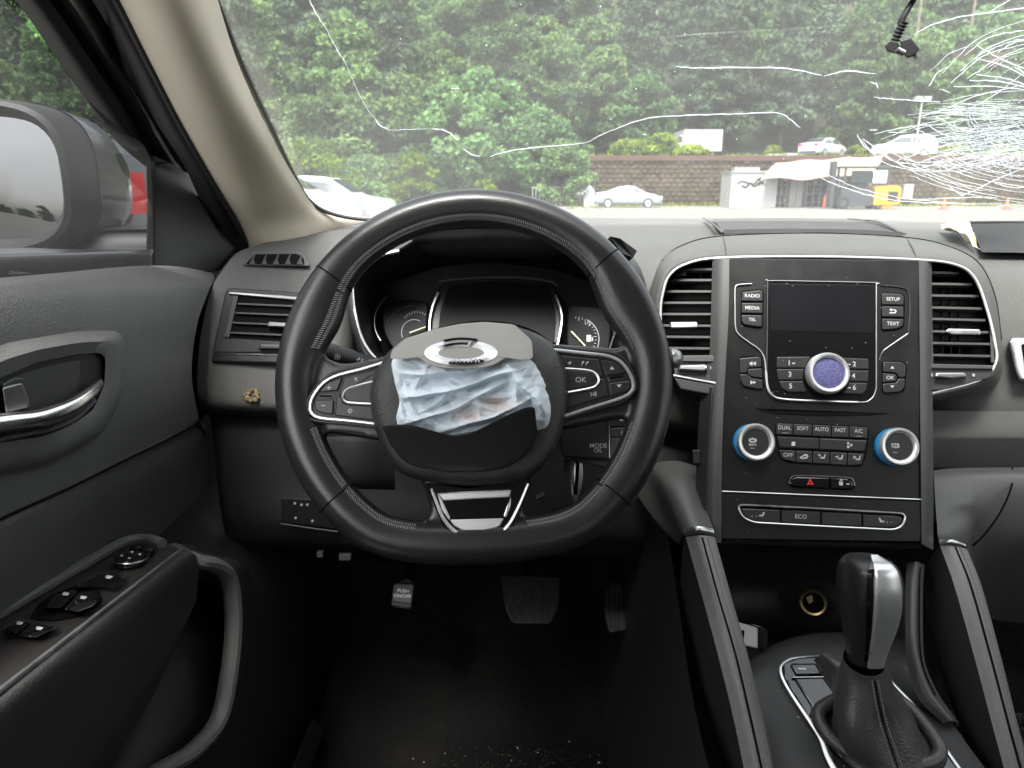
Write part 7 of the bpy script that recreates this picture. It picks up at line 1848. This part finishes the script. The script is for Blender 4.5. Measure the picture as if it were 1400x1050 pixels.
# grab rails
def rail(rows, seam, off, nm, band, mat_='pad'):
    rows = [[r[0], r[1], tuple(r[1][k] * .25 + r[2][k] * .75 for k in range(3)), tuple(r[2][k] * .93 + r[3][k] * .07 for k in range(3)), r[3], tuple(r[4][k] * .93 + r[3][k] * .07 for k in range(3)), tuple(r[4][k] * .8 + r[5][k] * .2 for k in range(3)), r[5]] for r in rows]
    g_ = thing(nm, None, None, T(*seam[0])); g_.parent = con; g_.location = WORG[g_.name] - WORG[con.name]
    o = MB(); o.loft(TT([r[3:] for r in rows]), 26, 36); o.build('rail_top', M[mat_], g_, smooth=80)
    o = MB(); o.loft(TT([[r[0], r[1], tuple(r[2][k] * .5 + r[3][k] * .5 for k in range(3)), r[3]] for r in rows]), 14, 36); o.build('rail_side', M['soft'], g_, smooth=80)  # darker material than the top: the shade of the side is in its colour
    o = MB(); o.tube(spline([T(a, b, t - .0008) for a, b, t in seam], 40), .0012, 6); o.build('rail_seam', M['void'], g_)
    o = MB()
    for d in off:
        P = even(spline([T(a + d[0], b, t + d[1]) for a, b, t in seam], 60), .0031)
        for i in range(len(P) - 1): o.tube([P[i], P[i].lerp(P[i + 1], .62)], .00062, 4)
    tag(o.build('stitching', M['thread'], g_), kind='stuff')
    o = MB(); o.loft(TT(band), 24, 8); o.build('silver_band', M['satin'], g_)
    return g_
rail([[(930, 795, .86), (933, 755, .84), (936, 734, .803), (957, 731.5, .790), (977, 734, .800), (982, 760, .84)],
      [(946, 885, .83), (951, 838, .80), (957, 810, .765), (979, 808, .755), (998, 810, .764), (1002, 830, .80)],
      [(966, 975, .79), (973, 922, .765), (980, 895, .728), (1003, 893, .719), (1022, 895, .728), (1026, 915, .765)],
      [(996, 1075, .75), (1001, 1015, .72), (1003, 990, .695), (1026, 988, .686), (1044, 990, .694), (1050, 1005, .73)],
      [(1010, 1150, .72), (1018, 1100, .69), (1020, 1075, .665), (1043, 1073, .656), (1061, 1075, .664), (1066, 1090, .70)]],
     [(960, 735, .7895), (981, 812, .7545), (1006, 897, .7185), (1028, 990, .6855), (1046, 1073, .6555)], ((-7.5, .0004), (7.5, .0008)), 'grab_rail',
     [[(935, 723.5, .802), (955, 719.5, .789), (975, 723, .799)], [(934.5, 727, .8), (956, 724, .787), (976.5, 728, .797)], [(936, 733, .8015), (957, 729.5, .7885), (977.5, 733, .7985)]])
rail([[(1262, 800, .93), (1266, 770, .885), (1284, 746, .853), (1303, 745, .846), (1322, 750, .853), (1327, 775, .90)],
      [(1270, 850, .90), (1274, 830, .860), (1303, 800, .822), (1324, 798, .816), (1342, 802, .823), (1346, 825, .87)],
      [(1296, 950, .84), (1300, 930, .810), (1329, 892, .778), (1350, 890, .771), (1367, 893, .778), (1371, 915, .83)],
      [(1330, 1040, .79), (1336, 1020, .765), (1355, 990, .735), (1376, 988, .728), (1391, 990, .735), (1397, 1010, .78)],
      [(1366, 1120, .75), (1372, 1090, .735), (1378, 1075, .70), (1399, 1073, .693), (1414, 1075, .70), (1420, 1095, .74)]],
     [(1306, 748, .8455), (1327, 800, .8155), (1353, 892, .7705), (1379, 990, .7275), (1402, 1073, .6925)], ((-7, .0004), (7, .0008)), 'grab_rail',
     [[(1285, 738, .853), (1303, 738, .845), (1320, 744, .851)], [(1284, 742, .852), (1303, 741, .843), (1321, 747, .85)], [(1284.5, 746, .853), (1303, 745.5, .844), (1322, 751, .8515)]])
# grey support leg beside the right rail
o = MB(); o.loft(TT([[(1240, 770, .845), (1252, 768, .838), (1264, 772, .848)], [(1238, 800, .825), (1250, 798, .818), (1262, 804, .83)], [(1238, 870, .79), (1250, 868, .784), (1262, 872, .795)], [(1242, 915, .775), (1256, 910, .768), (1266, 910, .78)], [(1256, 955, .76), (1272, 950, .755), (1284, 950, .765)], [(1290, 990, .745), (1302, 985, .74), (1312, 990, .75)]]), 12, 40); o.build('support_leg', M['pillar_grey'], con)
o = MB(); o.tube(spline([T(1258, 776, .838), T(1257, 804, .82), T(1257, 870, .785), T(1262, 912, .77), T(1279, 951, .756)], 30), .0009, 5); o.build('leg_seam', M['void'], con)
# cubby under the stack
o = MB(); o.loft(TT([[(965, 745, .92), (1120, 748, .95), (1262, 752, .91)], [(970, 800, .98), (1120, 800, 1.0), (1262, 800, .96)], [(975, 860, .95), (1120, 862, .97), (1262, 870, .93)], [(985, 905, .86), (1110, 890, .87), (1262, 905, .85)], [(1000, 935, .81), (1110, 915, .81), (1262, 925, .81)]]), 30, 30); o.build('cubby', M['dark'], con)
o = MB(); o.loft(TT([[(958, 742, .85), (966, 800, .84), (985, 880, .82), (1005, 935, .80)], [(975, 745, .93), (980, 800, .96), (995, 870, .93), (1010, 920, .85)]]), 20, 8); o.build('cubby_side', M['dark'], con)
so = thing('power_socket', None, None, T(1112, 823, .965)); so.parent = con; so.location = WORG[so.name] - WORG[con.name]
ax = (CAM - T(1112, 823, .965)).normalized(); ax = (ax + V(0, 0, -.25)).normalized()
o = MB(); o.lathe(T(1112, 823, .965), ax, [(.0175, -.004), (.0178, .003), (.0165, .0055), (.0140, .0048), (.0132, .001)], 36, cap1=False); o.build('socket_ring', M['gold'], so)
o = MB(); o.lathe(T(1112, 823, .965), ax, [(.0134, .0035), (.0130, .0034)], 30, cap1=True); o.build('socket_well', M['void'], so)
o = MB(); o.loft(TT([[(1102, 817, .958), (1110, 813, .958)], [(1106, 826, .957), (1112, 822, .957)]]), 6, 6); o.build('socket_contact', M['gold'], so)
# key card standing in the cubby
KFr = Frame.of(T(1010, 880, .845), T(1050, 890, .83), T(1012, 850, .85))
kc_ = thing('key_card', 'white key card with dark edge leaning in the cubby beside the left rail', 'key card', KFr.p(1028, 868))
o = MB(); o.slab(KFr, rpoly([(1004, 849), (1036, 858), (1036, 887), (1003, 879)], 3), -.004, .0, 1); o.build('card_face', M['white'], kc_)
o = MB(); o.slab(KFr, rpoly([(1006, 847), (1042, 857), (1050, 862), (1049, 886), (1036, 890), (1037, 858)], 3), -.006, .001, 1); o.build('card_edge', M['gloss'], kc_)
o = MB(); o.slab(KFr, rpoly([(1013, 861), (1018, 862), (1017, 874), (1012, 872)], 2), -.002, .0015, .6); o.build('card_slot', M['void'], kc_)

# ---- gear lever
gl = thing('gear_lever', 'gear lever with silver strap and stitched black leather gaiter', 'gear lever', T(1190, 900, .71))
def kring(y, xl, xr, t, dep, n=48):
    """closed ring of the knob at photo row y: spans xl..xr, dep deep"""
    xm = (xl + xr) / 2; c = T(xm + (1186 - xm) * .1, y, t); hw = (T(xr, y, t) - T(xl, y, t)).length / 2 * .87
    bk = V(0, CT, -ST)
    return [c + V(1, 0, 0) * (hw * math.copysign(abs(math.cos(a)) ** .85, math.cos(a))) - bk * (dep * math.copysign(abs(math.sin(a)) ** .85, math.sin(a))) for a in [2 * math.pi * i / n for i in range(n)]]
KR = [(760.5, 1168, 1206, .690, .016), (764, 1158, 1214, .690, .024), (772, 1150, 1222, .690, .029), (785, 1145, 1228, .691, .031), (800, 1143.5, 1230.5, .692, .032), (820, 1144, 1231, .694, .031), (840, 1147, 1228, .696, .028), (860, 1151, 1222, .699, .024), (880, 1155, 1214, .702, .020), (895, 1157, 1208, .705, .018), (904, 1158, 1206, .706, .017)]
KS = [spline([kring(*k)[i] for k in KR], 40) for i in range(48)]
KS = [[KS[i][j] for i in range(48)] for j in range(40)]
o = MB(); o.rings(KS, 0, True, True, fan=True); o.build('knob', M['leather'], gl, smooth=60)
# silver strap and gloss flank follow the knob's surface, slightly proud
def bandp(i0, i1, j0, j1, off, nm, m, taper=None, cap=False):
    o = MB(); G_ = []
    for j in range(j0, j1):
        cc = sum(KS[j], Vector()) / 48
        row = []
        k = (j - j0) / (j1 - j0 - 1)
        a0, a1 = (i0, i1) if not taper else (i0 + taper[0] * math.sin(k * 2.4) , i1 + taper[1] * math.sin(k * 2.4))
        for q in range(13):
            f = a0 + (a1 - a0) * q / 12
            i = int(math.floor(f)); t_ = f - i
            p = KS[j][i % 48].lerp(KS[j][(i + 1) % 48], t_)
            d = (p - cc).normalized()
            row.append(p + d * (off if 0 < q < 12 else off * .0))
        G_.append(row)
    if cap:
        top = sum(KS[j0], Vector()) / 48
        G_ = [[p.lerp(top, .5) + V(0, 0, .004) for p in G_[0]]] + G_
    o.grid(G_); return o.build(nm, M[m], gl, smooth=60)
bandp(6.0, 14.2, 0, 40, .0024, 'silver_strap', 'strap', (1.2, .4), True)
bandp(-3.0, 5.8, 2, 34, .0016, 'gloss_flank', 'black', (.6, 1.0))
bandp(14.0, 15.8, 1, 36, .0012, 'gloss_edge', 'gloss', (.5, .5))
KFm = Frame.of(T(1178, 897, .6835), T(1208, 897, .6835), T(1180, 850, .6795))
o = MB(); o.text(KFm, 'XTRONIC', 1188, 893, 3.6, .0025, 0, bold=.012); o.build('knob_print', M['black'], gl, smooth=0)
# gaiter
def gring(c, ax_, ay_, n=72, ph=0.0, am=0.0, k=4, seed=0):
    out = []
    for i in range(n):
        a = 2 * math.pi * i / n
        m_ = 1 + am * (math.sin(k * a + ph) * .6 + noise.noise(V(math.cos(a) * 1.6, math.sin(a) * 1.6, seed)) * 1.2)
        out.append(c + CC.u * (ax_ * m_ * math.cos(a)) + CC.v * (ay_ * m_ * math.sin(a)))
    return out
GR = [gring(T(1181, 903, .708), .0195, .0175), gring(T(1182, 915, .710), .0225, .020, am=.03, ph=1), gring(T(1184, 935, .712), .0275, .025, am=.08, ph=1.5, k=3, seed=.3), gring(T(1188, 957, .715), .0345, .032, am=.17, ph=2, k=3, seed=.6), gring(T(1193, 980, .717), .040, .040, am=.19, ph=2.4, k=3, seed=.9), gring(T(1198, 1000, .718), .0425, .0445, am=.13, ph=2.6, k=3, seed=1.2), gring(CC.p(1203, 1012, .006), .048, .050, am=.08, ph=2.7, k=3, seed=1.5), gring(CC.p(1204, 1010, -.004), .053, .054)]
GG = [[spline([r[i] for r in GR], 50)[j] for i in range(72)] for j in range(50)]
o = MB(); o.rings(GG, 0, False, False); og = o.build('gaiter', M['gaiter'], gl, smooth=180)
o = MB(); o.loft([[CC.p(a, b, h) for a, b, h in r] for r in ([(1112, 902, .006), (1126, 893, .020), (1142, 893, .018), (1156, 897, .02)], [(1124, 918, .004), (1136, 905, .022), (1150, 906, .024), (1160, 910, .02)], [(1138, 940, .004), (1148, 925, .018), (1158, 930, .022), (1168, 940, .014)], [(1148, 962, .004), (1154, 955, .012), (1160, 960, .014), (1172, 970, .006)])], 20, 20); o.build('gaiter_fold', M['gaiter'], gl, smooth=180)
o = MB()
j0_ = 3
for d in (-1.6, 1.6):
    P = []
    for j in range(j0_, 44):
        # front line of the gaiter, towards the driver's seat
        f = 54 + 1.5 + d * (1 - .35 * (j / 50)); i = int(f); t_ = f - i
        p = GG[j][i % 72].lerp(GG[j][(i + 1) % 72], t_); c = sum(GG[j], Vector()) / 72
        P.append(p + (p - c).normalized() * .0006)
    P = even(P, .0033)
    for i in range(len(P) - 1): o.tube([P[i], P[i].lerp(P[i + 1], .6)], .00075, 4)
tag(o.build('stitching', M['thread'], gl), kind='stuff')
P = []
for j in range(j0_, 46):
    p = GG[j][55].lerp(GG[j][56], .5); c = sum(GG[j], Vector()) / 72; P.append(p + (p - c).normalized() * .0004)
o = MB(); o.tube(P, .0008, 5); o.build('gaiter_seam', M['void'], gl)

# ---- footwell walls, pedals, mats
fw = thing('footwell_trim', 'black trim panels lining the footwell below the dashboard', 'trim panel', V(-.3, 1.1, .7))
o = MB(); o.loft([[V(-.385, .2, .42), V(-.385, .6, .42), V(-.36, 1.0, .42), V(-.33, 1.4, .45)], [V(-.375, .2, .60), V(-.365, .6, .62), V(-.352, 1.0, .64), V(-.335, 1.4, .66)], [V(-.40, .2, .70), V(-.385, .6, .74), V(-.375, 1.0, .84), V(-.37, 1.4, .9)], [V(-.46, .2, .72), V(-.44, .6, .78), V(-.43, 1.0, .95), V(-.42, 1.4, 1.05)], [V(-.47, .2, .76), V(-.46, .6, .84), V(-.455, 1.0, 1.10), V(-.45, 1.4, 1.2)], [V(-.47, .2, .9), V(-.465, .6, .95), V(-.46, 1.0, 1.25), V(-.455, 1.4, 1.28)]], 34, 40); o.build('kick_panel', M['dark'], fw)
o = MB(); o.loft([[V(-.375, .15, .45), V(-.362, .6, .455), V(-.345, 1.0, .47)], [V(-.355, .15, .475), V(-.345, .6, .482), V(-.335, 1.0, .49)], [V(-.335, .15, .45), V(-.325, .6, .455), V(-.32, 1.0, .46)]], 24, 10); o.build('sill_trim', M['dark'], fw)
o = MB(); o.loft([[V(.185, .3, .80), V(.19, .6, .82), V(.20, .85, .93), V(.205, 1.2, 1.0), V(.2, 1.45, 1.0)], [V(.17, .3, .65), V(.172, .6, .66), V(.178, .85, .70), V(.185, 1.2, .75), V(.18, 1.45, .8)], [V(.15, .3, .41), V(.15, .6, .41), V(.155, .85, .42), V(.16, 1.2, .5), V(.16, 1.45, .6)]], 30, 20); o.build('tunnel_side', M['dark'], fw)
o = MB(); o.loft([[V(.50, .3, .60), V(.50, .6, .58), V(.50, .9, .56), V(.50, 1.3, .70)], [V(.55, .3, .41), V(.55, .6, .41), V(.55, .9, .42), V(.54, 1.3, .52)]], 20, 10); o.build('tunnel_side', M['dark'], fw)
o = MB(); o.grid([[V(-.5 + .1 * i, 1.40 + .02 * (i % 2), .45 + .2 * j) for i in range(18)] for j in range(5)]); o.build('bulkhead', M['void'], fw)
def pedal(nm, lab, FRm, P, groove, arm, m='rubber'):
    p_ = thing(nm, lab, 'pedal', FRm.o)
    o = MB(); o.slab(FRm, rpoly(P, 5), -.02, .0, 2); o.build('pedal_pad', M[m], p_)
    for g_ in groove:
        o = MB(); o.tube(spline([FRm.p(a, b, .0005) for a, b in g_], 14), .0024, 6, flat=.6); o.build('pad_ridge', M['soft'], p_)
    o = MB(); o.tube(spline([T(*a) for a in arm], 12), .010, 8); o.build('pedal_arm', M['black'], p_)
    return p_
BPf = Frame.of(T(695, 850, 1.10), T(765, 848, 1.10), T(700, 795, 1.15))
pedal('brake_pedal', 'wide ribbed black brake pedal in the dark footwell', BPf, [(684, 786), (766, 788), (764, 830), (752, 853), (700, 852), (690, 830)],
      [[(695 + i * 13, 806 - 2), (700 + i * 13, 818), (694 + i * 13, 832), (701 + i * 12, 848)] for i in range(5)], [(725, 800, 1.15), (720, 770, 1.25), (700, 740, 1.35)])
APf = Frame.of(T(828, 862, 1.10), T(856, 864, 1.10), T(830, 805, 1.17))
pedal('accelerator_pedal', 'narrow ribbed accelerator pedal right of the brake', APf, [(826, 800), (858, 800), (856, 862), (832, 865), (826, 840)],
      [[(830 + i * 6.6, 806), (831 + i * 6.4, 830), (833 + i * 6, 862)] for i in range(4)], [(842, 805, 1.16), (840, 775, 1.25), (836, 750, 1.33)])
FPf = Frame.of(T(536, 830, 1.08), T(564, 832, 1.08), T(540, 798, 1.10))
fp_ = pedal('parking_brake_pedal', 'small black release pedal with white lettering hanging at left', FPf, [(538, 797), (567, 798), (562, 833), (535, 829)], [[(536, 826), (561, 829)], [(537, 822), (562, 825)]], [(556, 800, 1.12), (560, 780, 1.2), (562, 760, 1.25)])
o = MB(); o.text(FPf, 'PUSH', 551, 808, 4.6, .0006, 0, bold=.01); o.text(FPf, 'ON/OFF', 550, 815, 4.6, .0006, 0, bold=.01); o.build('pedal_print', M['print'], fp_, smooth=0)
# muddy patch and glass crumbs on the carpet
rr_ = random.Random(21)
mud = fields('dry_mud', [(.02, .018, .015), (.06, .05, .04), (.13, .105, .075)], scale=26, bump=.6)
o = MB()
for i in range(2400):
    k = rr_.random()
    px = rr_.gauss(735, 60); py = rr_.gauss(1020, 32)
    if i > 1500: px = rr_.uniform(540, 980); py = rr_.uniform(880, 1050)
    c = AZ(px, py, .418 + rr_.uniform(-.002, .004)); s = rr_.uniform(.0005, .0022) * (1.5 if i < 1500 else .8)
    o.add([c + V(rr_.uniform(-s, s), rr_.uniform(-s, s), rr_.uniform(0, s * .7)) for _ in range(4)], [(0, 1, 2), (0, 2, 3), (0, 1, 3), (1, 2, 3)])
tag(o.build('dry_mud_crumbs', mud, None, smooth=0), 'dry mud crumbs scattered over the footwell carpet', kind='stuff')
o = MB()
for i in range(80):
    px, py = rr_.uniform(560, 960), rr_.uniform(880, 1045)
    c = AZ(px, py, .422); s = rr_.choice((.0012, .0016, .0022, .0022, .0035))
    if i == 0: c, s = AZ(829, 930, .422), .006
    if i == 1: c, s = AZ(761, 936, .422), .0035
    if i == 2: c, s = AZ(791, 1008, .422), .003
    o.add([c + V(rr_.uniform(-s, s), rr_.uniform(-s, s), rr_.uniform(0, s)) for _ in range(5)], [(0, 1, 2), (0, 2, 3), (0, 3, 4), (1, 2, 4), (2, 3, 4), (0, 1, 4)])
tag(o.build('glass_crumbs', M['crack'], None, smooth=0), 'crumbs of broken glass on the footwell carpet', kind='stuff')
# coil mat in the passenger footwell
pm = MB()
mz = .42
xs_ = [.56 + .012 * i for i in range(44)]; ys_ = [.55 + .012 * i for i in range(64)]
cm = MB(); cm.grid([[V(x, y, mz + .004) for x in xs_] for y in ys_])
mt_ = thing('coil_mat', 'black looped coil mat on the passenger footwell floor', 'floor mat', V(.8, .9, mz))
cm.build('mat_base', M['rubber'], mt_)
lo = MB()
for i in range(3600):
    c = V(rr_.uniform(.57, 1.06), rr_.uniform(.8, 1.31), mz + .008); r_ = rr_.uniform(.005, .009); a0 = rr_.uniform(0, 6.28); ti = rr_.uniform(-.8, .8)
    pts = [c + V(r_ * math.cos(a0 + k * .9), r_ * math.sin(a0 + k * .9), .006 * math.sin(k * .9 + ti) + .004) for k in range(6)]
    lo.tube(pts, .0016, 4, caps=False)
tag(lo.build('mat_coils', mat('coil_vinyl', (.035, .035, .036), .4), mt_), kind='stuff')
